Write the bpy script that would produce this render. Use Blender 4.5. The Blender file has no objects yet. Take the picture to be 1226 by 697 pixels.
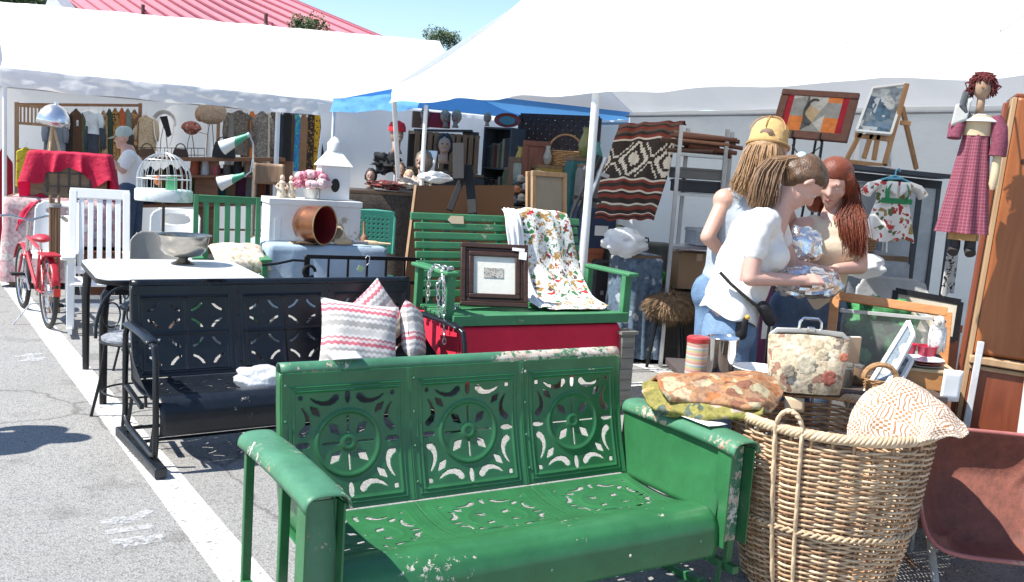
import bpy, math, random
import numpy as np
from mathutils import Vector, Matrix, noise
random.seed(7)
scene = bpy.context.scene
COL = scene.collection
PI = math.pi
V = Vector
# ---------------------------------------------------------------- camera
CAM_F, CAM_P, CAM_R, CAM_H = 1150.0, .127, .068, 1.53
_fw = V((0, math.cos(CAM_P), -math.sin(CAM_P)))
_up = V((0, math.sin(CAM_P), math.cos(CAM_P)))
_rt = V((1, 0, 0))
_R = _rt*math.cos(CAM_R) + _up*math.sin(CAM_R)
_U = _up*math.cos(CAM_R) - _rt*math.sin(CAM_R)
cd = bpy.data.cameras.new('camera'); cam = bpy.data.objects.new('camera', cd); COL.objects.link(cam)
cam.matrix_world = Matrix(((_R.x, _U.x, -_fw.x, 0), (_R.y, _U.y, -_fw.y, 0), (_R.z, _U.z, -_fw.z, CAM_H), (0, 0, 0, 1)))
cd.sensor_width = 36; cd.lens = 36*CAM_F/1226; cd.clip_end = 2000; cd.clip_start = .05
scene.camera = cam
# ---------------------------------------------------------------- sky, sun, exposure
SUN_EL = math.radians(54); SUN_D = V((.93, .36, 0)).normalized()
w = bpy.data.worlds.new('World'); scene.world = w; w.use_nodes = True
nt = w.node_tree; bg = nt.nodes['Background']; sky = nt.nodes.new('ShaderNodeTexSky')
sky.sky_type = 'NISHITA'; sky.sun_disc = False; sky.sun_elevation = SUN_EL
sky.sun_rotation = math.atan2(-SUN_D.x, -SUN_D.y); sky.air_density = 1.0; sky.dust_density = .15; sky.ozone_density = 2.2
nt.links.new(sky.outputs[0], bg.inputs[0]); bg.inputs[1].default_value = .125
sl = bpy.data.lights.new('sun', 'SUN'); sun = bpy.data.objects.new('sun', sl); COL.objects.link(sun)
sl.energy = 4.8; sl.angle = math.radians(.55); sl.color = (1, .96, .89)
sun.rotation_euler = V((SUN_D.x*math.cos(SUN_EL), SUN_D.y*math.cos(SUN_EL), -math.sin(SUN_EL))).to_track_quat('-Z', 'Y').to_euler()
scene.view_settings.view_transform = 'Standard'; scene.view_settings.look = 'None'
scene.view_settings.exposure = .8; scene.view_settings.gamma = 1
scene.render.engine = 'CYCLES'

def ray(px, py): return _fw + _R*((px-613)/CAM_F) + _U*((348.5-py)/CAM_F)
def gp(px, py, z=0):
    d = ray(px, py); return V((0, 0, CAM_H)) + d*((z-CAM_H)/d.z)
def yp(px, py, Y):
    d = ray(px, py); return V((0, 0, CAM_H)) + d*(Y/d.y)
TH = .577
AX = V((math.sin(TH), -math.cos(TH), 0))     # down the aisle, towards the viewer
BX = V((math.cos(TH), math.sin(TH), 0))      # across the stalls
UP = V((0, 0, 1))
# ---------------------------------------------------------------- materials
_M = {}
def _new(name):
    m = bpy.data.materials.new(name); m.use_nodes = True
    return m, m.node_tree.nodes, m.node_tree.links, m.node_tree.nodes['Principled BSDF']
def _n(ns, t, **k):
    n = ns.new(t)
    for a, b in k.items():
        if a.startswith('i_'):
            key = a[2:]; key = int(key) if key.isdigit() else key.replace('_', ' ')
            n.inputs[key].default_value = b
        else: setattr(n, a, b)
    return n
def c4(c, k=1): return (min(c[0]*k, 1), min(c[1]*k, 1), min(c[2]*k, 1), 1)
def ramp(ns, stops, mode='LINEAR'):
    r = ns.new('ShaderNodeValToRGB'); r.color_ramp.interpolation = mode
    e = r.color_ramp.elements
    e[0].position = stops[0][0]; e[0].color = c4(stops[0][1]); e[1].position = stops[-1][0]; e[1].color = c4(stops[-1][1])
    for p, c in stops[1:-1]:
        x = e.new(p); x.color = c4(c)
    return r
def finish(m, ns, ln, b, rough, metal, bump, bscale, coord):
    b.inputs['Roughness'].default_value = rough; b.inputs['Metallic'].default_value = metal
    if bump:
        t = _n(ns, 'ShaderNodeTexNoise', i_Scale=bscale, i_Detail=4.0)
        ln.new(coord.outputs['Object'], t.inputs['Vector'])
        bp = _n(ns, 'ShaderNodeBump', i_Strength=min(bump, 1.0), i_Distance=.01)
        ln.new(t.outputs[0], bp.inputs['Height']); ln.new(bp.outputs[0], b.inputs['Normal'])
def mat(name, col, rough=.6, metal=0, var=.18, scale=6, bump=.15, bscale=40, col2=None):
    if name in _M: return _M[name]
    m, ns, ln, b = _new(name); tc = ns.new('ShaderNodeTexCoord')
    t = _n(ns, 'ShaderNodeTexNoise', i_Scale=scale, i_Detail=6.0, i_Roughness=.65)
    ln.new(tc.outputs['Object'], t.inputs['Vector'])
    a, c = (c4(col, 1-var), c4(col, 1+var)) if col2 is None else (c4(col), c4(col2))
    r = ramp(ns, [(.3, a), (.7, c)]); ln.new(t.outputs[0], r.inputs[0]); ln.new(r.outputs[0], b.inputs['Base Color'])
    finish(m, ns, ln, b, rough, metal, bump, bscale, tc); _M[name] = m; return m
def wood(name, dark, light, axis='X', scale=3, rough=.5, bump=.2):
    if name in _M: return _M[name]
    m, ns, ln, b = _new(name); tc = ns.new('ShaderNodeTexCoord'); mp = ns.new('ShaderNodeMapping')
    s = {'X': (1, 9, 9), 'Y': (9, 1, 9), 'Z': (9, 9, 1)}[axis]; mp.inputs['Scale'].default_value = s
    t = _n(ns, 'ShaderNodeTexNoise', i_Scale=scale, i_Detail=7.0, i_Roughness=.6, i_Distortion=.8)
    ln.new(tc.outputs['Object'], mp.inputs[0]); ln.new(mp.outputs[0], t.inputs['Vector'])
    r = ramp(ns, [(.3, dark), (.5, tuple((a+c)/2 for a, c in zip(dark, light))), (.72, light)])
    ln.new(t.outputs[0], r.inputs[0]); ln.new(r.outputs[0], b.inputs['Base Color'])
    b.inputs['Roughness'].default_value = rough
    bp = _n(ns, 'ShaderNodeBump', i_Strength=bump, i_Distance=.004); ln.new(t.outputs[0], bp.inputs['Height']); ln.new(bp.outputs[0], b.inputs['Normal'])
    _M[name] = m; return m
def chipped(name, paint, under, amt=.36, scale=22, rough=.4, pvar=.2, metal=0, under2=None):
    """old paint with chips and scuffs through to what lies beneath"""
    if name in _M: return _M[name]
    m, ns, ln, b = _new(name); tc = ns.new('ShaderNodeTexCoord')
    big = _n(ns, 'ShaderNodeTexNoise', i_Scale=5.0, i_Detail=5.0, i_Roughness=.7); ln.new(tc.outputs['Object'], big.inputs['Vector'])
    r1 = ramp(ns, [(.3, c4(paint, 1-pvar)), (.7, c4(paint, 1+pvar))]); ln.new(big.outputs[0], r1.inputs[0])
    fn = _n(ns, 'ShaderNodeTexNoise', i_Scale=float(scale), i_Detail=8.0, i_Roughness=.75); ln.new(tc.outputs['Object'], fn.inputs['Vector'])
    md = _n(ns, 'ShaderNodeTexNoise', i_Scale=3.1, i_Detail=2.0); ln.new(tc.outputs['Object'], md.inputs['Vector'])
    ad = _n(ns, 'ShaderNodeMath', operation='MULTIPLY'); ln.new(fn.outputs[0], ad.inputs[0]); ln.new(md.outputs[0], ad.inputs[1])
    ge = ns.new('ShaderNodeNewGeometry'); pt = _n(ns, 'ShaderNodeMath', operation='MULTIPLY_ADD'); ln.new(ge.outputs['Pointiness'], pt.inputs[0]); pt.inputs[1].default_value = 1.6; pt.inputs[2].default_value = -.8
    pc = _n(ns, 'ShaderNodeMath', operation='MINIMUM'); ln.new(pt.outputs[0], pc.inputs[0]); pc.inputs[1].default_value = .05
    pa = _n(ns, 'ShaderNodeMath', operation='ADD'); ln.new(ad.outputs[0], pa.inputs[0]); ln.new(pc.outputs[0], pa.inputs[1])
    r2 = ramp(ns, [(amt, (0, 0, 0)), (amt+.015, (1, 1, 1))]); ln.new(pa.outputs[0], r2.inputs[0])
    r3 = ramp(ns, [(.4, under), (.6, under2 or under)]); ln.new(big.outputs[0], r3.inputs[0])
    mx = _n(ns, 'ShaderNodeMix', data_type='RGBA'); ln.new(r2.outputs[0], mx.inputs[0]); ln.new(r1.outputs[0], mx.inputs[6]); ln.new(r3.outputs[0], mx.inputs[7])
    ln.new(mx.outputs[2], b.inputs['Base Color'])
    b.inputs['Metallic'].default_value = metal
    rr = ramp(ns, [(.3, (rough*.75,)*3), (.7, (min(1, rough*1.4),)*3)]); ln.new(fn.outputs[0], rr.inputs[0]); ln.new(rr.outputs[0], b.inputs['Roughness'])
    sb = _n(ns, 'ShaderNodeMath', operation='SUBTRACT'); sb.inputs[0].default_value = 1; ln.new(r2.outputs[0], sb.inputs[1])
    s2 = _n(ns, 'ShaderNodeMath', operation='MULTIPLY_ADD'); ln.new(fn.outputs[0], s2.inputs[0]); s2.inputs[1].default_value = .35; ln.new(sb.outputs[0], s2.inputs[2])
    bp = _n(ns, 'ShaderNodeBump', i_Strength=.35, i_Distance=.003); ln.new(s2.outputs[0], bp.inputs['Height']); ln.new(bp.outputs[0], b.inputs['Normal'])
    _M[name] = m; return m
def bands(name, axis, period, stops, rough=.8, zig=0, zigp=.05, axis2='X', noise_amt=0.0, bump=.2, coordtype='Object'):
    """repeating colour bands along an axis, optionally zigzagged, woven or printed"""
    if name in _M: return _M[name]
    m, ns, ln, b = _new(name); tc = ns.new('ShaderNodeTexCoord'); sp = ns.new('ShaderNodeSeparateXYZ')
    ln.new(tc.outputs[coordtype], sp.inputs[0])
    v = sp.outputs[axis]
    if zig:
        pp = _n(ns, 'ShaderNodeMath', operation='PINGPONG'); ln.new(sp.outputs[axis2], pp.inputs[0]); pp.inputs[1].default_value = zigp
        ma = _n(ns, 'ShaderNodeMath', operation='MULTIPLY_ADD'); ln.new(pp.outputs[0], ma.inputs[0]); ma.inputs[1].default_value = zig; ln.new(v, ma.inputs[2]); v = ma.outputs[0]
    if noise_amt:
        t = _n(ns, 'ShaderNodeTexNoise', i_Scale=9.0); ln.new(tc.outputs[coordtype], t.inputs['Vector'])
        ma = _n(ns, 'ShaderNodeMath', operation='MULTIPLY_ADD'); ln.new(t.outputs[0], ma.inputs[0]); ma.inputs[1].default_value = noise_amt; ln.new(v, ma.inputs[2]); v = ma.outputs[0]
    dv = _n(ns, 'ShaderNodeMath', operation='DIVIDE'); ln.new(v, dv.inputs[0]); dv.inputs[1].default_value = period
    fr = _n(ns, 'ShaderNodeMath', operation='FRACT'); ln.new(dv.outputs[0], fr.inputs[0])
    r = ramp(ns, stops, 'CONSTANT'); ln.new(fr.outputs[0], r.inputs[0]); ln.new(r.outputs[0], b.inputs['Base Color'])
    finish(m, ns, ln, b, rough, 0, bump, 120, tc); _M[name] = m; return m
def plaid(name, base, l1, l2, period=.03, rough=.9):
    if name in _M: return _M[name]
    m, ns, ln, b = _new(name); tc = ns.new('ShaderNodeTexCoord'); sp = ns.new('ShaderNodeSeparateXYZ'); ln.new(tc.outputs['UV'], sp.inputs[0])
    outs = []
    for ax in (0, 1):
        dv = _n(ns, 'ShaderNodeMath', operation='DIVIDE'); ln.new(sp.outputs[ax], dv.inputs[0]); dv.inputs[1].default_value = period
        fr = _n(ns, 'ShaderNodeMath', operation='FRACT'); ln.new(dv.outputs[0], fr.inputs[0])
        r = ramp(ns, [(0, base), (.45, l1), (.55, base), (.72, l2), (.8, base), (1, base)], 'CONSTANT'); ln.new(fr.outputs[0], r.inputs[0]); outs.append(r)
    mx = _n(ns, 'ShaderNodeMix', data_type='RGBA'); mx.inputs[0].default_value = .5; ln.new(outs[0].outputs[0], mx.inputs[6]); ln.new(outs[1].outputs[0], mx.inputs[7])
    ln.new(mx.outputs[2], b.inputs['Base Color']); finish(m, ns, ln, b, rough, 0, .2, 90, tc); _M[name] = m; return m
def printed(name, base, cols, scale=14, cover=.5, rough=.85, bump=.15, detail=True, coord='Object'):
    """cloth printed or woven with irregular coloured motifs"""
    if name in _M: return _M[name]
    m, ns, ln, b = _new(name); tc = ns.new('ShaderNodeTexCoord')
    vo = _n(ns, 'ShaderNodeTexVoronoi', i_Scale=float(scale)); ns_ = _n(ns, 'ShaderNodeTexNoise', i_Scale=scale*.6, i_Detail=4.0)
    ln.new(tc.outputs[coord], ns_.inputs['Vector'])
    mixv = _n(ns, 'ShaderNodeMix', data_type='VECTOR'); mixv.inputs[0].default_value = .12
    ln.new(tc.outputs[coord], mixv.inputs[4]); ln.new(ns_.outputs['Color'], mixv.inputs[5]); ln.new(mixv.outputs[1], vo.inputs['Vector'])
    sp = ns.new('ShaderNodeSeparateColor'); ln.new(vo.outputs['Color'], sp.inputs[0])
    k = len(cols); r = ramp(ns, [(i/k, c) for i, c in enumerate(cols)], 'CONSTANT') if k > 1 else ramp(ns, [(0, cols[0]), (1, cols[0])])
    ln.new(sp.outputs[0], r.inputs[0])
    th = ramp(ns, [(cover*.55, (1, 1, 1)), (cover*.55+.03, (0, 0, 0))]); ln.new(vo.outputs['Distance'], th.inputs[0])
    mx = _n(ns, 'ShaderNodeMix', data_type='RGBA'); ln.new(th.outputs[0], mx.inputs[0]); mx.inputs[6].default_value = c4(base); ln.new(r.outputs[0], mx.inputs[7])
    out = mx.outputs[2]
    if detail:
        n2 = _n(ns, 'ShaderNodeTexNoise', i_Scale=scale*2.3, i_Detail=6.0); ln.new(tc.outputs[coord], n2.inputs['Vector'])
        r2 = ramp(ns, [(.38, (.35, .35, .35)), (.52, (1, 1, 1))]); ln.new(n2.outputs[0], r2.inputs[0])
        m2 = _n(ns, 'ShaderNodeMix', data_type='RGBA', blend_type='MULTIPLY'); m2.inputs[0].default_value = .55
        ln.new(out, m2.inputs[6]); ln.new(r2.outputs[0], m2.inputs[7]); out = m2.outputs[2]
    ln.new(out, b.inputs['Base Color']); finish(m, ns, ln, b, rough, 0, bump, 70, tc); _M[name] = m; return m
def cloth_glow(name, col, trans=.45, rough=.8, bump=.3, bscale=6):
    """thin cloth that lets daylight through"""
    if name in _M: return _M[name]
    m, ns, ln, b = _new(name); tc = ns.new('ShaderNodeTexCoord')
    b.inputs['Base Color'].default_value = c4(col); b.inputs['Roughness'].default_value = rough
    t = _n(ns, 'ShaderNodeTexNoise', i_Scale=float(bscale), i_Detail=5.0); ln.new(tc.outputs['Object'], t.inputs['Vector'])
    bp = _n(ns, 'ShaderNodeBump', i_Strength=bump, i_Distance=.06); ln.new(t.outputs[0], bp.inputs['Height']); ln.new(bp.outputs[0], b.inputs['Normal'])
    tr = ns.new('ShaderNodeBsdfTranslucent'); tr.inputs[0].default_value = c4(col); mx = ns.new('ShaderNodeMixShader'); mx.inputs[0].default_value = trans
    ln.new(b.outputs[0], mx.inputs[1]); ln.new(tr.outputs[0], mx.inputs[2]); ln.new(mx.outputs[0], ns['Material Output'].inputs[0])
    _M[name] = m; return m
def glassy(name, col=(.9, .95, .95), alpha=.2, rough=.05):
    if name in _M: return _M[name]
    m, ns, ln, b = _new(name); b.inputs['Base Color'].default_value = c4(col); b.inputs['Roughness'].default_value = rough; b.inputs['Alpha'].default_value = alpha
    _M[name] = m; return m
# ---------------------------------------------------------------- mesh building
def RZ(a): return Matrix.Rotation(a, 4, 'Z')
def RX(a): return Matrix.Rotation(a, 4, 'X')
def RY(a): return Matrix.Rotation(a, 4, 'Y')
def TR(*a): return Matrix.Translation(V(a) if len(a) == 3 else a[0])
class MB:
    def __init__(s, M=None): s.v = []; s.f = []; s.M = M or Matrix(); s.uv = None
    def add(s, vs, fs, M=None):
        o = len(s.v); T = s.M @ M if M is not None else s.M
        s.v += [T @ V(p) for p in vs]; s.f += [tuple(i+o for i in f) for f in fs]; return s
    def box(s, c, d, M=None):
        x, y, z = d[0]/2, d[1]/2, d[2]/2
        vs = [V(c)+V(p) for p in ((-x,-y,-z),(x,-y,-z),(x,y,-z),(-x,y,-z),(-x,-y,z),(x,-y,z),(x,y,z),(-x,y,z))]
        return s.add(vs, [(0,3,2,1),(4,5,6,7),(0,1,5,4),(1,2,6,5),(2,3,7,6),(3,0,4,7)], M)
    def bar(s, a, b, w, h, up=(0, 0, 1)):
        """box beam from a to b, w across, h along up"""
        a, b = V(a), V(b); d = (b-a); L = d.length; d.normalize(); u = V(up); sd = d.cross(u)
        if sd.length < 1e-4: sd = d.cross(V((1, 0, 0)))
        sd.normalize(); u = sd.cross(d)
        M = Matrix(((d.x, sd.x, u.x, 0), (d.y, sd.y, u.y, 0), (d.z, sd.z, u.z, 0), (0, 0, 0, 1)))
        return s.box((0, 0, 0), (L, w, h), TR((a+b)/2) @ M)
    def tube(s, pts, r, n=8, closed=False, M=None, caps=True, flat=1.0):
        pts = [V(p) for p in pts]; k = len(pts); rs = r if isinstance(r, (list, tuple)) else [r]*k
        vs = []; fs = []; prev = None
        for i in range(k):
            if closed: d = pts[(i+1) % k]-pts[i-1]
            else: d = pts[min(i+1, k-1)]-pts[max(i-1, 0)]
            if d.length < 1e-9: d = V((0, 0, 1))
            d.normalize()
            if prev is None:
                a = V((0, 0, 1)) if abs(d.z) < .9 else V((1, 0, 0)); x = d.cross(a).normalized()
            else:
                x = prev - d*prev.dot(d)
                x = x.normalized() if x.length > 1e-6 else d.orthogonal().normalized()
            prev = x; y = d.cross(x)
            for j in range(n):
                t = 2*PI*j/n; vs.append(pts[i]+x*(rs[i]*math.cos(t))+y*(rs[i]*flat*math.sin(t)))
        for i in range(k if closed else k-1):
            for j in range(n):
                a = i*n+j; b_ = i*n+(j+1) % n; c = ((i+1) % k)*n+(j+1) % n; d_ = ((i+1) % k)*n+j
                fs.append((a, b_, c, d_))
        if caps and not closed: fs.append(tuple(range(n))[::-1]); fs.append(tuple(range((k-1)*n, k*n)))
        return s.add(vs, fs, M)
    def lathe(s, prof, n=24, M=None, sx=1, sy=1, ends=(1, 1)):
        vs = []; fs = []
        for r, z in prof:
            for j in range(n):
                t = 2*PI*j/n; vs.append((r*math.cos(t)*sx, r*math.sin(t)*sy, z))
        for i in range(len(prof)-1):
            for j in range(n): fs.append((i*n+j, i*n+(j+1) % n, (i+1)*n+(j+1) % n, (i+1)*n+j))
        if prof[0][0] > 1e-6 and ends[0]: fs.append(tuple(range(n))[::-1])
        if prof[-1][0] > 1e-6 and ends[1]: fs.append(tuple(range((len(prof)-1)*n, len(prof)*n)))
        return s.add(vs, fs, M)
    def ell(s, c, r, n=14, m=9, M=None, fn=None):
        prof = []; vs = []; fs = []
        for i in range(m+1):
            p = -PI/2+PI*i/m
            for j in range(n):
                t = 2*PI*j/n; q = V((math.cos(p)*math.cos(t), math.cos(p)*math.sin(t), math.sin(p)))
                k = fn(q) if fn else 1
                vs.append(V(c)+V((q.x*r[0], q.y*r[1], q.z*r[2]))*k)
        for i in range(m):
            for j in range(n): fs.append((i*n+j, i*n+(j+1) % n, (i+1)*n+(j+1) % n, (i+1)*n+j))
        return s.add(vs, fs, M)
    def cap(s, a, b, ra, rb, n=12):
        """tapered capsule"""
        a, b = V(a), V(b); d = b-a; L = d.length
        if L < 1e-6: return s.ell(a, (ra, ra, ra))
        d.normalize(); pts = []; rs = []
        for i in range(5):
            t = PI/2*i/4; pts.append(a-d*(ra*math.cos(t))); rs.append(max(ra*math.sin(t), .0005))
        for i in range(5):
            t = PI/2*i/4; pts.append(b+d*(rb*math.sin(t))); rs.append(max(rb*math.cos(t), .0005))
        return s.tube(pts, rs, n)
    def grid(s, fn, nu, nv, closeu=False, M=None, uv=False):
        vs = []; fs = []
        ku = nu if closeu else nu+1
        for j in range(nv+1):
            for i in range(ku): vs.append(V(fn(i/nu, j/nv)))
        for j in range(nv):
            for i in range(nu): fs.append((j*ku+i, j*ku+(i+1) % ku, (j+1)*ku+(i+1) % ku, (j+1)*ku+i))
        if uv: s.uv = [(i/nu, j/nv) for j in range(nv+1) for i in range(ku)]
        return s.add(vs, fs, M)
    def prism(s, poly, h, M=None):
        """2d polygon (x,y) extruded along z by h, centred"""
        n = len(poly); vs = [(x, y, -h/2) for x, y in poly]+[(x, y, h/2) for x, y in poly]
        fs = [tuple(range(n))[::-1], tuple(range(n, 2*n))]+[(i, (i+1) % n, n+(i+1) % n, n+i) for i in range(n)]
        return s.add(vs, fs, M)
    def mesh(s, name, m, smooth=True, ang=40):
        me = bpy.data.meshes.new(name); me.from_pydata([tuple(p) for p in s.v], [], s.f); me.update()
        if m is not None: me.materials.append(m)
        if smooth: me.polygons.foreach_set('use_smooth', [True]*len(me.polygons))
        if s.uv and len(s.uv) == len(s.v):
            ul = me.uv_layers.new(name='UVMap')
            li = np.zeros(len(me.loops), dtype=np.int32); me.loops.foreach_get('vertex_index', li)
            ul.data.foreach_set('uv', np.array(s.uv, dtype=np.float32)[li].ravel())
        if smooth and ang < 180:
            try: me.set_sharp_from_angle(angle=math.radians(ang))
            except Exception: pass
        return me
    def obj(s, name, m, parent=None, smooth=True, ang=40, bevel=0, solid=0, label=None, loc=None, sub=0, local=False):
        if parent is not None and not local:
            Mi = parent.matrix_basis.inverted() if parent.parent is None else (parent.parent.matrix_basis @ parent.matrix_basis).inverted()
            s.v = [Mi @ p for p in s.v] if s.world else s.v
        o = bpy.data.objects.new(name, s.mesh(name, m, smooth, ang)); COL.objects.link(o)
        if loc is not None: o.location = loc
        if parent is not None: o.parent = parent
        if solid: x = o.modifiers.new('solid', 'SOLIDIFY'); x.thickness = solid; x.offset = 0
        if bevel: x = o.modifiers.new('bevel', 'BEVEL'); x.width = bevel; x.segments = 2; x.limit_method = 'ANGLE'
        if sub: x = o.modifiers.new('sub', 'SUBSURF'); x.levels = sub; x.render_levels = sub
        if label: o['label'] = label
        return o
    world = False
def WB():
    b = MB(); b.world = True; return b     # vertices given in world space, converted under the parent
def tag(o, label, cat, group=None):
    o['label'] = label; o['category'] = cat
    if group: o['group'] = group
    return o
def thing(name, label, cat, loc=(0, 0, 0), rz=0, group=None, tilt=None):
    o = bpy.data.objects.new(name, None); COL.objects.link(o); o.empty_display_size = .05
    o.location = loc; o.rotation_euler = tilt or (0, 0, rz)
    e = o.rotation_euler.to_matrix().to_4x4(); o.matrix_basis = TR(V(loc)) @ e
    return tag(o, label, cat, group)
def struct(o): o['kind'] = 'structure'; return o
def dup(root, loc, rz=None, label=None, scale=None):
    r = root.copy(); COL.objects.link(r); r.location = loc
    if rz is not None: r.rotation_euler = (0, 0, rz)
    if scale: r.scale = (scale,)*3
    if label: r['label'] = label
    for ch in list(root.children):
        c = ch.copy(); COL.objects.link(c); c.parent = r
        for g in ch.children:
            d = g.copy(); COL.objects.link(d); d.parent = c
    return r
def nz(x, y, z=0, s=1): return noise.noise(V((x*s, y*s, z*s)))
# ---- pierced sheet metal: sdf > 0 is metal
def pierced(W, H, nx, ny, sdf, fn):
    u = np.linspace(0, W, nx+1); v = np.linspace(0, H, ny+1); U_, V_ = np.meshgrid(u, v)
    S = sdf(U_, V_); h = min(W/nx, H/ny); e = h*.05
    gx = (sdf(U_+e, V_)-sdf(U_-e, V_))/(2*e); gy = (sdf(U_, V_+e)-sdf(U_, V_-e))/(2*e)
    g2 = np.maximum(gx*gx+gy*gy, .2)
    near = np.abs(S) < h*.62
    edge = (U_ < 1e-9) | (U_ > W-1e-9) | (V_ < 1e-9) | (V_ > H-1e-9)
    mv = near & ~edge
    U2 = np.where(mv, U_-S*gx/g2, U_); V2 = np.where(mv, V_-S*gy/g2, V_)
    Sc = (S[:-1, :-1]+S[1:, :-1]+S[:-1, 1:]+S[1:, 1:])/4
    keep = Sc > 0
    idx = -np.ones(U_.shape, dtype=int); vs = []; fs = []
    for j in range(ny):
        for i in range(nx):
            if keep[j, i]:
                q = []
                for (a, b_) in ((j, i), (j, i+1), (j+1, i+1), (j+1, i)):
                    if idx[a, b_] < 0: idx[a, b_] = len(vs); vs.append(fn(float(U2[a, b_]), float(V2[a, b_])))
                    q.append(int(idx[a, b_]))
                fs.append(tuple(q))
    return vs, fs
# ================================================================ the setting
def asphalt():
    m, ns, ln, b = _new('asphalt'); tc = ns.new('ShaderNodeTexCoord')
    big = _n(ns, 'ShaderNodeTexNoise', i_Scale=.5, i_Detail=6.0, i_Roughness=.65); ln.new(tc.outputs['Object'], big.inputs['Vector'])
    r1 = ramp(ns, [(.3, (.275, .268, .255)), (.7, (.36, .352, .337))]); ln.new(big.outputs[0], r1.inputs[0])
    vo = _n(ns, 'ShaderNodeTexVoronoi', i_Scale=115.0); ln.new(tc.outputs['Object'], vo.inputs['Vector'])
    sp = ns.new('ShaderNodeSeparateColor'); ln.new(vo.outputs['Color'], sp.inputs[0])
    r2 = ramp(ns, [(0, (.42, .42, .42)), (.35, (.8, .8, .8)), (.8, (1.0, 1.0, 1.0)), (1, (1, 1, .97))]); ln.new(sp.outputs[0], r2.inputs[0])
    mx = _n(ns, 'ShaderNodeMix', data_type='RGBA', blend_type='MULTIPLY'); mx.inputs[0].default_value = .75
    ln.new(r1.outputs[0], mx.inputs[6]); ln.new(r2.outputs[0], mx.inputs[7])
    st = _n(ns, 'ShaderNodeTexNoise', i_Scale=2.6, i_Detail=3.0); ln.new(tc.outputs['Object'], st.inputs['Vector'])
    r3 = ramp(ns, [(.30, (.62, .61, .6)), (.40, (1, 1, 1))]); ln.new(st.outputs[0], r3.inputs[0])
    m2 = _n(ns, 'ShaderNodeMix', data_type='RGBA', blend_type='MULTIPLY'); m2.inputs[0].default_value = .6
    ln.new(mx.outputs[2], m2.inputs[6]); ln.new(r3.outputs[0], m2.inputs[7])
    wn = _n(ns, 'ShaderNodeTexNoise', i_Scale=1.3, i_Detail=5.0); ln.new(tc.outputs['Object'], wn.inputs['Vector'])
    wm_ = _n(ns, 'ShaderNodeMix', data_type='VECTOR'); wm_.inputs[0].default_value = .35; ln.new(tc.outputs['Object'], wm_.inputs[4]); ln.new(wn.outputs['Color'], wm_.inputs[5])
    cv = _n(ns, 'ShaderNodeTexVoronoi', feature='DISTANCE_TO_EDGE', i_Scale=.42); ln.new(wm_.outputs[1], cv.inputs['Vector'])
    cr_ = ramp(ns, [(.0, (.45, .44, .43)), (.0045, (1, 1, 1))]); ln.new(cv.outputs['Distance'], cr_.inputs[0])
    m3 = _n(ns, 'ShaderNodeMix', data_type='RGBA', blend_type='MULTIPLY'); m3.inputs[0].default_value = .8; ln.new(m2.outputs[2], m3.inputs[6]); ln.new(cr_.outputs[0], m3.inputs[7])
    ln.new(m3.outputs[2], b.inputs['Base Color']); b.inputs['Roughness'].default_value = .9
    bp = _n(ns, 'ShaderNodeBump', i_Strength=.55, i_Distance=.006); ln.new(vo.outputs['Distance'], bp.inputs['Height']); ln.new(bp.outputs[0], b.inputs['Normal'])
    return m
def worn_paint(name, col=(.82, .82, .8), lo=.40, hi=.5, alpha=1.0, sc=14.0):
    m, ns, ln, b = _new(name); tc = ns.new('ShaderNodeTexCoord')
    t = _n(ns, 'ShaderNodeTexNoise', i_Scale=sc, i_Detail=8.0, i_Roughness=.8); ln.new(tc.outputs['Object'], t.inputs['Vector'])
    r = ramp(ns, [(lo, (0, 0, 0)), (hi, (alpha,)*3)]); ln.new(t.outputs[0], r.inputs[0])
    b.inputs['Base Color'].default_value = c4(col); b.inputs['Roughness'].default_value = .8
    ln.new(r.outputs[0], b.inputs['Alpha']); return m
g = MB(); g.grid(lambda u, v: ((u-.5)*700, (v-.3)*700, 0), 8, 8)
struct(g.obj('ground', asphalt()))
paint = worn_paint('road_paint', (.74, .73, .70), lo=.36, hi=.52, sc=30.0)
def strip(name, a, b, wd, m, z=.004, n=40):
    a, b = V(a), V(b); d = (b-a).normalized(); s = V((-d.y, d.x, 0))
    k = MB(); k.grid(lambda u, v: a.lerp(b, u)+s*((v-.5)*wd*(1+.05*nz(u*30, v*9)))+UP*z, n, 2)
    return struct(k.obj(name, m))
l0, l1 = gp(0, 325), gp(290, 690); ld = (l1-l0).normalized()
strip('parking_line', l0-ld*8, l1+ld*1.5, .165, paint)
l2 = gp(770, 438); strip('parking_line', l2-ld*1.5, l2+ld*3.2, .15, paint)
l3 = gp(745, 462); strip('parking_line', l3-BX*.6, l3+BX*.55, .1, paint)
spray = worn_paint('spray_paint', (.78, .80, .83), .43, .74, .85, 48.0)
def strokes(pxs, wd, name='painted_stall_number'):
    k = MB()
    for line in pxs:
        pts = [gp(*p) for p in line]
        for i in range(len(pts)-1):
            d = (pts[i+1]-pts[i]).normalized(); s = V((-d.y, d.x, 0))*wd/2
            k.add([pts[i]-s-d*.01+UP*.005, pts[i+1]-s+d*.01+UP*.005, pts[i+1]+s+d*.01+UP*.005, pts[i]+s-d*.01+UP*.005], [(0, 1, 2, 3)])
    return struct(k.obj(name, spray))
strokes([[(122, 625), (134, 627), (142, 622), (150, 625), (160, 623), (170, 617), (176, 613)], [(130, 638), (180, 631)], [(138, 650), (192, 643)], [(150, 654), (190, 647)]], .05)
strokes([[(20, 428), (50, 424)], [(26, 433), (54, 429)], [(34, 424), (38, 433), (50, 431)]], .05)
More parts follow.
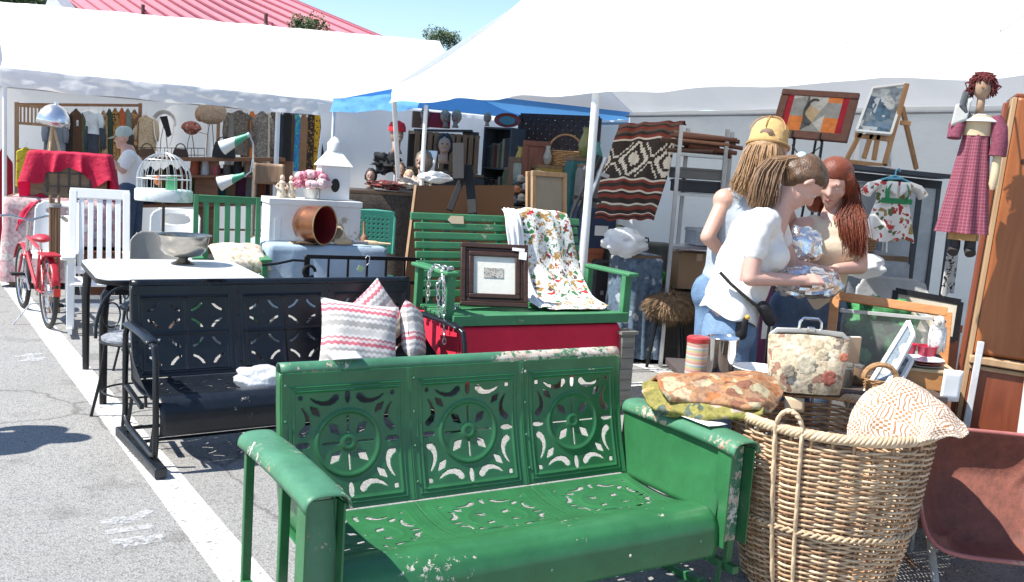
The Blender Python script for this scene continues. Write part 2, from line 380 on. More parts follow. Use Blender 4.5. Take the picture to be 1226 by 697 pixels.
# ---------------------------------------------------------------- far building, trees
def building():
    t = thing('building', 'large building with a faded red standing seam metal roof behind the tents', 'building', yp(200, 200, 48)*1)
    eR, eL, rR, rL = yp(478, 54, 43), yp(150, 52, 43), yp(325, -10, 50), yp(48, -26, 50)
    rf = mat('red_metal_roof', (.56, .2, .235), .5, 0, .08, 1.2, .03)
    bR = yp(440, 42, 62)
    k = WB(); k.add([eL, eR, rR, rL, bR, yp(100, 40, 62)], [(0, 1, 2, 3), (1, 4, 2), (3, 2, 4, 5)])
    roof = k.obj('roof', rf, t, smooth=False, solid=.06)
    nrm = (eR-eL).cross(rL-eL).normalized()
    sm = mat('roof_seam', (.36, .11, .14), .5)
    for i in range(17):
        u = .01+i*.061
        k = WB(); a, b_ = eL.lerp(eR, u), rL.lerp(rR, u); k.bar(a+nrm*.05, b_+nrm*.05, .06, .1, nrm); k.obj('seam', sm, roof, smooth=False)
    for (px, py, Y) in ((171, 13, 46.2), (318, 24, 45.0)):
        p = yp(px, py+7, Y); k = WB(); k.tube([p-UP*.3, p+UP*.55], .09, 8); k.lathe([(.2, 0), (.12, .15)], 10, TR(p-UP*.05)); k.obj('vent_pipe', mat('vent_brown', (.12, .05, .05)), roof)
    k = WB(); k.bar(rR+UP*.05, eR+UP*.05, .25, .08); k.bar(rL+UP*.05, rR+UP*.05, .3, .08); k.obj('ridge_cap', sm, roof, smooth=False)
    wl = mat('far_wall', (.5, .47, .42), .8)
    k = WB(); lo = []
    for p in (eL+V((1, 1, 0)), eR+V((-1, 1, 0)), bR+V((-1, -1, 0)), yp(130, 40, 60)): lo += [V((p.x, p.y, 0)), V((p.x, p.y, eR.z-.1))]
    k.add(lo, [(0, 2, 3, 1), (2, 4, 5, 3), (4, 6, 7, 5), (6, 0, 1, 7)]); k.obj('wall', wl, t, smooth=False)
    # louvred gable vent on the roof
    k = WB(); p0, p1, p2 = yp(51, 15, 42.2), yp(78, 12, 42.2), yp(60, -9, 42.2); q = V((0, 1.6, 0))
    k.add([p0, p1, p2, p0+q, p1+q, p2+q], [(0, 1, 2), (3, 5, 4), (0, 2, 5, 3), (1, 4, 5, 2), (0, 3, 4, 1)]); gv = k.obj('gable_vent', mat('vent_white', (.75, .75, .73), .6), roof, smooth=False)
    for i in range(5):
        f = .12+i*.17; k = WB(); a, b_ = p0.lerp(p2, f), p1.lerp(p2, f); k.bar(a-V((0, .05, 0)), b_-V((0, .05, 0)), .06, .1); k.obj('louvre', mat('louvre_grey', (.3, .3, .3)), gv, smooth=False)
building()
leafm = []
for i, c in enumerate(((.035, .075, .02), (.055, .10, .03), (.09, .13, .045))):
    m = mat('leaf_%d' % i, c, .6, 0, .3, 3, 0); leafm.append(m)
def tree(px, py, Y, rw, rh, label, n=2600, seed=1):
    rnd = random.Random(seed); c = yp(px, py, Y); t = thing('tree', label, 'tree', (c.x, c.y, 0), 0, 'trees behind the tents')
    bark = mat('bark', (.09, .065, .045), .9, 0, .3, 12, .5)
    k = MB(); k.tube([(0, 0, 0), (.1, 0, c.z*.4), (0, .1, c.z*.75), (0, 0, c.z+rh*.5)], [rw*.1, rw*.08, rw*.06, .03], 8); k.obj('trunk', bark, t)
    for i in range(6):
        a = i*1.05+rnd.random(); z0 = c.z*(.5+.06*i)
        k = MB(); k.tube([(0, 0, z0), (math.cos(a)*rw*.4, math.sin(a)*rw*.4, z0+rh*.5), (math.cos(a)*rw*.8, math.sin(a)*rw*.8, c.z+rh*rnd.uniform(-.2, .4))], [rw*.05, rw*.03, .02], 6); k.obj('limb', bark, t)
    cl = [(rnd.gauss(0, .45)*rw, rnd.gauss(0, .4)*rw, c.z+rnd.uniform(-.75, .6)*rh, rnd.uniform(.25, .48)*rw) for _ in range(16)]
    k = [MB(), MB(), MB()]
    for i in range(n):
        x, y, z, r = rnd.choice(cl); d = V((rnd.gauss(0, 1), rnd.gauss(0, 1), rnd.gauss(0, .8))).normalized()*r*rnd.uniform(.55, 1.05)
        q = V((x, y, z))+d; s = rw*.05*rnd.uniform(.6, 1.4); a = V((rnd.gauss(0, 1), rnd.gauss(0, 1), rnd.gauss(0, .5))).normalized(); b_ = a.orthogonal().normalized()
        k[rnd.randrange(3)].add([q-a*s, q+b_*s*.6, q+a*s, q-b_*s*.6], [(0, 1, 2, 3)])
    cr = k[0].obj('crown', leafm[0], t, smooth=False)
    for j in (1, 2): k[j].obj('leaf_mass', leafm[j], cr, smooth=False)
tree(14, 2, 58, 3.2, 1.7, 'dark green tree rising left of the red metal roof', seed=3, n=4200)
tree(366, 33, 40.5, .95, .55, 'small bushy green tree top just above the red roof edge', seed=4)
tree(528, 47, 66, 1.35, .75, 'low rounded green tree top between the white tents', seed=6)
# ---------------------------------------------------------------- tents
white_can = cloth_glow('white_canopy', (.84, .835, .82), .36, bump=.35, bscale=4)
white_wall = cloth_glow('white_sidewall', (.80, .79, .765), .45, bump=.45, bscale=5)
blue_can = cloth_glow('blue_canopy', (.13, .38, .74), .35, bump=.4, bscale=5)
polem = mat('white_pole', (.78, .79, .8), .35, .1, .06)
steel = mat('steel_tube', (.5, .51, .53), .35, .8, .1)
def gable_tent(name, label, o, dx, dy, L, D, ze, zr0, zr1, canm, wallm, poles, skirt=.2, back=True, nroof=64, seed=0, sag=.06, end_skirt=True, trim=None):
    """dx along the ridge, dy across; o is the front corner at ground level"""
    t = thing(name, label, 'tent', o); o = V(o)
    def roof(u, v):
        zr = zr0+(zr1-zr0)*u; s = 1-abs(2*v-1)
        z = ze+(zr-ze)*(s**1.06)-sag*math.sin(PI*min(1, s))*(1+.35*math.sin(u*PI*8))
        z += .016*nz(u*14, v*6, seed)+.008*nz(u*50, v*12, seed+3)
        ov = .02*nz(u*20, 0, seed) if s < .05 else 0
        return o+dx*(u*L)+dy*(v*D-ov)+UP*z
    k = WB(); k.grid(roof, nroof*2, 40); k.obj('canopy', canm, t, ang=180)
    seamm = mat('canopy_seam', (.62, .61, .60), .8)
    for i in range(int(L/.75)):
        u0 = (i+.5)/int(L/.75); k = WB(); k.tube([roof(u0+.006*math.sin(v*9+i), v)+UP*.004 for v in [j/40 for j in range(1, 21)]], .0055, 4, caps=False); k.obj('seam', seamm if canm is white_can else canm, t)
    def skirt_part(p, d, q, LL, nm='valance', sk=skirt):
        def f(u, v):
            w_ = .022*math.sin(u*LL*9+3*nz(u*7, seed))*v+.03*nz(u*LL*2.2, v*2, seed+5)+.016*nz(u*LL*8, v*4, seed+9)
            return p+d*(u*LL)+q*(-.02-w_*.9-.03*v)+UP*(ze+.015-v*sk+.012*nz(u*LL*1.7, 7, seed)+.01*math.sin(u*LL*6)*v)
        k = WB(); k.grid(f, int(LL*26), 8); k.obj(nm, canm, t, ang=180)
    skirt_part(o, dx, dy, L)
    if end_skirt: skirt_part(o, dy, dx, D); skirt_part(o+dx*L, dy, -dx, D)
    for u, vv in ((0, 0), (1, 0)):
        k = WB(); e = [o+dx*(u*L)+UP*ze, o+dx*(u*L)+dy*D/2+UP*(zr0 if u == 0 else zr1), o+dx*(u*L)+dy*D+UP*ze]
        k.grid(lambda a, b_: e[0].lerp(e[2], a).lerp(e[1], 0)+UP*(b_*(1-abs(2*a-1))*((zr0 if u == 0 else zr1)-ze)*.97), 16, 6); k.obj('gable_end', canm, t, ang=180)
    for (a, b_, r) in poles:
        k = WB(); k.tube([a, b_], r, 10); k.obj('pole', polem, t)
    for q in (.07, D-.11):
        k = WB(); k.tube([o+dy*q+dx*.02+UP*(ze-.05), o+dy*q+dx*(L-.02)+UP*(ze-.05)], .016, 8); k.obj('eave_rail', steel, t)
    if back:
        def f(u, v): return o+dy*(D-.05+.03*math.sin(u*L*5+2*nz(u*5, v, seed))+.05*nz(u*L, v*2, seed+2))+dx*(u*L)+UP*(.02+(ze-.02)*v)
        k = WB(); k.grid(f, int(L*12), 20); k.obj('back_wall', wallm, t, ang=180)
    return t
C0 = V((-1.27, 9.5, 0)); RL = 6.45
pv = lambda p, z: V((p.x, p.y, z))
mid = C0+AX*3.2; C1 = C0+AX*RL; legb = gp(484, 352)
gable_tent('market_tent', 'big white canopy tent over the antiques with the framed quilt and easel', C0, AX, BX, RL, 3.0, 2.25, 3.36, 3.36, white_can, white_wall,
    [(pv(C0, 2.1), V((legb.x, legb.y, 0)), .024), (pv(mid, 2.1)+BX*.02, pv(mid, 0)+BX*.02, .03), (pv(C1, 2.1)+BX*.03, pv(C1, 0)+BX*.03, .024),
     (pv(C0+BX*2.9, 2.1), pv(C0+BX*2.9, 0), .024), (pv(mid+BX*2.88, 2.1), pv(mid+BX*2.88, 0), .024), (pv(C1+BX*2.9, 2.1), pv(C1+BX*2.9, 0), .024)], seed=2, end_skirt=False, skirt=.19)
E0 = V((-2.29, 11.75, 0))
gable_tent('market_tent', 'bright blue canopy between the two white tents', E0, AX, BX, 2.35, 3.0, 2.2, 2.62, 2.62, blue_can, white_wall,
    [(pv(E0, 2.1), pv(E0, 0), .02), (pv(E0+AX*2.3, 2.1)+BX*.05, pv(E0+AX*2.3, 0)+BX*.05, .022), (pv(E0+BX*2.9, 2.1), pv(E0+BX*2.9, 0), .02)], seed=5, skirt=.17, end_skirt=False)
L0 = V((-5.72, 10.72, 0)); LB = -AX
br = yp(372, 205, 12.3)
gable_tent('market_tent', 'long white tent sheltering racks of clothes below the red roof', L0-BX*.05, BX, LB, 6.3, 3.4, 2.23, 3.14, 3.44, white_can, white_wall,
    [(pv(L0, 2.08)+LB*.03, pv(L0, 0)+LB*.03, .024), (pv(L0+BX*3.1, 2.08)+LB*.03, pv(L0+BX*3.1, 0)+LB*.03, .03), (pv(L0+BX*6.2, 2.08)+LB*.03, pv(L0+BX*6.2, 0)+LB*.03, .024),
     (pv(L0+BX*3.75, 2.08)+LB*.1, br-UP*1.1, .02), (pv(L0+LB*3.35, 2.08), pv(L0+LB*3.35, 0), .024), (pv(L0+BX*3.1+LB*3.3, 2.08), pv(L0+BX*3.1+LB*3.3, 0), .024)], seed=8, skirt=.21, sag=.08)
# ================================================================ gliders
def sd_seg(x, y, ax, ay, bx, by, ra, rb):
    dx, dy = bx-ax, by-ay; t = np.clip(((x-ax)*dx+(y-ay)*dy)/(dx*dx+dy*dy), 0, 1)
    return np.hypot(x-ax-t*dx, y-ay-t*dy)-(ra+(rb-ra)*t)
def green_holes(x, y):
    """x,y in -1..1; distance to nearest hole (negative inside a hole)"""
    X, Y = np.abs(x), np.abs(y)
    d = np.maximum(np.abs(X-.86), np.abs(Y-.86))-.04
    for (a, b) in ((X, Y), (Y, X)):
        d = np.minimum(d, (np.hypot(a/.05, (b-.84)/.13)-1)*.05)
        pts = [(.22, .835, .062), (.27, .775, .06), (.36, .735, .046), (.47, .735, .036), (.58, .775, .026), (.68, .84, .012)]
        for p, q in zip(pts[:-1], pts[1:]): d = np.minimum(d, sd_seg(a, b, p[0], p[1], q[0], q[1], p[2], q[2]))
        d = np.minimum(d, np.maximum(np.abs(a)-.016, np.abs(b-.32)-.17))
    s, r = (X+Y)/1.4142, np.abs(X-Y)/1.4142
    d = np.minimum(d, (r/.07+np.abs(s-.85)/.15)*.058-.058)
    d = np.minimum(d, (r/.08+np.abs(s-.36)/.16)*.062-.062)
    return d
def green_emboss(x, y):
    r = math.hypot(x, y); m = max(abs(x), abs(y))
    h = .0055*math.exp(-((r-.58)/.035)**2)+.005*math.exp(-((r-.1)/.05)**2)
    h += .005*math.exp(-((m-.985)/.02)**2)+.0035*math.exp(-((m-1.06)/.018)**2)
    return h
def black_holes(x, y):
    """ring segments cut around four circles in a square lattice"""
    d = np.full(np.shape(x), 9.0)
    c = .5
    fx = np.abs((x+2) % 1.0-.5)*2; fy = np.abs((y+2) % 1.0-.5)*2        # 0 centre of a cell, 1 lattice line
    gx, gy = 1-fx, 1-fy                                                  # distance from lattice crossings
    r = np.hypot(gx, gy)
    ring = np.abs(r-.80)-.062
    spoke = np.minimum(gx, gy)-.27
    d = np.maximum(ring, -spoke*1.0)/2
    inside = np.maximum(np.abs(x), np.abs(y))-.97
    d = np.maximum(d, inside)
    # plus slim petals
    return d
def black_emboss(x, y):
    fx = abs((x+2) % 1.0-.5)*2; fy = abs((y+2) % 1.0-.5)*2
    m = max(abs(x), abs(y)); h = .004*math.exp(-((m-1.04)/.02)**2)
    if m < 1: h += .0035*(math.exp(-((1-fx)/.07)**2)+math.exp(-((1-fy)/.07)**2))
    return h
def glider(label, loc, rz, W, body, worn, holes, emboss, style, tick=False):
    t = thing('porch_glider', label, 'bench', loc, rz)
    pw = W/3; top = .80; seat_z = .345
    def backf(x, h):   # h height above the seat along the back
        zz = seat_z-.006+h; k = h/.46
        return V((x, .02+.105*k+.02*math.sin(PI*k), zz))
    ph = .461
    for i in range(3):
        x0 = -W/2+i*pw; mw = pw*.415; cy = .215; mh = .185
        cxp = pw/2
        def sdf(u, v): return holes((u-cxp)/mw, (v-cy)/mh)*min(mw, mh)
        def fn(u, v):
            p = backf(x0+u, v); p.y -= emboss((u-cxp)/mw, (v-cy)/mh)
            e = min(u, pw-u)
            p.y += -.004*math.exp(-(e/.012)**2); return p
        vs, fs = pierced(pw, ph, 136, 130, sdf, fn)
        k = MB(); k.add(vs, fs); pn = k.obj('back_panel', body, t, ang=60, solid=.003)
        if i < 3:
            for v in (.06, .18, .30, .42):
                k = MB()
                k.ell(backf(x0+(.014 if i else .014), v)+V((0, -.006, 0)), (.006, .003, .006), 8, 5); k.obj('rivet', worn, pn)
    # rolled top edge
    def roll(u, v):
        x = -W/2+u*W; b_ = backf(x, ph); a = v*PI*1.25
        return b_+V((0, .028-.028*math.cos(a), .028*math.sin(a)*1.1))
    k = MB(); k.grid(roll, 40, 10); k.obj('top_roll', worn, t, ang=180, solid=.003)
    for sx in (-1, 1):       # flanged ends of the back
        k = MB(); k.grid(lambda u, v: backf(sx*(W/2), .47*u*.98)+V((sx*.001, .045*v, 0)), 14, 2); k.obj('back_flange', body, t, solid=.003)
    # seat: pierced deck then a waterfall front apron
    sd = .50; SW = W+.04
    for i in range(3):
        x0 = -SW/2+i*SW/3; q = SW/3
        def sdf(u, v): return holes((u-q/2)/(q*.40), (v-.21)/.17)*.16+.0012
        def fn(u, v):
            y = .018-v*.875; z = seat_z-.012+.02*v-.028*math.sin(PI*min(1, v/.44)*1.0)
            z -= .9*emboss((u-q/2)/(q*.40), (v-.21)/.17)*-.6
            return V((x0+u, y, z))
        vs, fs = pierced(q, .42, 84, 70, sdf, fn); k = MB(); k.add(vs, fs); k.obj('seat_panel', body, t, ang=60, solid=.003)
    def apron(u, v):
        x = -SW/2+u*SW; zs = seat_z-.012+.02*.42
        prof = [(-.351, zs), (-.40, zs+.012), (-.45, zs+.010), (-.487, zs-.012), (-.507, zs-.05), (-.512, zs-.10), (-.505, zs-.15), (-.498, zs-.163), (-.485, zs-.163)]
        f = v*(len(prof)-1); i = min(int(f), len(prof)-2); r = f-i; a, b_ = prof[i], prof[i+1]
        return V((x, a[0]*(1-r)+b_[0]*r, a[1]*(1-r)+b_[1]*r+.002*nz(x*3, v*3)))
    k = MB(); k.grid(apron, 60, 24); ap = k.obj('seat_apron', body, t, ang=180, solid=.003)
    for u in (.06, .28, .5, .72, .94):
        k = MB(); k.ell(apron(u, .60)+V((0, -.002, 0)), (.006, .003, .006), 8, 5); k.obj('rivet', worn, ap)
    za = .62
    if style == 'green':
        for s in (-1, 1):
            xi = s*(W/2+.015); aw = .125
            # broad sheet arm: flat top with rolled sides, bending down at the front
            def arm(u, v):
                a = v*2-1
                y = .10-u*.655; dz = -.006*max(0, u-.9)*10
                x = xi+s*(aw/2)+aw/2*1.06*math.sin(a*PI/2*.98)
                z = za+.008*math.sin(u*PI)+dz-.045*(abs(a)**3)
                return V((x, y, z))
            k = MB(); k.grid(arm, 28, 16); k.obj('arm_rest', worn, t, ang=180, solid=.004)
            # solid inner side panel swelling down to the seat
            def panel(u, v):
                y = .085-u*.575; z0 = seat_z-.02-.10*max(0, (u-.8)/.2)**2; z1 = za-.02
                z = z0+(z1-z0)*v; x = xi+s*(.005+.035*(v**1.3)*math.sin(min(1, u*1.2)*PI/2)*.6-.02*(1-v)**2)
                return V((x, y, z))
            k = MB(); k.grid(panel, 20, 14); k.obj('side_panel', body, t, ang=180, solid=.003)
            # square U of flat bar under the arm front, open channel
            fr = []
            for (yy, nm) in ((-.47, 'arm_support'), (-.30, 'arm_support'), (.06, 'arm_support')):
                k = MB(); k.bar((xi+s*.10, yy, .10), (xi+s*.10, yy, za-.03), .03, .022, (0, 1, 0)); k.obj(nm, body, t, bevel=.003)
            k = MB(); k.box((xi+s*.062, -.485, .40), (.10, .006, .36)); k.obj('arm_front_plate', worn, t, bevel=.002)
            k = MB()
            for xx in (.008, .118): k.box((xi+s*xx, -.50, .40), (.006, .07, .36))
            k.obj('arm_front_channel', body, t)
            k = MB(); k.bar((xi+s*.10, .07, .115), (xi+s*.10, -.52, .115), .03, .03); k.obj('glide_rail', body, t, bevel=.003)
            k = MB(); k.bar((xi+s*.06, .12, .02), (xi+s*.06, -.52, .02), .04, .035); k.obj('base_rail', body, t, bevel=.004)
            for yy in (.05, -.45):
                k = MB(); k.bar((xi+s*.075, yy, .03), (xi+s*.09, yy, .13), .02, .008); k.obj('hanger', body, t)
        k = MB(); k.bar((-W/2, .08, .03), (W/2, .08, .03), .03, .03); k.obj('cross_bar', body, t)
        k = MB(); k.bar((-W/2, -.40, .03), (W/2, -.40, .03), .03, .03); k.obj('cross_bar', body, t)
        k = MB(); k.bar((-W/2, -.25, .25), (W/2, -.25, .25), .04, .03); k.obj('seat_bearer', body, t)
    else:
        for s in (-1, 1):
            xi = s*(W/2+.035)
            k = MB(); k.tube([(xi, .09, za-.06), (xi, .05, za-.005), (xi, -.10, za), (xi, -.36, za-.005), (xi, -.45, za-.03), (xi, -.475, za-.10), (xi, -.49, .34), (xi, -.50, .16), (xi, -.49, .09), (xi, -.44, .075), (xi, -.2, .09), (xi, .0, .10), (xi, .07, .14), (xi, .085, .34), (xi, .09, za-.06)], .015, 10); k.obj('arm_loop', worn, t)
            k = MB(); k.grid(lambda u, v: V((xi+(v-.5)*.065, .03-u*.45, za+.014-.012*(abs(v-.5)*2)**2-.02*u**6)), 14, 6); k.obj('arm_rest', body, t, solid=.006)
            k = MB(); k.bar((xi, .16, .035), (xi, -.60, .035), .055, .05); k.obj('base_rail', body, t, bevel=.006)
            for yy in (.04, -.40):
                k = MB(); k.bar((xi, yy, .05), (xi-s*.02, yy-.02, .25), .02, .01); k.obj('hanger', body, t)
            # flared seat end closing the side
            k = MB(); k.grid(lambda u, v: V((s*(W/2+.018+.02*v*v), .03-u*.47, seat_z-.01+.19*v*(1-u)**1.6)), 14, 6); k.obj('side_panel', body, t, solid=.003)
            k = MB(); k.bar((xi, -.25, .26), (xi, .05, .30), .02, .02); k.obj('seat_bracket', body, t)
        k = MB(); k.tube([(-W/2-.03, -.12, .05), (0, -.10, .045), (W/2+.03, -.12, .05)], .008, 6); k.obj('cross_bar', body, t)
        k = MB(); k.tube([(-W/2-.03, .1, .06), (W/2+.03, .1, .06)], .01, 6); k.obj('cross_bar', body, t)
    return t
greenp = chipped('green_enamel', (.028, .14, .05), (.5, .47, .4), .41, 30, .33, .22)
greenw = chipped('green_enamel_worn', (.06, .19, .105), (.66, .6, .52), .322, 44, .42, .28, 0, (.42, .24, .16))
blackp = chipped('black_enamel', (.008, .011, .016), (.35, .33, .3), .46, 40, .34, .3)
blackw = chipped('black_tube', (.007, .009, .012), (.3, .3, .3), .47, 40, .28, .2)
gg = glider('old green metal porch glider with wheel pattern cut through its back', (-.08, 3.40, 0), .556, 1.42, greenp, greenw, green_holes, green_emboss, 'green')
bgl = glider('black metal porch glider with circle lattice back under the patterned cushions', (-1.21, 5.23, 0), .62, 1.62, blackp, blackw, black_holes, black_emboss, 'black')
paper = mat('white_paper', (.82, .82, .8), .7, 0, .03, 10, .02)
tagm = mat('manila_tag', (.72, .56, .36), .8, 0, .06, 10, .02)
def card(name, label, pts, m=paper, parent=None, th=.0012):
    """thin paper laid through four world points"""
    p = [V(q) for q in pts]; n = (p[1]-p[0]).cross(p[3]-p[0]).normalized()
    c = sum(p, V())/4; k = MB()
    def f(u, v):
        q = p[0].lerp(p[1], u).lerp(p[3].lerp(p[2], u), v); return q-c+n*(.003*nz(u*2+c.x, v*2+c.y))
    k.grid(f, 6, 5); o = k.obj(name, m, None, solid=th); o.location = c
    return tag(o, label, 'paper')
def gl_pt(t, x, y, z): return t.matrix_basis @ V((x, y, z))
card('price_card', 'blank white card lying over the top edge of the green glider', [gl_pt(gg, -.53, .118, .842), gl_pt(gg, -.42, .118, .842), gl_pt(gg, -.42, .188, .853), gl_pt(gg, -.53, .188, .853)])
card('price_card', 'blank white card on the top edge of the black glider', [gl_pt(bgl, -.44, .105, .842), gl_pt(bgl, -.335, .105, .842), gl_pt(bgl, -.335, .185, .853), gl_pt(bgl, -.44, .185, .853)])
card('price_card', 'white paper card on the arm of the green glider beside the basket', [gl_pt(gg, .735, -.40, .638), gl_pt(gg, .83, -.40, .638), gl_pt(gg, .83, -.235, .638), gl_pt(gg, .735, -.235, .638)])
# crumpled plastic bag on the black seat
def crumple(name, label, cat, c, r, m, amp=.35, seed=0, n=40, mm=24, sc=2.2):
    k = MB(); k.ell((0, 0, r[2]), r, n, mm, None, lambda q: 1+amp*(nz(q.x*sc+seed, q.y*sc, q.z*sc)+.5*abs(nz(q.x*sc*2.2, q.y*sc*2.2+seed, q.z*sc*2.2)))); 
    o = k.obj(name, m, None, ang=75); o.location = c; return tag(o, label, cat)
plast = cloth_glow('thin_plastic', (.84, .86, .88), .3, .25, .3, 20)
crumple('plastic_bag', 'crumpled white plastic bag on the seat of the black glider', 'bag', gl_pt(bgl, -.27, -.25, .315), (.13, .09, .055), plast, .42, 3, 30, 18, 1.6)
# ---------------------------------------------------------------- cushions
def cushion(label, c, w, h, d, m, rot, cat='cushion', group=None, name='cushion'):
    k = MB()
    def f(u, v):
        a, b_ = u*2-1, v*2-1
        return V((a*w/2*(1-.07*(1-abs(b_))**1.0*0-.06*(b_*b_<.8)*(1-b_*b_)), 0, b_*h/2*(1-.06*(1-a*a))))
    def side(s):
        def g_(u, v):
            p = f(u, v); a, b_ = u*2-1, v*2-1; t = max(0, (1-a**4))*max(0, (1-b_**4))
            return p+V((0, s*d/2*(t**.55)+.006*nz(u*6, v*6, s), 0))
        return g_
    k.grid(side(-1), 24, 24); k.grid(side(1), 24, 24); o = k.obj(name, m, None, ang=180)
    o.matrix_basis = TR(c) @ rot; return tag(o, label, cat, group)
chev = bands('chevron_knit', 'Z', .19, [(0, (.55, .53, .5)), (.16, (.72, .68, .62)), (.24, (.40, .38, .36)), (.40, (.74, .70, .66)), (.50, (.42, .40, .38)), (.58, (.72, .69, .65)), (.68, (.62, .16, .2)), (.78, (.75, .60, .58)), (.86, (.55, .2, .23)), (.92, (.7, .68, .64)), (1, (.55, .53, .5))], .95, .55, .016)
rcl = .62
cushion('large grey and pink zigzag cushion leaning on the black glider back', gl_pt(bgl, .33, -.19, .535), .46, .42, .16, chev, RZ(rcl-.1) @ RX(-.42) @ RY(.14))
cushion('zigzag cushion half hidden behind the larger cushion on the black glider', gl_pt(bgl, .50, -.04, .60), .36, .36, .12, chev, RZ(rcl+.1) @ RX(-.25) @ RY(-.62))
cushion('small upright zigzag cushion at the far end of the black glider', gl_pt(bgl, .70, -.14, .54), .30, .34, .12, chev, RZ(rcl+.9) @ RX(-.2) @ RY(.35))
# ================================================================ wicker basket
def wicker():
    cx, cy = 1.262, 3.62
    t = thing('wicker_basket', 'tall round wicker basket with rope rim and looped handles', 'basket', (cx, cy, 0), .3)
    wk = mat('wicker_pale', (.53, .37, .23), .6, 0, .38, 9, .3, 60)
    wk2 = mat('wicker_tan', (.41, .25, .14), .62, 0, .4, 11, .3, 60)
    wk3 = mat('wicker_cream', (.62, .46, .30), .6, 0, .3, 8, .3, 60)
    H = .66
    def rad(z): k = z/H; return .268+.104*k+.012*math.sin(PI*k)
    NS = 32; sx, sy = 1.0, .98
    rows = 60
    for i in range(rows):
        z = .02+i*(H-.04)/rows; r = rad(z); pts = []
        seg = NS*4; ph = (i % 2)*PI
        gap = 1.0
        for j in range(seg):
            a = 2*PI*j/seg; w_ = .0095*math.cos(NS/2*a+ph)
            dz = .0035*nz(math.cos(a)*3, math.sin(a)*3, i*.7)+.002*nz(math.cos(a)*13, math.sin(a)*13, i*2.7)
            pts.append(((r+w_)*math.cos(a)*sx, (r+w_)*math.sin(a)*sy, z+dz))
        k = MB(); rr = .0051 if i % 9 else .006
        k.tube(pts, rr*random.uniform(.9, 1.1), 5, True); k.obj('weaver', [wk, wk, wk2, wk3][(i*7+i//3) % 4], t, ang=180)
    stm = bpy.data.meshes
    for j in range(NS):
        a = 2*PI*j/NS; k = MB()
        k.tube([((rad(z))*math.cos(a)*sx, rad(z)*math.sin(a)*sy, z) for z in (0, .17, .33, .5, H)], .0055, 6); k.obj('stake', wk2, t)
    k = MB(); k.lathe([(.0, .012), (.266, .012), (.266, .022)], 32); k.obj('bottom', wk2, t)
    # rope twist rim of four strands, each a sub-part of the rim
    zr = H+.012; R0 = rad(H)+.004
    k = MB(); k.tube([(R0*math.cos(2*PI*j/64)*sx, R0*math.sin(2*PI*j/64)*sy, zr) for j in range(64)], .010, 6, True); rim = k.obj('rim', wk3, t, ang=180)
    for s in range(5):
        k = MB(); pts = []
        for j in range(360):
            a = 2*PI*j/360; q = a*27+s*2*PI/5
            rr = R0+.0125*math.cos(q); pts.append((rr*math.cos(a)*sx, rr*math.sin(a)*sy, zr+.0125*math.sin(q)))
        k.tube(pts, .0082, 6, True); k.obj('strand', [wk3, wk][s % 2], rim, ang=180)
    # woven waist band half way up
    for dz in (-.008, .008):
        pts = []
        for j in range(200):
            a = 2*PI*j/200; r = rad(.30)+.014+.004*math.sin(a*40+(dz > 0)*PI); pts.append((r*math.cos(a)*sx, r*math.sin(a)*sy, .30+dz*math.cos(a*40)))
        k = MB(); k.tube(pts, .006, 5, True); k.obj('waist_band', wk, t, ang=180)
    # handles: loops of twisted cane rising over the rim with tails running down the side
    for a0 in (math.radians(213), math.radians(24)):
        k = MB()
        for s in range(2):
            pts = []
            for j in range(70):
                u = j/69
                if u < .3: q = u/.3; da = -.13; z = .03+(H-.02)*q; off = .016
                elif u > .7: q = (1-u)/.3; da = .13; z = .03+(H-.02)*q; off = .016
                else:
                    b_ = (u-.3)/.4*PI; da = -.13*math.cos(b_); z = H+.01+.075*math.sin(b_); off = .016
                a = a0+da; r = rad(min(z, H))+off; tw = u*70+s*PI
                pts.append(((r+.006*math.cos(tw))*math.cos(a)*sx, (r+.006*math.cos(tw))*math.sin(a)*sy, z+.004*math.sin(tw)))
            k.tube(pts, .0068, 6)
        k.obj('handle', wk3 if s else wk, t, ang=180)
    tg = MB(); tg.world = True
    p = yp(951, 484, 3.84); ex = V((.99, .1, .0)); uz = V((.0, .25, .97))
    tg.grid(lambda u, v: p+ex*((u-.5)*.085)+uz*((v-.5)*.055-.006*(u-.5))+V((0, -.004*math.sin(u*3), 0)), 6, 4)
    tg.obj('paper_tag', tagm, t, solid=.001)
    return t
bk = wicker()
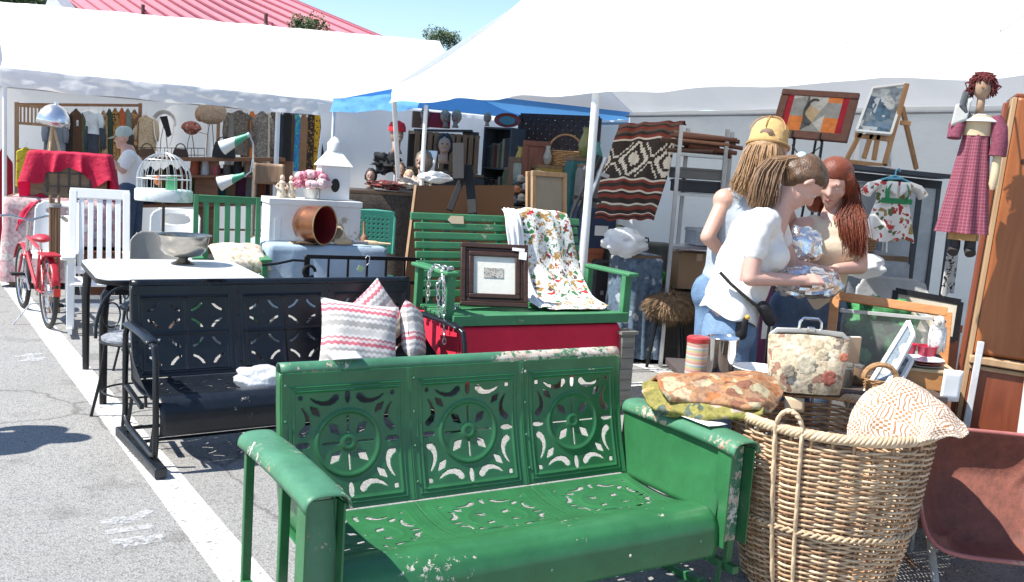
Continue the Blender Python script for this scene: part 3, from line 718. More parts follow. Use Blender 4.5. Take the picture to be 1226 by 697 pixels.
# woven coverlet hanging out of the basket
cov = printed('coverlet', (.72, .64, .52), [(.42, .22, .12), (.40, .19, .10), (.55, .34, .2)], 30, .62, .95, .3, False)
def coverlet_mat():
    m, ns, ln, b = _new('woven_coverlet'); tc = ns.new('ShaderNodeTexCoord')
    def chk(s, off=0):
        mp = _n(ns, 'ShaderNodeMapping'); mp.inputs['Scale'].default_value = (s, s, 1); mp.inputs['Location'].default_value = (off, off, .5); ln.new(tc.outputs['UV'], mp.inputs[0])
        c = _n(ns, 'ShaderNodeTexChecker', i_Scale=1.0); ln.new(mp.outputs[0], c.inputs[0]); return c.outputs[1]
    a, b1, c = chk(42), chk(8), chk(21, .3)
    mul = _n(ns, 'ShaderNodeMath', operation='MULTIPLY'); ln.new(a, mul.inputs[0]); ln.new(b1, mul.inputs[1])
    wv = _n(ns, 'ShaderNodeTexWave', i_Scale=9.0, i_Distortion=6.0, i_Detail=1.0); ln.new(tc.outputs['UV'], wv.inputs[0])
    r = ramp(ns, [(.72, (0, 0, 0)), (.76, (1, 1, 1))]); ln.new(wv.outputs[1], r.inputs[0])
    inv = _n(ns, 'ShaderNodeMath', operation='SUBTRACT'); inv.inputs[0].default_value = 1; ln.new(b1, inv.inputs[1])
    m2 = _n(ns, 'ShaderNodeMath', operation='MULTIPLY'); ln.new(r.outputs[0], m2.inputs[0]); ln.new(inv.outputs[0], m2.inputs[1])
    mx = _n(ns, 'ShaderNodeMath', operation='MAXIMUM'); ln.new(mul.outputs[0], mx.inputs[0]); ln.new(m2.outputs[0], mx.inputs[1])
    rr = ramp(ns, [(.2, (.74, .67, .56)), (.8, (.40, .19, .09))]); ln.new(mx.outputs[0], rr.inputs[0]); ln.new(rr.outputs[0], b.inputs['Base Color'])
    finish(m, ns, ln, b, .95, 0, .4, 200, tc); return m
def drape(name, label, cat, ctrl, m, nu=48, nv=32, amp=.008, seed=0, solid=.004, fold=0):
    """cloth through a grid of control points (rows of world points), smoothly interpolated"""
    R_ = len(ctrl); Cn = len(ctrl[0]); c0 = sum((sum((V(p) for p in r), V()) for r in ctrl), V())/(R_*Cn)
    def cr(p, t):
        n = len(p); f = t*(n-1); i = min(int(f), n-2); r = f-i
        a, b_, c, d = p[max(i-1, 0)], p[i], p[i+1], p[min(i+2, n-1)]
        return .5*((2*b_)+(-a+c)*r+(2*a-5*b_+4*c-d)*r*r+(-a+3*b_-3*c+d)*r**3)
    rows = [[V(p) for p in r] for r in ctrl]
    k = MB()
    def f(u, v):
        q = cr([cr(r, u) for r in rows], v)
        return q-c0+V((nz(u*5, v*5, seed), nz(u*5+9, v*5, seed), nz(u*5, v*5+9, seed)))*amp+V((0, -1, .3))*(fold*math.sin(u*22+3*nz(u*3, v*2, seed))*.5)
    k.grid(f, nu, nv, uv=True); o = k.obj(name, m, None, ang=180, solid=solid); o.location = c0; return tag(o, label, cat)
drape('woven_coverlet', 'cream and brown woven coverlet spilling over the wicker basket rim', 'blanket', [
    [yp(1012, 524, 3.36), yp(1045, 527, 3.33), yp(1085, 531, 3.30), yp(1110, 528, 3.28), yp(1130, 522, 3.30)],
    [yp(1016, 505, 3.40), yp(1046, 500, 3.36), yp(1090, 508, 3.33), yp(1120, 510, 3.30), yp(1152, 524, 3.30)],
    [yp(1026, 482, 3.50), yp(1058, 470, 3.45), yp(1095, 478, 3.42), yp(1130, 494, 3.40), yp(1160, 516, 3.40)],
    [yp(1044, 466, 3.66), yp(1070, 454, 3.62), yp(1098, 460, 3.60), yp(1126, 482, 3.55), yp(1150, 506, 3.52)],
    [yp(1060, 476, 3.78), yp(1078, 466, 3.78), yp(1100, 470, 3.75), yp(1122, 490, 3.70), yp(1140, 512, 3.66)]], coverlet_mat(), 56, 40, .014, 4)
tap = printed('figured_tapestry', (.34, .18, .09), [(.42, .36, .22), (.36, .14, .05), (.48, .34, .22), (.30, .17, .10), (.46, .20, .08), (.22, .09, .05)], 20, 1.0, .9, .3)
tap2 = printed('tapestry_border', (.26, .23, .06), [(.2, .19, .04), (.10, .13, .10), (.45, .30, .10), (.30, .27, .07), (.45, .36, .28)], 20, .8, .9, .3)
tp = drape('folded_tapestry', 'folded brown figured tapestry lying on the green glider arm', 'blanket', [
    [yp(778, 466, 3.80), yp(800, 452, 3.86), yp(850, 449, 3.92), yp(900, 446, 3.90), yp(928, 452, 3.85)],
    [yp(786, 452, 3.74), yp(815, 447, 3.76), yp(860, 452, 3.74), yp(905, 452, 3.74), yp(935, 468, 3.72)],
    [yp(790, 463, 3.66), yp(822, 462, 3.66), yp(860, 468, 3.62), yp(905, 470, 3.60), yp(930, 486, 3.62)],
    [yp(796, 474, 3.60), yp(830, 478, 3.58), yp(862, 482, 3.54), yp(900, 486, 3.50), yp(925, 492, 3.55)],
    [yp(800, 478, 3.62), yp(835, 484, 3.60), yp(862, 488, 3.57), yp(898, 490, 3.54), yp(920, 496, 3.60)]], tap, 60, 36, .02, 8, .012)
d2 = drape('tapestry_lower_fold', 'x', 'blanket', [
    [yp(772, 458, 3.84), yp(790, 450, 3.90), yp(830, 452, 3.92), yp(880, 462, 3.85), yp(915, 478, 3.76)],
    [yp(768, 468, 3.72), yp(790, 464, 3.70), yp(830, 474, 3.64), yp(880, 480, 3.58), yp(915, 488, 3.54)],
    [yp(776, 482, 3.64), yp(800, 490, 3.60), yp(838, 494, 3.55), yp(880, 497, 3.50), yp(912, 497, 3.48)],
    [yp(790, 494, 3.62), yp(815, 499, 3.58), yp(845, 501, 3.54), yp(880, 502, 3.50), yp(905, 500, 3.50)]], tap2, 48, 24, .012, 2, .012)
for key in ('label', 'category'): del d2[key]
d2.location = d2.location-tp.location; d2.parent = tp
crumple('green_plush', 'small green and red knitted bundle at the back of the tapestry', 'toy', yp(917, 462, 3.9)-UP*.02, (.05, .04, .03), printed('knit_green', (.03, .2, .07), [(.02, .16, .05), (.3, .03, .03), (.05, .25, .09)], 40, .9), .3, 7)
# ================================================================ wheelbarrow
def barrow():
    c = yp(1194, 592, 3.66)
    t = thing('wheelbarrow', 'rusty red wheelbarrow tipped up with its empty tray facing out', 'wheelbarrow', (c.x, c.y, 0), -.12)
    rust = mat('rusty_red', (.12, .042, .03), .75, 0, .3, 22, .35, 60, (.22, .07, .045))
    tl = math.radians(52)
    M = TR(0, 0, c.z) @ RX(tl)
    def tray(u, v):
        a, b_ = u*2-1, v*2-1
        n = 4.0; r = (abs(a)**n+abs(b_)**n)**(1/n)
        wx = .30*(1+.04*b_)
        z = -.155*(1-max(0, min(1, (r-.50)/.50))**1.7)
        # squeeze the square to a rounded rectangle
        m_ = max(abs(a), abs(b_)) or 1; k = m_/max((abs(a)**5+abs(b_)**5)**(1/5), 1e-6)
        return V((a*k*wx, b_*k*.265, z))
    k = MB(M); k.grid(tray, 44, 44); k.obj('tray', rust, t, ang=180, solid=.004)
    pts = []
    for j in range(64):
        a = 2*PI*j/64; x, y = math.cos(a), math.sin(a); m_ = max(abs(x), abs(y)); x, y = x/m_, y/m_
        k2 = 1/((abs(x)**5+abs(y)**5)**(1/5)); pts.append((x*k2*.30*(1+.04*y*k2), y*k2*.265, 0))
    k = MB(M); k.tube(pts, .009, 8, True); k.obj('tray_rim', chipped('rim_pink', (.36, .12, .11), (.4, .24, .18), .33, 30, .6), t, ang=180)
    gm = chipped('grey_handle', (.42, .42, .40), (.2, .12, .08), .3, 30, .6)
    for s in (-1, 1):
        k = MB(M); k.tube([(s*.21, -.34, -.17), (s*.22, .2, -.18), (s*.25, .38, -.13), (s*.285, .52, -.08)], .016, 8); k.obj('handle', gm, t)
        k = MB(); a = M @ V((s*.22, .02, -.18)); k.tube([a, (a.x+s*.03, a.y+.12, .03), (a.x+s*.03, a.y-.05, .02)], .013, 6); k.obj('leg', gm, t)
    wc = M @ V((0, .05, -.42)); rr = .15
    k = MB(); k.lathe([(rr*.8, -.03), (rr, -.02), (rr*1.03, 0), (rr, .02), (rr*.8, .03)], 28, TR(wc.x, wc.y+.06, rr*1.03) @ RY(PI/2)); wh = k.obj('wheel', mat('rubber', (.02, .02, .02), .8), t)
    k = MB(); k.lathe([(0, -.02), (rr*.78, -.012), (rr*.78, .012), (0, .02)], 20, TR(wc.x, wc.y+.06, rr*1.03) @ RY(PI/2)); k.obj('rim', rust, wh)
    for (x, y) in ((-.17, .17), (.17, .17)):
        k = MB(M); k.ell((x, y, -.13), (.012, .012, .006), 10, 5); k.obj('bolt', steel, t)
barrow()
# ================================================================ tall hutch on the right
def hutch():
    b0 = yp(1137, 560, 4.28); b0.z = 0
    o_ = V((b0.x, b0.y, 0)); t = thing('wooden_hutch', 'tall orange stained pine hutch with an oval hole in its front', 'cabinet', o_, 0, None, (0, .04, -.36))
    pine = wood('orange_pine', (.26, .075, .02), (.38, .125, .036), 'Z', 2.2, .42); pine2 = wood('dark_pine', (.17, .042, .018), (.26, .07, .03), 'Z', 2.2, .42)
    edge = wood('raw_edge', (.34, .2, .10), (.48, .32, .18), 'Z', 2.5, .7)
    Wd, Hh = .86, 1.98; zm = .82
    # upper front with oval opening, pierced from one board
    def sdf(u, v): return (np.hypot((u-.43)/.235, (v-.22)/.21)-1)*.2
    vs, fs = pierced(Wd, Hh-zm-.03, 60, 80, sdf, lambda u, v: V((u, -.012, zm+.03+v)))
    k = MB(); k.add(vs, fs); k.obj('front_board', pine, t, solid=.022)
    k = MB(); k.box((Wd/2, -.012, zm/2-.01), (Wd, .022, zm-.03)); k.obj('lower_door', pine2, t, bevel=.003)
    k = MB(); k.box((Wd/2, -.026, zm+.005), (Wd+.03, .055, .035)); k.box((Wd/2, -.018, zm-.03), (Wd+.015, .04, .02)); k.obj('moulding', edge, t, bevel=.006)
    k = MB(); k.box((-.012, .16, Hh/2), (.02, .36, Hh)); k.obj('side_board', edge, t, bevel=.003)
    k = MB(); k.box((Wd+.012, .16, Hh/2), (.022, .36, Hh)); k.obj('side_board', pine2, t)
    k = MB(); k.box((-.038, .05, Hh/2), (.02, .05, Hh-.04)); k.obj('corner_post', pine2, t, bevel=.004)
    k = MB(); k.box((Wd/2, .33, Hh/2), (Wd, .02, Hh)); k.obj('back_board', pine2, t)
    k = MB(); k.box((Wd/2, .16, Hh+.010), (Wd+.02, .36, .018)); k.obj('top_board', pine2, t, bevel=.004)
    for (x, z) in ((.12, 1.47), (.21, 1.2), (.06, 1.71)):
        k = MB(); k.lathe([(.0, .001), (.008, .001)], 12, TR(x, -.0245, z) @ RX(PI/2) @ Matrix.Diagonal((1, 1.5, 1, 1))); k.obj('knot', mat('knot_dark', (.09, .03, .015)), t)
    k = MB(); k.box((.02, -.045, .60), (.028, .02, .62)); k.obj('latch_stick', mat('grey_stick', (.55, .55, .55)), t, bevel=.003)
hutch()
q = yp(1139, 462, 3.98); card('hang_tag', 'blank white cardboard tag hanging on the wooden hutch', [q+V((-.042, 0, -.068)), q+V((.04, .005, -.068)), q+V((.046, .005, .066)), q+V((-.038, 0, .07))], paper, None, .002)
# ================================================================ middle rows
blk = mat('black_iron', (.012, .013, .015), .4, .3, .3, 20, .15)
whitep = chipped('white_paint', (.80, .80, .79), (.45, .36, .26), .47, 26, .45, .04)
swgreen = chipped('swing_green', (.045, .20, .085), (.4, .38, .28), .45, 30, .5, .15)
# ---- red covered table and the porch swing set on it
def swing_set():
    a = gp(530, 379, .64); rz = .52; R = RZ(rz)
    c = a+R @ V((.66, .25, 0)); c.z = 0
    t = thing('table', 'low table hidden under a bright red cloth below the green swing', 'table', c, rz)
    wd = wood('plain_leg', (.12, .07, .04), (.2, .12, .07), 'Z')
    k = MB(); k.box((0, 0, .555), (1.10, .62, .03)); k.obj('table_top', wd, t)
    for x in (-.5, .5):
        for y in (-.27, .27): k = MB(); k.box((x, y, .27), (.05, .05, .54)); k.obj('leg', wd, t)
    red = mat('red_cotton', (.58, .012, .045), .85, 0, .12, 5, .35, 25)
    def cl(u, v):
        # wraps front, top, back
        s = v*1.62; 
        if s < .50: y, z = -.325-.03*(1-s/.5)+.0, .25+s*.67
        elif s < 1.14: y, z = -.325+(s-.50), .585
        else: y, z = .325+.01, .585-(s-1.14)
        x = (u-.5)*1.24
        if abs(x) > .56: z -= (abs(x)-.56)*4.2*(1 if s >= .5 else .15); x = math.copysign(.56+(abs(x)-.56)*.25, x)
        if s < .5:
            f = (1-s/.5); y -= f*.022*(math.sin(u*26+2*nz(u*4, 3))+.6*nz(u*14, s*3)); x += f*.02*nz(u*9, s*4, 4)
        return V((x, y, z+.003*nz(u*12, v*12)))
    k = MB(); k.grid(cl, 80, 60); o = k.obj('tablecloth', red, None, ang=180, solid=.003); o.matrix_basis = t.matrix_basis.copy(); tag(o, 'bright red cotton cloth draped over the low table', 'tablecloth')
    # swing
    s = thing('porch_swing', 'green slatted wooden porch swing with chains, set on the red cloth', 'bench', pv(c, 0), rz)
    L = 1.26; zs = .655
    for i in range(8):
        y = -.29+i*.063; k = MB(); k.box((0, y, zs-.012-.012*math.sin(i/7*PI)), (L, .052, .02)); k.obj('seat_slat', swgreen, s, bevel=.004)
    for x in (-L/2+.07, 0, L/2-.07): k = MB(); k.box((x, -.06, zs-.045), (.04, .5, .04)); k.obj('seat_bearer', swgreen, s)
    k = MB(); k.box((0, -.325, zs-.030), (L, .022, .062)); k.obj('front_rail', swgreen, s, bevel=.004)
    M = TR(0, .20, zs) @ RX(-.27)
    for i in range(9):
        k = MB(M); k.box((0, 0, .055+i*.062), (L-.02 if i < 8 else L+.02, .018, .048)); k.obj('back_slat', swgreen, s, bevel=.006)
    for x in (-L/2+.10, 0, L/2-.10): k = MB(M); k.box((x, .022, .26), (.042, .024, .58)); k.obj('back_upright', swgreen, s, bevel=.003)
    for q in (-1, 1):
        x = q*(L/2+.005)
        k = MB(); k.box((x+q*.012, -.07, zs+.245), (.085, .52, .024)); k.obj('arm_rest', swgreen, s, bevel=.008)
        k = MB(); k.box((x, -.27, zs+.10), (.055, .045, .27)); k.obj('arm_post', swgreen, s, bevel=.004)
        k = MB(); k.box((x, .17, zs+.11), (.045, .045, .26)); k.obj('arm_post', swgreen, s, bevel=.004)
    # chains coiled on the arms: linked rings
    zinc = mat('zinc_chain', (.6, .6, .6), .3, .9, .1)
    def chain(pts, nl, nm='chain'):
        root = None; P = [V(p) for p in pts]; k = MB()
        for i in range(nl):
            f = i/(nl-1)*(len(P)-1); j = min(int(f), len(P)-2); p = P[j].lerp(P[j+1], f-j); d = (P[j+1]-P[j]).normalized()
            q = d.to_track_quat('X', 'Z').to_matrix().to_4x4() @ RX((i % 2)*PI/2+.3)
            k.tube([(TR(p) @ q) @ V((.019*math.cos(a), .010*math.sin(a), 0)) for a in [2*PI*z/10 for z in range(10)]], .0036, 5, True)
        k.obj(nm, zinc, s)
    xl = -L/2-.02
    chain([(xl, -.27, zs-.16), (xl-.03, -.30, zs+.05), (xl-.04, -.3, zs+.20), (xl-.02, -.24, zs+.268), (xl+.02, -.15, zs+.268)], 30)
    chain([(xl-.045, -.27, zs+.0), (xl-.055, -.25, zs+.18), (xl-.01, -.29, zs+.27), (xl+.04, -.24, zs+.268), (xl-.02, -.12, zs+.268), (xl-.07, -.16, zs+.23), (xl-.06, -.14, zs+.08)], 34)
    chain([(xl+.06, -.16, zs+.01), (xl+.12, -.12, zs+.012), (xl+.09, -.06, zs+.012), (xl+.15, -.09, zs+.02)], 16)
    # price tag pinned to the top slat
    k = MB(M); k.prism([(-.385, .530), (-.36, .508), (-.27, .508), (-.27, .560), (-.36, .560)], .002, TR(0, -.012, 0) @ RX(PI/2) @ Matrix.Scale(-1, 4, (0, 0, 1))); k.obj('price_tag', tagm, s)
    # framed print
    dk = wood('dark_walnut', (.035, .016, .010), (.075, .035, .022), 'X', 5, .35)
    fm = thing('picture_frame', 'dark carved picture frame with a small print, leaning on the green swing', 'picture', s.matrix_basis @ V((-.235, -.095, zs+.012)), rz-.30)
    M2 = RX(-.30); w_, h_ = .43, .40; 
    def frame(b, w0, h0, wd, d, y):
        for (cx, cz, sx, sz) in ((0, wd/2, w0, wd), (0, h0-wd/2, w0, wd)): b.box((cx, y, cz), (sx, d, sz), None)
        for sx in (-1, 1): b.box((sx*(w0/2-wd/2), y, h0/2), (wd, d, h0-2*wd))
    for (o_, wd, d, y) in ((0, .03, .035, 0), (.03, .022, .022, .004), (.052, .03, .028, .0)):
        k = MB(M2 @ TR(0, 0, o_)); frame(k, w_-2*o_, h_-2*o_, wd, d, y); k.obj('frame_moulding', dk, fm, bevel=.005)
    k = MB(M2); k.box((0, .006, h_/2), (w_-.15, .006, h_-.15)); k.obj('mat_board', mat('cream_mat', (.74, .72, .65), .8, 0, .04), fm)
    pr = printed('etching', (.5, .48, .43), [(.12, .1, .09), (.3, .28, .25), (.55, .52, .46), (.2, .18, .16)], 60, .9)
    k = MB(M2); k.box((-.005, .001, h_/2+.015), (.125, .004, .062)); k.obj('print', pr, fm)
    k = MB(M2); k.box((.145, -.02, h_-.055), (.05, .002, .05), RY(.1)); k.box((.128, -.021, h_-.025), (.08, .002, .02), RY(.06)); k.obj('price_sticker', paper, fm)
    k = MB(M2); k.box((0, .022, h_/2), (w_-.03, .008, h_-.03)); k.obj('backing', wood('ply', (.2, .12, .06), (.3, .2, .1)), fm)
    # printed tablecloth over the back of the swing
    base = lambda x, y, z: s.matrix_basis @ V((x, y, z))
    pm = printed('printed_linen_white', (.80, .79, .76), [(.52, .04, .05), (.80, .79, .76), (.45, .25, .07), (.05, .2, .07), (.8, .79, .76), (.5, .33, .12), (.12, .08, .06), (.42, .24, .07)], 30, .85, .9, .2, True, 'Object')
    B0 = lambda x, hgt, off: base(x, .20+hgt*.27-.028-off, zs+hgt)
    fo = drape('printed_tablecloth', 'white tablecloth with a red brown and green print draped over the swing', 'tablecloth', [
        [base(.11, -.17, zs+.01), base(.22, -.20, zs+.008), base(.38, -.215, zs+.008), base(.52, -.20, zs+.01), base(.60, -.15, zs+.014)],
        [base(.10, .06, zs+.06), base(.22, .03, zs+.055), base(.38, .025, zs+.05), base(.50, .03, zs+.055), base(.585, .05, zs+.07)],
        [B0(.09, .22, .02), B0(.21, .22, .035), B0(.36, .22, .03), B0(.49, .22, .035), B0(.585, .22, .02)],
        [B0(.08, .42, .01), B0(.20, .42, .018), B0(.34, .42, .016), B0(.46, .42, .02), B0(.56, .40, .012)],
        [B0(.075, .56, .004), B0(.17, .585, .0), B0(.29, .59, .0), B0(.42, .585, .0), B0(.53, .57, .004)],
        [B0(.08, .585, -.06), B0(.17, .60, -.065), B0(.29, .60, -.065), B0(.42, .595, -.065), B0(.53, .58, -.06)]], pm, 60, 60, .012, 3, .003, .014)
    # plain margin of the cloth: a white unprinted fold beside the print
    k = drape('plain_fold', 'x', 'x', [[base(.06, -.15, zs+.012), base(.10, -.17, zs+.02), base(.15, -.16, zs+.016)], [base(.05, .05, zs+.07), base(.09, .02, zs+.09), base(.14, .03, zs+.075)], [B0(.035, .28, .03), B0(.08, .28, .06), B0(.15, .28, .045)], [B0(.03, .52, .01), B0(.08, .54, .035), B0(.14, .55, .02)], [B0(.035, .60, -.05), B0(.08, .605, -.06), B0(.14, .605, -.065)]], mat('white_linen', (.80, .80, .79), .9, 0, .03, 8, .15), 14, 40, .01, 6, .003, .02)
    for key in ('label', 'category'): del k[key]
    k.location = k.location-fo.location; k.parent = fo
    return s
sw = swing_set()
# ---- grey post behind the swing's right end
b0 = gp(766, 470); k = MB(); k.box((0, 0, .26), (.10, .10, .52))
for i in range(7): k.box((0, -.052, .05+i*.07), (.096, .006, .06))
pst = thing('slatted_post', 'weathered grey slatted pedestal behind the right end of the swing', 'stand', (yp(746, 420, 6.15).x, 6.15, 0), .5); k.obj('shaft', wood('grey_wood', (.15, .14, .12), (.26, .25, .22), 'X'), pst); k = MB(); k.box((0, 0, .53), (.13, .13, .02)); k.obj('top', wood('grey_wood', 0, 0), pst)
# ================================================================ black iron bench behind the black glider
def iron_bench():
    c = yp(440, 309, 6.7); t = thing('iron_bench', 'black iron garden bench with plain barred back beside the blue table', 'bench', (c.x, c.y, 0), .42)
    zt = c.z; W = .86
    k = MB(); k.bar((-W/2, 0, zt), (W/2, 0, zt), .022, .026); k.obj('top_rail', blk, t)
    k = MB(); k.bar((-W/2, 0, zt-.17), (W/2, 0, zt-.17), .02, .022); k.obj('lower_rail', blk, t)
    for i in range(7):
        x = -W/2+.02+i*(W-.04)/6; k = MB(); k.bar((x, 0, zt-.17), (x, 0, zt), .014, .014, (0, 1, 0)); k.obj('spindle', blk, t)
    for x in (-W/2, W/2):
        k = MB(); k.bar((x, 0, 0), (x, 0, zt), .024, .024, (0, 1, 0)); k.obj('leg', blk, t)
        k = MB(); k.bar((x, -.42, 0), (x, -.42, zt-.22), .022, .022, (0, 1, 0)); k.obj('leg', blk, t)
        k = MB(); k.tube([(x, 0, zt-.18), (x, -.2, zt-.17), (x, -.40, zt-.18), (x, -.45, zt-.21), (x, -.43, zt-.25)], .012, 6); k.obj('arm', blk, t)
    for i in range(6): k = MB(); k.box((0, -.03-i*.075, .42), (W, .05, .012)); k.obj('seat_slat', blk, t)
    k = MB(); k.tube([(W/2, 0, .1), (W/2-.02, -.42, .40)], .006, 5); k.tube([(W/2, 0, .4), (W/2-.02, -.42, .08)], .006, 5); k.obj('cross_brace', blk, t)
    k = MB(); k.tube([(-W/2, 0, zt-.03), (-W/2-.09, -.02, zt-.025), (-W/2-.2, -.03, zt-.05), (-W/2-.30, -.04, zt-.06)], .009, 6); k.obj('curved_stay', blk, t)
    k = MB(); k.tube([(-W/2+.02+.04*math.cos(a), -.03, zt-.10+.04*math.sin(a)) for a in [i*.5 for i in range(12)]], .012, 6); k.obj('scroll', blk, t)
    # two string tags
    for (x, z0, m, nm) in ((-.02, .10, mat('green_tag', (.55, .72, .35), .8), 'lime'), (.385, .10, tagm, 'brown')):
        g_ = thing('string_tag', ('small lime green' if nm == 'lime' else 'brown card')+' string tag tied to the black iron bench rail', 'tag', t.matrix_basis @ V((x, -.02, zt)), .42)
        k = MB(); k.tube([(0, 0, .0), (.012, 0, .018), (.03, 0, .01), (.028, 0, -.03), (.01, 0, -.05)], .003, 5); k.obj('string', paper, g_)
        k = MB(); k.prism([(-.02, -.06), (.02, -.06), (.022, -.10 if nm == 'lime' else -.15), (-.022, -.10 if nm == 'lime' else -.15)][::-1], .003, RX(PI/2) @ RZ(-.4 if nm == 'lime' else 0)); k.obj('card', m, g_)
iron_bench()
# ================================================================ white topped table, bowl, wire chairs
def white_table():
    fl = gp(124, 335, .74); rz = .52; R = RZ(rz); c = fl+R @ V((.46, .50, 0)); c.z = 0
    t = thing('table', 'white topped kitchen table with black edge and tapering black legs', 'table', c, rz)
    wx, wy, r = .49, .52, .14
    def rr(z0, g=0):
        P = []
        for (sx, sy, a0) in ((1, 1, 0), (-1, 1, 90), (-1, -1, 180), (1, -1, 270)):
            for j in range(9):
                a = math.radians(a0+j*90/8); P.append((sx*(wx-r)+(r+g)*math.cos(a), sy*(wy-r)+(r+g)*math.sin(a)))
        return P
    k = MB(); k.prism(rr(0), .02, TR(0, 0, .735)); k.obj('table_top', mat('white_laminate', (.74, .74, .74), .3, 0, .04, 4, .02), t, bevel=.003)
    k = MB(); k.prism(rr(0, .004), .03, TR(0, 0, .722)); k.obj('edge_band', blk, t, bevel=.003)
    for (sx, sy) in ((-1, -1), (1, -1), (-1, 1), (1, 1)):
        p = V((sx*.41, sy*.43, 0)); k = MB()
        k.tube([p*.9+UP*.70, p+UP*.69, p*1.09+UP*.64, p*1.11+UP*.50, p*1.1+UP*.0], [.02, .022, .024, .022, .018], 8, flat=1.3); k.obj('leg', blk, t)
    k = MB(); k.box((0, -.42, .67), (.78, .02, .06)); k.box((0, .42, .67), (.78, .02, .06)); k.obj('apron', blk, t)
    p = gp(219, 316, .746)
    b_ = thing('punch_bowl', 'silver footed punch bowl on the white topped table', 'bowl', p, 0)
    sil = mat('old_silver', (.30, .285, .25), .27, .95, .35, 7, .15, 30)
    k = MB(); prof = [(.0, .045), (.06, .047), (.115, .062), (.148, .095), (.160, .14), (.166, .182), (.182, .192), (.183, .197), (.162, .188), (.153, .14), (.14, .10), (.105, .07), (0, .055)]
    k.lathe(prof, 40); k.obj('bowl', sil, b_, ang=50)
    k = MB(); k.lathe([(.075, 0), (.078, .006), (.05, .018), (.03, .032), (.042, .048)], 32); k.obj('foot', sil, b_)
    return t
wt = white_table()
def wire_chair(p, rz, label):
    t = thing('wire_chair', label, 'chair', (p.x, p.y, 0), rz, 'black wire chairs under the white table')
    k = MB(); k.lathe([(0, .44), (.165, .44), (.18, .45), (.18, .465), (.15, .48), (0, .485)], 28); k.obj('seat', printed('grey_seat_cloth', (.22, .24, .27), [(.35, .36, .38), (.12, .13, .15), (.3, .3, .33)], 26, .8), t)
    k = MB(); k.tube([(.185*math.cos(i*PI/16), .185*math.sin(i*PI/16), .445) for i in range(32)], .008, 6, True); k.obj('seat_ring', blk, t)
    for a in (.785, 2.356, 3.927, 5.498):
        c, s_ = math.cos(a), math.sin(a); k = MB(); k.tube([(.16*c, .16*s_, .44), (.19*c, .19*s_, .2), (.235*c, .235*s_, 0)], .009, 6); k.obj('leg', blk, t)
    k = MB(); k.tube([(.17*math.cos(i*PI/16), .17*math.sin(i*PI/16), .16) for i in range(32)], .006, 5, True); k.obj('foot_ring', blk, t)
    k = MB(); k.tube([(-.17*math.cos(i*PI/14), .12+.03*math.sin(i*PI/14), .45+.27*math.sin(i*PI/14)) for i in range(15)], .009, 6); k.obj('back_hoop', blk, t)
    for q in (-1, 1):
        k = MB(); k.tube([(q*(.07+.05*math.cos(a)), .135, .57+.07*math.sin(a)) for a in [i*PI/10 for i in range(20)]], .005, 5, True); k.obj('back_scroll', blk, t)
wire_chair(gp(163, 404, .46), .9, 'round seated black wire chair between white table and black glider')
wire_chair(gp(158, 372, .46)+V((.02, .25, 0)), 2.4, 'black wire chair tucked deeper beneath the white table')
# ================================================================ white rocking chair
def rocker():
    p = gp(93, 403); rz = .42; R = RZ(rz); c = p-R @ V((-.21, -.27, 0))+V((-.06, 0, 0)); c.z = 0
    t = thing('rocking_chair', 'white wooden rocking chair with vertical slat back', 'chair', c, rz)
    k0 = lambda: MB()
    for s in (-1, 1):
        x = s*.21; pts = []
        for i in range(13):
            y = -.42+i*.075; pts.append(V((x, y, .02+.28*((y-.02)**2)*.55)))
        k = MB()
        for a, b_ in zip(pts[:-1], pts[1:]): k.bar(a+UP*.012, b_+UP*.012, .03, .045)
        k.obj('rocker', whitep, t)
        k = MB(); k.bar((x, -.25, .05), (x, -.24, .60), .055, .04, (0, 1, 0)); k.obj('front_leg', whitep, t, bevel=.004)
        k = MB(); k.bar((x, .20, .05), (x, .20, .42), .05, .035, (0, 1, 0)); k.obj('rear_leg', whitep, t, bevel=.004)
        k = MB(); k.bar((x*.98, .19, .40), (x*.98, .40, 1.10), .055, .035, (0, 1, 0)); k.obj('back_post', whitep, t, bevel=.004)
        k = MB(); k.box((x+s*.015, -.05, .615), (.10, .52, .024)); k.obj('arm_rest', whitep, t, bevel=.008)
        k = MB(); k.bar((x, -.25, .20), (x, .2, .20), .025, .03); k.obj('stretcher', whitep, t)
    k = MB(); k.bar((-.23, .395, 1.08), (.23, .395, 1.08), .03, .085, (0, .3, 1)); k.obj('crest_rail', whitep, t, bevel=.005)
    k = MB(); k.bar((-.2, .22, .46), (.2, .22, .46), .03, .06, (0, .3, 1)); k.obj('lower_rail', whitep, t, bevel=.004)
    for i in range(5):
        x = -.14+i*.07; k = MB(); k.bar((x, .22, .46), (x, .39, 1.06), .042, .014, (0, 1, -.3)); k.obj('back_slat', whitep, t, bevel=.003)
    for i in range(7): k = MB(); k.box((0, -.25+i*.068, .40-.012*math.sin(i/6*PI)), (.42, .056, .018)); k.obj('seat_slat', whitep, t, bevel=.003)
    for y in (-.25, .18): k = MB(); k.box((0, y, .24), (.42, .025, .03)); k.obj('stretcher', whitep, t)
rocker()
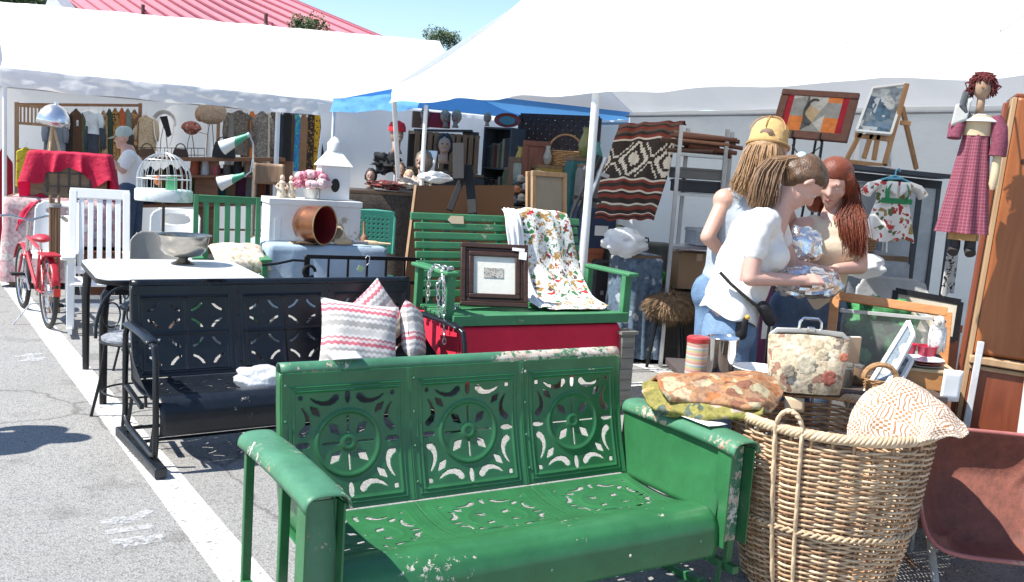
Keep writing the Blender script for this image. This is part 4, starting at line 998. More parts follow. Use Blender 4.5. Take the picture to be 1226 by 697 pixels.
# ================================================================ red bicycle
def bike():
    r = .285; a = gp(58, 393); f_ = gp(24, 366); d = (f_-a); L = d.length; d.normalize(); rz = math.atan2(d.y, d.x)
    t = thing('bicycle', 'old red bicycle parked beside the white rocking chair', 'bicycle', a, rz)
    rub = mat('tyre_black', (.025, .024, .023), .8); chr_ = mat('chrome', (.65, .65, .65), .2, .95, .1); redp = chipped('bike_red', (.42, .015, .03), (.6, .5, .45), .42, 30, .35)
    L = max(.85, min(1.05, L))
    for x in (0, L):
        k = MB(); k.tube([(x+(r-.02)*math.cos(i*PI/18), 0, r+(r-.02)*math.sin(i*PI/18)) for i in range(36)], .02, 8, True); w_ = k.obj('wheel', rub, t)
        k = MB(); k.tube([(x+(r-.045)*math.cos(i*PI/18), 0, r+(r-.045)*math.sin(i*PI/18)) for i in range(36)], .009, 6, True); k.obj('rim', chr_, w_)
        k = MB()
        for i in range(16):
            q = i*PI/8; k.tube([(x, .02*(-1)**i, r), (x+(r-.05)*math.cos(q), 0, r+(r-.05)*math.sin(q))], .0016, 4)
        k.obj('spokes', chr_, w_)
        k = MB(); k.tube([(x, -.04, r), (x, .04, r)], .02, 8); k.obj('hub', chr_, w_)
        k = MB(); k.grid(lambda u, v: V((x+(r+.02)*math.cos(.2+u*2.6 if x == 0 else .5+u*1.9), (v-.5)*.06, r+(r+.02)*math.sin(.2+u*2.6 if x == 0 else .5+u*1.9)-.02*abs(v-.5))), 16, 4); k.obj('mudguard', redp, t, solid=.003)
    bb = V((L*.43, 0, .25)); st = V((L*.30, 0, .60)); hd = V((L*.80, 0, .66)); hb = V((L*.84, 0, .52))
    for (p, q) in ((bb, st), (st, hd), (bb, hb), (V((0, .04, r)), bb), (V((0, .04, r)), st), (V((0, -.04, r)), bb), (V((0, -.04, r)), st)):
        k = MB(); k.tube([p, q], .016 if p.y == 0 else .010, 8); k.obj('frame_tube', redp, t)
    for s in (-1, 1): k = MB(); k.tube([hb+V((0, s*.035, -.02)), (L, s*.04, r)], .011, 7); k.obj('fork', redp, t)
    k = MB(); k.tube([hb, hd, hd+V((-.02, 0, .14))], .015, 8); k.obj('steerer', chr_, t)
    hh = hd+V((-.02, 0, .14)); k = MB(); k.tube([hh+V((-.16, -.27, .02)), hh+V((-.05, -.26, .04)), hh+V((.02, -.14, .04)), hh, hh+V((.02, .14, .04)), hh+V((-.05, .26, .04)), hh+V((-.16, .27, .02))], .011, 8); k.obj('handlebar', chr_, t)
    k = MB()
    for s in (-1, 1): k.tube([hh+V((-.17, s*.27, .02)), hh+V((-.06, s*.262, .037))], .016, 8)
    k.obj('grip', mat('grip_cream', (.6, .5, .35), .7), t)
    k = MB(); k.ell(st+V((-.02, 0, .10)), (.13, .075, .035), 16, 8, None, lambda q: 1-.35*max(0, q.x)*abs(q.y)); k.obj('saddle', mat('saddle_red', (.45, .03, .05), .5), t)
    k = MB(); k.tube([st, st+V((-.02, 0, .1))], .013, 7); k.obj('seat_post', chr_, t)
    k = MB(); k.box((-.02, 0, .60), (.26, .13, .012)); 
    for x in (-.14, .10): k.tube([(x, .05, .60), (0, .05, r)], .005, 5); k.tube([(x, -.05, .60), (0, -.05, r)], .005, 5)
    k.obj('rack', redp, t)
    k = MB(); k.lathe([(.0, -.003), (.075, -.003), (.075, .003), (0, .003)], 20, TR(bb+V((0, -.05, 0))) @ RX(PI/2)); k.obj('chainring', chr_, t)
    k = MB(); k.grid(lambda u, v: V((bb.x*(1-u), -.065, .25+.035*u+(v-.5)*.10*(1-.2*u))), 8, 2); k.obj('chain_guard', whitep, t, solid=.003)
    for s, dz in ((-1, -.13), (1, .13)):
        k = MB(); k.tube([bb+V((0, s*.06, 0)), bb+V((.06*s, s*.08, dz))], .009, 6); k.obj('crank', chr_, t); k = MB(); k.box(bb+V((.06*s, s*.14, dz)), (.09, .10, .022)); k.obj('pedal', rub, t)
    k = MB(); k.tube([(.25, .06, .2), (.22, .22, .0)], .007, 5); k.obj('kickstand', chr_, t)
    k = MB(); k.box((-.30, 0, .33), (.01, .05, .06)); k.obj('reflector', mat('reflector', (.6, .05, .04), .2), t)
    t.rotation_euler = (0, 0, rz)
bike()
# ================================================================ chairs, cage and green seat by the big tent
def shell_chair(p, rz, label, seat_z=.44, ht=.80, m=None, w_=.44, lean=.18, legm=None, slot=True):
    t = thing('moulded_chair', label, 'chair', (p.x, p.y, 0), rz); m = m or mat('white_plastic', (.76, .76, .74), .35, 0, .04)
    hh = ht-seat_z
    def sdf(u, v):
        a = np.hypot((u-w_/2)/(w_*.30), (v-hh*.80)/(hh*.09))
        e = np.maximum(np.abs(u-w_/2)-(w_/2-.1), 0)/.1; f = np.maximum(v-(hh-.1), 0)/.1
        d = .1*(1-np.hypot(e, f))
        return np.minimum((a-1)*.05, d) if slot else d
    vs, fs = pierced(w_, hh, 40, 36, sdf, lambda u, v: V((u-w_/2, .20+lean*v+.10*(abs(u-w_/2)/(w_/2))**2*-.6, seat_z+v)))
    k = MB(); k.add(vs, fs); k.obj('backrest', m, t, solid=.012, ang=60)
    k = MB(); k.grid(lambda u, v: V(((u-.5)*w_, -.22+.42*v, seat_z-.03*math.sin(u*PI)*math.sin(v*PI)-.03*(1-v)**4)), 14, 12); k.obj('seat', m, t, solid=.014)
    for x in (-.18, .18):
        for y in (-.2, .2): k = MB(); k.tube([(x, y*.9, seat_z-.01), (x*1.15, y*1.15, 0)], .013, 7); k.obj('leg', legm or steel, t)
shell_chair(yp(62, 300, 9.0), .15, 'white moulded plastic chair with a slot behind the red bicycle', ht=.92)
shell_chair(yp(205, 300, 8.6), .2, 'white moulded chair standing behind the bird cage', ht=.95)
shell_chair(yp(184, 330, 7.35), .25, 'grey steel folding chair with rounded solid back', ht=.84, m=mat('grey_steel_paint', (.26, .245, .22), .45, .1, .1), w_=.40, slot=False)
def cage():
    c = yp(196, 241, 8.0); t = thing('bird_cage', 'domed wire bird cage with a pale green tray on a thin stand', 'bird cage', (c.x, c.y, 0), .3)
    wm = mat('cage_wire', (.62, .63, .62), .35, .5); z0 = c.z; r = .215
    k = MB(); k.lathe([(.0, z0), (r+.01, z0), (r+.015, z0+.01), (r+.015, z0+.09), (r+.005, z0+.10), (0, z0+.095)], 28, None, 1.0, .75); k.obj('tray', chipped('cage_green', (.42, .60, .50), (.75, .77, .75), .28, 12, .5), t)
    for i in range(22):
        a = PI*2*i/22; k = MB(); k.tube([(r*math.cos(a)*math.cos(b_), r*.75*math.sin(a)*math.cos(b_), z0+.18+.22*math.sin(b_)) for b_ in [j*PI/16 for j in range(9)]]+[], .0026, 5); k.tube([(r*math.cos(a), r*.75*math.sin(a), z0+.1), (r*math.cos(a), r*.75*math.sin(a), z0+.185)], .0026, 5); k.obj('bar', wm, t)
    for zz, rr in ((z0+.185, r), (z0+.34, r*.66)): k = MB(); k.tube([(rr*math.cos(i*PI/16), rr*.75*math.sin(i*PI/16), zz) for i in range(32)], .004, 5, True); k.obj('hoop', wm, t)
    k = MB(); k.tube([(.02*math.cos(i*PI/8), 0, z0+.425+.025*math.sin(i*PI/8)) for i in range(16)], .003, 5, True); k.obj('hanging_ring', wm, t)
    k = MB(); k.tube([(-.14, 0, z0+.2), (.14, 0, z0+.22)], .006, 6); k.obj('perch', mat('perch_white', (.8, .8, .78)), t)
    k = MB(); k.box((.06, -.05, z0+.15), (.09, .06, .1)); k.obj('feeder', mat('feeder_green', (.1, .45, .2)), t); k = MB(); k.ell((-.05, -.02, z0+.17), (.03, .02, .04)); k.obj('toy', mat('toy_orange', (.5, .14, .05)), t)
    k = MB(); k.tube([(0, 0, 0.02), (0, 0, z0)], .012, 8); k.obj('stand_pole', mat('dark_rust', (.08, .05, .035), .7), t); k = MB(); k.lathe([(.0, .03), (.16, .0), (.16, .012), (.03, .04)], 20); k.obj('stand_foot', mat('dark_rust', 0), t)
cage()
def green_chair():
    c = yp(275, 300, 7.75); t = thing('slat_chair', 'green wooden chair with vertical slat back and arms', 'chair', (c.x, c.y, 0), .38)
    zt = yp(275, 240, 7.95).z; W = .50
    for s in (-1, 1):
        x = s*W/2; k = MB(); k.bar((x, .2, 0), (x, .32, zt+.03), .04, .035, (0, 1, 0)); k.obj('back_post', swgreen, t, bevel=.003)
        k = MB(); k.bar((x, -.25, 0), (x, -.25, .66), .045, .04, (0, 1, 0)); k.obj('front_leg', swgreen, t, bevel=.003)
        k = MB(); k.box((x+s*.01, -.03, .67), (.09, .52, .022)); k.obj('arm_rest', swgreen, t, bevel=.006)
    k = MB(); k.bar((-W/2-.02, .315, zt), (W/2+.02, .315, zt), .025, .06); k.obj('crest_rail', swgreen, t, bevel=.004)
    k = MB(); k.bar((-W/2, .25, .52), (W/2, .25, .52), .025, .05); k.obj('lower_rail', swgreen, t)
    for i in range(5): x = -.17+i*.085; k = MB(); k.bar((x, .25, .52), (x, .315, zt), .045, .014, (0, 1, 0)); k.obj('back_slat', swgreen, t, bevel=.003)
    for i in range(6): k = MB(); k.box((0, -.24+i*.082, .44), (W, .066, .02)); k.obj('seat_slat', swgreen, t)
    cushion('cream floral cushion lying on the green slat chair', t.matrix_basis @ V((.08, -.03, .66)), .44, .42, .15, printed('cream_floral', (.68, .60, .48), [(.5, .36, .22), (.62, .45, .3), (.45, .4, .25)], 18, .6), RZ(.5) @ RX(-1.2), 'cushion')
green_chair()
# ================================================================ blue cloth table and what stands on it
def blue_table():
    c = yp(385, 291, 8.35); zt = .77; rz = .50; t = thing('table', 'folding table under a pale blue cloth beside the iron bench', 'table', (c.x, c.y, 0), rz)
    k = MB(); k.box((0, .1, zt-.02), (1.0, .66, .03)); k.obj('table_top', wood('plain_leg', 0, 0), t)
    for x in (-.45, .45):
        for y in (-.18, .38): k = MB(); k.tube([(x, y, 0), (x, y, zt-.03)], .014, 7); k.obj('leg', steel, t)
    blue = mat('pale_blue_cotton', (.34, .44, .53), .85, 0, .12, 5, .35, 22)
    def f(u, v):
        a = 2*PI*u; x, y = math.cos(a), math.sin(a); m_ = max(abs(x), abs(y)); x, y = x/m_, y/m_
        if v < .4: q = v/.4; return V((x*.515*q, .1+y*.345*q, zt+.002))
        q = (v-.4)/.6; dr = q*(.05+.035*math.sin(a*11+2*nz(x*2, y*2))); return V((x*(.515+dr), .1+y*(.345+dr), zt-q*.55+.02*math.sin(a*5)*q))
    k = MB(); k.grid(f, 160, 24, True); o = k.obj('tablecloth', blue, None, ang=180); o.matrix_basis = t.matrix_basis.copy(); tag(o, 'pale blue cloth hanging over the folding table', 'tablecloth')
    T = t.matrix_basis
    # wooden chest
    c2 = T @ V((-.03, .24, zt+.004)); ch = thing('wooden_chest', 'white painted wooden chest with worn sides on the blue cloth', 'chest', c2, rz-.06)
    W, D, Hh = .80, .36, .365
    cw = chipped('chest_white', (.72, .72, .70), (.40, .35, .28), .40, 14, .6, .06)
    k = MB(); k.box((0, 0, Hh*.43), (W, D, Hh*.86)); bx = k.obj('box', cw, ch, bevel=.004)
    k = MB(); k.box((0, 0, Hh*.93), (W+.02, D+.02, Hh*.14)); k.obj('lid', cw, ch, bevel=.004)
    for x in (-.33, .33): k = MB(); k.box((x, -D/2-.004, .1), (.05, .01, .18)); k.obj('batten', cw, bx)
    zc = zt+.004+Hh+.004
    CT = ch.matrix_basis; zl = Hh+.003
    # bird house
    p = CT @ V((.19, .04, zl)); bh = thing('bird_house', 'tall white bird house with domed tower on the chest', 'bird house', p, rz-.1)
    wp = chipped('birdhouse_white', (.78, .78, .76), (.5, .45, .36), .46, 20, .5, .05)
    k = MB(); k.box((0, 0, .15), (.26, .22, .30)); k.obj('body', wp, bh, bevel=.004)
    k = MB(); k.add([(-.15, -.13, .30), (.15, -.13, .30), (.15, .13, .30), (-.15, .13, .30), (-.055, -.05, .43), (.055, -.05, .43), (.055, .05, .43), (-.055, .05, .43)], [(0, 3, 2, 1), (4, 5, 6, 7), (0, 1, 5, 4), (1, 2, 6, 5), (2, 3, 7, 6), (3, 0, 4, 7)]); rf = k.obj('roof', wp, bh)
    k = MB(); k.lathe([(.06, .43), (.062, .50), (.05, .515), (.03, .545), (.0, .56)], 20); k.obj('cupola', wp, rf)
    k = MB(); k.lathe([(.0, .001), (.042, .001), (.047, .008), (.052, .004)], 22, TR(.0, -.112, .13) @ RX(PI/2) @ Matrix.Diagonal((.75, 1.15, 1, 1))); k.obj('entrance_hole', mat('hole_black', (.01, .01, .01)), bh)
    # pink flowers
    p = CT @ V((-.02, -.04, zl)); fl = thing('flower_bunch', 'bunch of pink and white artificial roses in front of the bird house', 'flowers', p, 0)
    pks = [printed('pink_petal_%d' % i, b_, [b_, (.78, .62, .64)], 60, .8, .8, .2) for i, b_ in enumerate(((.62, .12, .2), (.72, .33, .38), (.78, .58, .6)))]
    rnd = random.Random(5)
    for i in range(26):
        a, b_ = rnd.uniform(0, 6.28), rnd.uniform(-.2, 1.2); r = .115
        q = V((r*math.cos(a)*math.cos(b_)*1.15, r*.8*math.sin(a)*math.cos(b_), .13+r*.85*math.sin(b_))); k = MB()
        k.ell(q, (.042, .042, .036), 12, 8, None, lambda e: 1+.28*math.sin(5*math.atan2(e.y, e.x)+i)*max(0, 1-abs(e.z))+.2*nz(e.x*5, e.y*5, i)); k.obj('rose', pks[i % 3], fl, ang=60)
    k = MB(); k.lathe([(.05, 0), (.06, .04), (.075, .09), (.05, .1)], 16); k.obj('pot', mat('pot_white', (.7, .68, .62)), fl)
    for i, (x, lb) in enumerate(((-.27, 'cream and gold china figurine pair standing left of the pink roses'), (-.19, 'brown haired china figurine beside the pink roses'))):
        p = CT @ V((x, -.02, zl)); f2 = thing('figurine', lb, 'figurine', p, .2)
        k = MB(); k.lathe([(.04, 0), (.045, .02), (.035, .07), (.026, .11), (.030, .13), (.018, .145), (.012, .15)], 14); k.obj('gown', printed('gilt_china_%d' % i, (.66, .58, .45), [(.5, .33, .1), (.72, .68, .6), (.35, .2, .08)], 50, .7, .3), f2)
        k = MB(); k.ell((0, 0, .168), (.02, .02, .024)); k.obj('head', mat('china_skin', (.7, .5, .38), .3), f2); k = MB(); k.ell((0, .008, .176), (.022, .02, .022)); k.obj('hair', mat('china_hair%d' % i, ((.35, .2, .08), (.12, .06, .03))[i], .4), f2)
        for sg in (-1, 1): k = MB(); k.tube([(sg*.03, 0, .12), (sg*.05, -.02, .09), (sg*.03, -.04, .08)], .009, 6); k.obj('arm', mat('china_skin', 0), f2)
    # copper pot lying on its side
    p = T @ V((-.10, -.17, zt+.006)); cp = thing('copper_pot', 'round copper pot with dark red inside lying on its side', 'pot', p, rz+.62)
    cu = mat('old_copper', (.29, .12, .06), .32, .75, .35, 6, .2, 30)
    M = TR(0, 0, .168) @ RX(PI/2)
    k = MB(M); k.lathe([(0, -.19), (.10, -.185), (.145, -.14), (.160, -.05), (.158, .06), (.165, .075), (.165, .085)], 40, ends=(1, 0)); k.obj('shell', cu, cp, ang=50)
    k = MB(M); k.lathe([(.163, .086), (.155, .086), (.150, .04), (.148, -.05), (.135, -.13), (0, -.175)], 40, ends=(0, 0)); k.obj('lining', mat('dark_red_enamel', (.16, .012, .015), .45), cp)
    k = MB(M); k.tube([(.165*math.cos(i*PI/20), .165*math.sin(i*PI/20), .086) for i in range(40)], .006, 6, True); k.obj('rim', mat('brass', (.6, .42, .2), .3, .8), cp)
    # paper cone, brush and tools
    p = T @ V((.16, -.10, zt+.05)); k = MB(RZ(-.6) @ RX(1.1)); k.lathe([(.015, -.12), (.03, -.04), (.075, .10)], 20, ends=(0, 0)); o = k.obj('paper_cone', mat('kraft', (.58, .48, .34), .8, 0, .2), None, solid=.002); o.location = p; tag(o, 'rolled tan paper cone beside the copper pot', 'paper')
    def tool(name, label, cat, p, rzz, ln_, r, m, hm):
        tt = thing(name, label, cat, p, rzz); k = MB(); k.tube([(-ln_*.5, 0, r), (-ln_*.45, 0, r), (-ln_*.1, 0, r), (0, 0, r)], [r*.6, r, r, r*.8], 12); k.obj('handle', hm, tt); k = MB(); k.tube([(0, 0, r), (ln_*.25, 0, r), (ln_*.5, 0, r)], [r*.7, r*.55, r*.5], 10); k.obj('shaft', m, tt); return tt
    wl = wood('pale_wood', (.50, .36, .2), (.64, .50, .32), 'X')
    tool('rolling_pin', 'pale wooden handled rolling pin at the edge of the blue cloth', 'tool', T @ V((.20, -.20, zt+.004)), rz-.1, .30, .028, mat('dull_steel', (.35, .35, .35), .4, .7), wl)
    tool('wooden_mallet', 'slim wooden tool hanging over the blue cloth corner', 'tool', T @ V((.46, -.14, zt+.004)), rz-.5, .24, .02, wl, wl)
    tool('long_file', 'flat dark file lying behind the rolling pin', 'tool', T @ V((.30, -.02, zt+.004)), rz-.3, .30, .012, mat('dull_steel', 0), mat('dark_iron', (.08, .07, .07), .5, .5))
    p = CT @ V((.34, -D/2-.02, .10)); br = thing('scrub_brush', 'small brown brush propped against the white chest', 'brush', T @ V((.375, -.045, zt+.004)), rz); k = MB(); k.tube([(0, 0, 0), (0, .01, .06), (0, .02, .09), (0, .03, .20)], [.03, .032, .012, .01], 10); k.obj('brush', wood('brush_brown', (.2, .09, .05), (.3, .14, .08), 'Z'), br)
    crumple('jewellery_heap', 'little heap of brass trinkets beneath the copper pot', 'trinkets', T @ V((-.22, -.20, zt)), (.09, .035, .014), mat('dark_brass', (.12, .08, .05), .4, .6, .4, 30), .6, 2, 24, 12, 5)
blue_table()
def perf_chair():
    c = yp(446, 280, 8.9); t = thing('metal_chair', 'teal green metal chair with perforated back beside the white chest', 'chair', (c.x, c.y, 0), .1)
    gm = mat('teal_paint', (.02, .17, .12), .4, 0, .15); zt = yp(446, 253, 9.0).z; W = .38; hh = .40
    def sdf(u, v):
        fu, fv = np.abs((u/.042) % 1-.5), np.abs((v/.042) % 1-.5); d = (np.hypot(fu, fv)-.2)*.042
        ed = np.minimum(np.minimum(u, W-u), np.minimum(v, hh-v))
        return np.where(ed < .045, .02, d)
    vs, fs = pierced(W, hh, 80, 84, sdf, lambda u, v: V((u-W/2, .2+.12*v, zt-hh+v))); k = MB(); k.add(vs, fs); k.obj('backrest', gm, t, solid=.004)
    k = MB(); k.tube([(-W/2, .2, zt-hh), (-W/2, .25, zt-.06), (-W/2+.03, .26, zt-.01), (0, .265, zt), (W/2-.03, .26, zt-.01), (W/2, .25, zt-.06), (W/2, .2, zt-hh)], .014, 8); k.obj('back_frame', mat('teal_light', (.08, .34, .26), .4), t)
    k = MB(); k.box((0, -.02, .43), (.42, .42, .02)); k.obj('seat', gm, t, bevel=.008)
    for x in (-.19, .19):
        for y in (-.2, .19): k = MB(); k.tube([(x, y, .43), (x*1.1, y*1.15, 0)], .012, 7); k.obj('leg', gm, t)
perf_chair()
# ================================================================ left tent: clothes and hats
def Yb(px): return 13.35+(px-100)*.0078
hang = mat('hanger_wire', (.6, .6, .6), .4, .7)
def garment(px, y0, y1, wpx, m, label, Y=None, d=.10, sleeves=True, shoulder=.62, flare=.1, rz=TH, name='hanging_garment', cat='garment', group='clothes on the racks', seed=None):
    Y = Y or Yb(px); a = yp(px, y0, Y); b_ = yp(px, y1, Y); L = a.z-b_.z; w_ = wpx*Y/1150
    t = thing(name, label, cat, (a.x, a.y, b_.z), rz, group); sd = px*1.3 if seed is None else seed
    def f(u, v):
        an = 2*PI*u; s = 1-v
        prof = min(1, shoulder+(1-shoulder)*min(1, s/.14)**.6)*(1+flare*s)
        if v > .97: prof *= .5
        fold = 1+.22*s*math.sin(an*5+sd)*1+.15*nz(math.cos(an)*2+sd, math.sin(an)*2, v*3)
        return V((w_/2*prof*math.cos(an), d/2*fold*math.sin(an), v*L+.02*nz(u*6, sd)*s-.10*L*(abs(math.cos(an))**2)*max(0, (v-.86)/.14)))
    k = MB(); k.grid(f, 36, 20, True); body = k.obj('body', m, t, ang=180)
    if sleeves:
        for s in (-1, 1):
            k = MB(); k.tube([(s*w_*.36, 0, L*.90), (s*w_*.47, -.02, L*.80), (s*w_*.52, -.04, L*.5), (s*w_*.50, -.05, L*.28)], [d*.42, d*.5, d*.46, d*.36], 10, flat=.8); k.obj('sleeve', m, t, ang=180)
    k = MB(); k.tube([(0, 0, L*.97), (0, 0, L+.03), (.012, 0, L+.05), (.022, 0, L+.035)], .003, 5); k.obj('hanger_hook', hang, t)
    return t
G = lambda n, c, v=.2, s=10: mat(n, c, .9, 0, v, s, .3, 40)
PR = lambda n, b, cs, sc=16, cv=.8: printed(n, b, cs, sc, cv, .9)
garm = [
 (66, 140, 182, 20, G('denim_grey', (.16, .19, .24)), 'grey blue denim jacket on the rack near the silver lamp'),
 (80, 134, 190, 12, G('coat_black', (.012, .012, .014)), 'black coat next to the grey blue jacket'),
 (91, 130, 186, 13, G('coat_brown', (.07, .035, .02)), 'dark brown leather coat between black coat and pale shirt'),
 (106, 133, 160, 24, G('shirt_blue', (.50, .58, .66)), 'pale blue short shirt on the clothes rack'),
 (112, 143, 192, 18, G('dress_navy', (.035, .05, .075)), 'dark navy dress hanging below the pale blue shirt'),
 (124, 132, 192, 9, PR('print_tan', (.35, .24, .13), [(.2, .1, .05), (.5, .38, .22)]), 'tan patterned dress beside the navy dress'),
 (131, 130, 192, 8, G('dark_green_cloth', (.03, .05, .035)), 'narrow dark green garment behind the man'),
 (138, 129, 192, 9, PR('print_leopard', (.33, .19, .07), [(.04, .02, .01), (.45, .3, .12)], 34), 'leopard print dress hanging above the man'),
 (146, 129, 190, 8, G('rust_cloth', (.36, .09, .03)), 'rust orange garment on the rack above the cap'),
 (153, 130, 190, 9, G('grey_green_cloth', (.14, .17, .15)), 'grey green garment beside the leopard dress'),
 (161, 131, 188, 9, PR('print_brown', (.16, .08, .04), [(.4, .22, .1), (.05, .03, .02)]), 'brown patterned garment at the end of the first rack'),
 (174, 138, 180, 22, PR('lace_beige', (.50, .40, .28), [(.42, .32, .2), (.6, .5, .38)], 40), 'beige lace dress hanging against the white tent wall'),
 (287, 132, 186, 30, PR('fur_grey', (.13, .115, .10), [(.2, .18, .16), (.07, .06, .055), (.25, .23, .2)], 50, .95), 'grey fur coat on the second rack'),
 (302, 133, 190, 10, G('orange_cloth', (.58, .17, .04)), 'bright orange garment between two fur coats'),
 (314, 133, 195, 22, PR('fur_silver', (.2, .19, .18), [(.34, .33, .31), (.1, .09, .08), (.26, .24, .22)], 44, .95), 'silver grey fur coat beside the orange garment'),
 (328, 132, 195, 14, PR('fur_dark', (.10, .085, .07), [(.18, .15, .12), (.05, .04, .03)], 44, .95), 'dark fur coat next to the white tent pole'),
 (344, 132, 200, 14, G('coat_black2', (.012, .014, .018)), 'black overcoat right of the tent pole'),
 (355, 134, 205, 11, PR('print_blue', (.03, .22, .55), [(.02, .35, .45), (.12, .5, .2), (.04, .15, .5)], 26), 'vivid blue and green patterned dress on the rack'),
 (364, 136, 205, 10, G('suede', (.24, .14, .08)), 'brown suede coat next to the blue patterned dress'),
 (373, 132, 205, 9, PR('print_black_orange', (.03, .025, .02), [(.35, .18, .06), (.05, .04, .03)], 28), 'black and orange printed dress on the rack'),
 (380, 132, 205, 9, PR('print_yellow', (.58, .34, .02), [(.10, .06, .02), (.65, .42, .03)], 28), 'yellow and black printed dress on the rack'),
 (387, 133, 200, 10, G('coat_black3', (.02, .016, .014)), 'black jacket beside the yellow printed dress'),
 (395, 134, 190, 10, G('beige_coat', (.42, .33, .22)), 'beige jacket at the end of the second rack'),
]
for i, (px, y0, y1, w_, m, lb) in enumerate(garm): garment(px, y0, y1, w_*1.12, m, lb, sleeves=w_ > 16)
def rack(px0, px1, y, label):
    a, b_ = yp(px0, y, Yb(px0)), yp(px1, y+1, Yb(px1)); t = thing('clothes_rack', label, 'clothes rack', (a.x, a.y, 0), 0)
    wd = wood('rack_wood', (.16, .08, .04), (.28, .15, .08), 'X')
    k = WB(); k.bar(a+UP*.02, b_+UP*.02, .03, .04); k.obj('rail', wd, t)
    for p in (a, b_): k = WB(); k.bar(p+UP*.05, V((p.x, p.y, 0)), .04, .04); k.obj('post', wd, t)
    k = WB(); k.bar(V((a.x, a.y, .3)), V((b_.x, b_.y, .3)), .03, .03); k.obj('lower_rail', wd, t)
rack(20, 168, 127, 'long wooden clothes rail carrying dark coats behind the man')
rack(262, 402, 129, 'wooden clothes rail carrying fur coats by the tent pole')
# slatted bed head / screen at the far left
def screen():
    a = yp(20, 126, 12.2); t = thing('slatted_screen', 'brown wooden screen with vertical slats at the tent end', 'screen', (a.x, a.y, 0), TH-.2)
    wd = wood('screen_brown', (.18, .10, .05), (.30, .18, .10), 'Z'); W = .42; zt = a.z
    for z in (zt, zt-.22, zt-.55, zt-.66, .2): k = MB(); k.box((W/2, 0, z), (W, .03, .035)); k.obj('rail', wd, t)
    for x in (0, W): k = MB(); k.box((x, 0, zt/2), (.035, .035, zt)); k.obj('post', wd, t)
    for i in range(9): k = MB(); k.box((.045+i*.042, 0, zt-.11), (.022, .018, .19)); k.obj('slat', wd, t)
screen()
def dome_lamp():
    c = yp(63, 150, 10.9); t = thing('floor_lamp', 'silver dome shaded lamp on pale wooden tripod legs', 'lamp', (c.x, c.y, 0), 0)
    k = MB(TR(0, 0, c.z) @ RY(.18)); k.lathe([(.175, 0), (.172, .06), (.15, .13), (.11, .19), (.06, .225), (.025, .235), (.02, .26), (0, .262)], 32, ends=(0, 0)); k.obj('shade', mat('brushed_aluminium', (.72, .73, .75), .25, .9, .08), t, solid=.003)
    wl = wood('pale_wood', 0, 0)
    for i in range(3):
        a = i*2.1+.6; k = MB(); k.tube([(0, 0, c.z+.02), (.08*math.cos(a), .08*math.sin(a), c.z-.3), (.34*math.cos(a), .34*math.sin(a), 0)], [.014, .014, .012], 7); k.obj('leg', wl, t)
    k = MB(); k.ell((0, 0, c.z+.03), (.035, .035, .05)); k.obj('bulb', mat('bulb', (.8, .8, .75), .2), t)
dome_lamp()
p = yp(31, 200, 10.7); garment(31, 176, 224, 20, PR('yellow_floral', (.58, .50, .04), [(.5, .1, .05), (.62, .54, .05), (.6, .52, .06), (.45, .2, .05)], 14, .45), 'yellow cloth with red flowers hanging by the red drape', Y=10.6, d=.03, sleeves=False, name='hanging_cloth', cat='cloth', shoulder=.9)
garment(3, 178, 320, 22, G('maroon_cloth', (.34, .01, .03)), 'dark red cloth hanging by the tent corner pole', Y=10.9, d=.06, sleeves=False, name='hanging_cloth', cat='cloth', shoulder=.95)
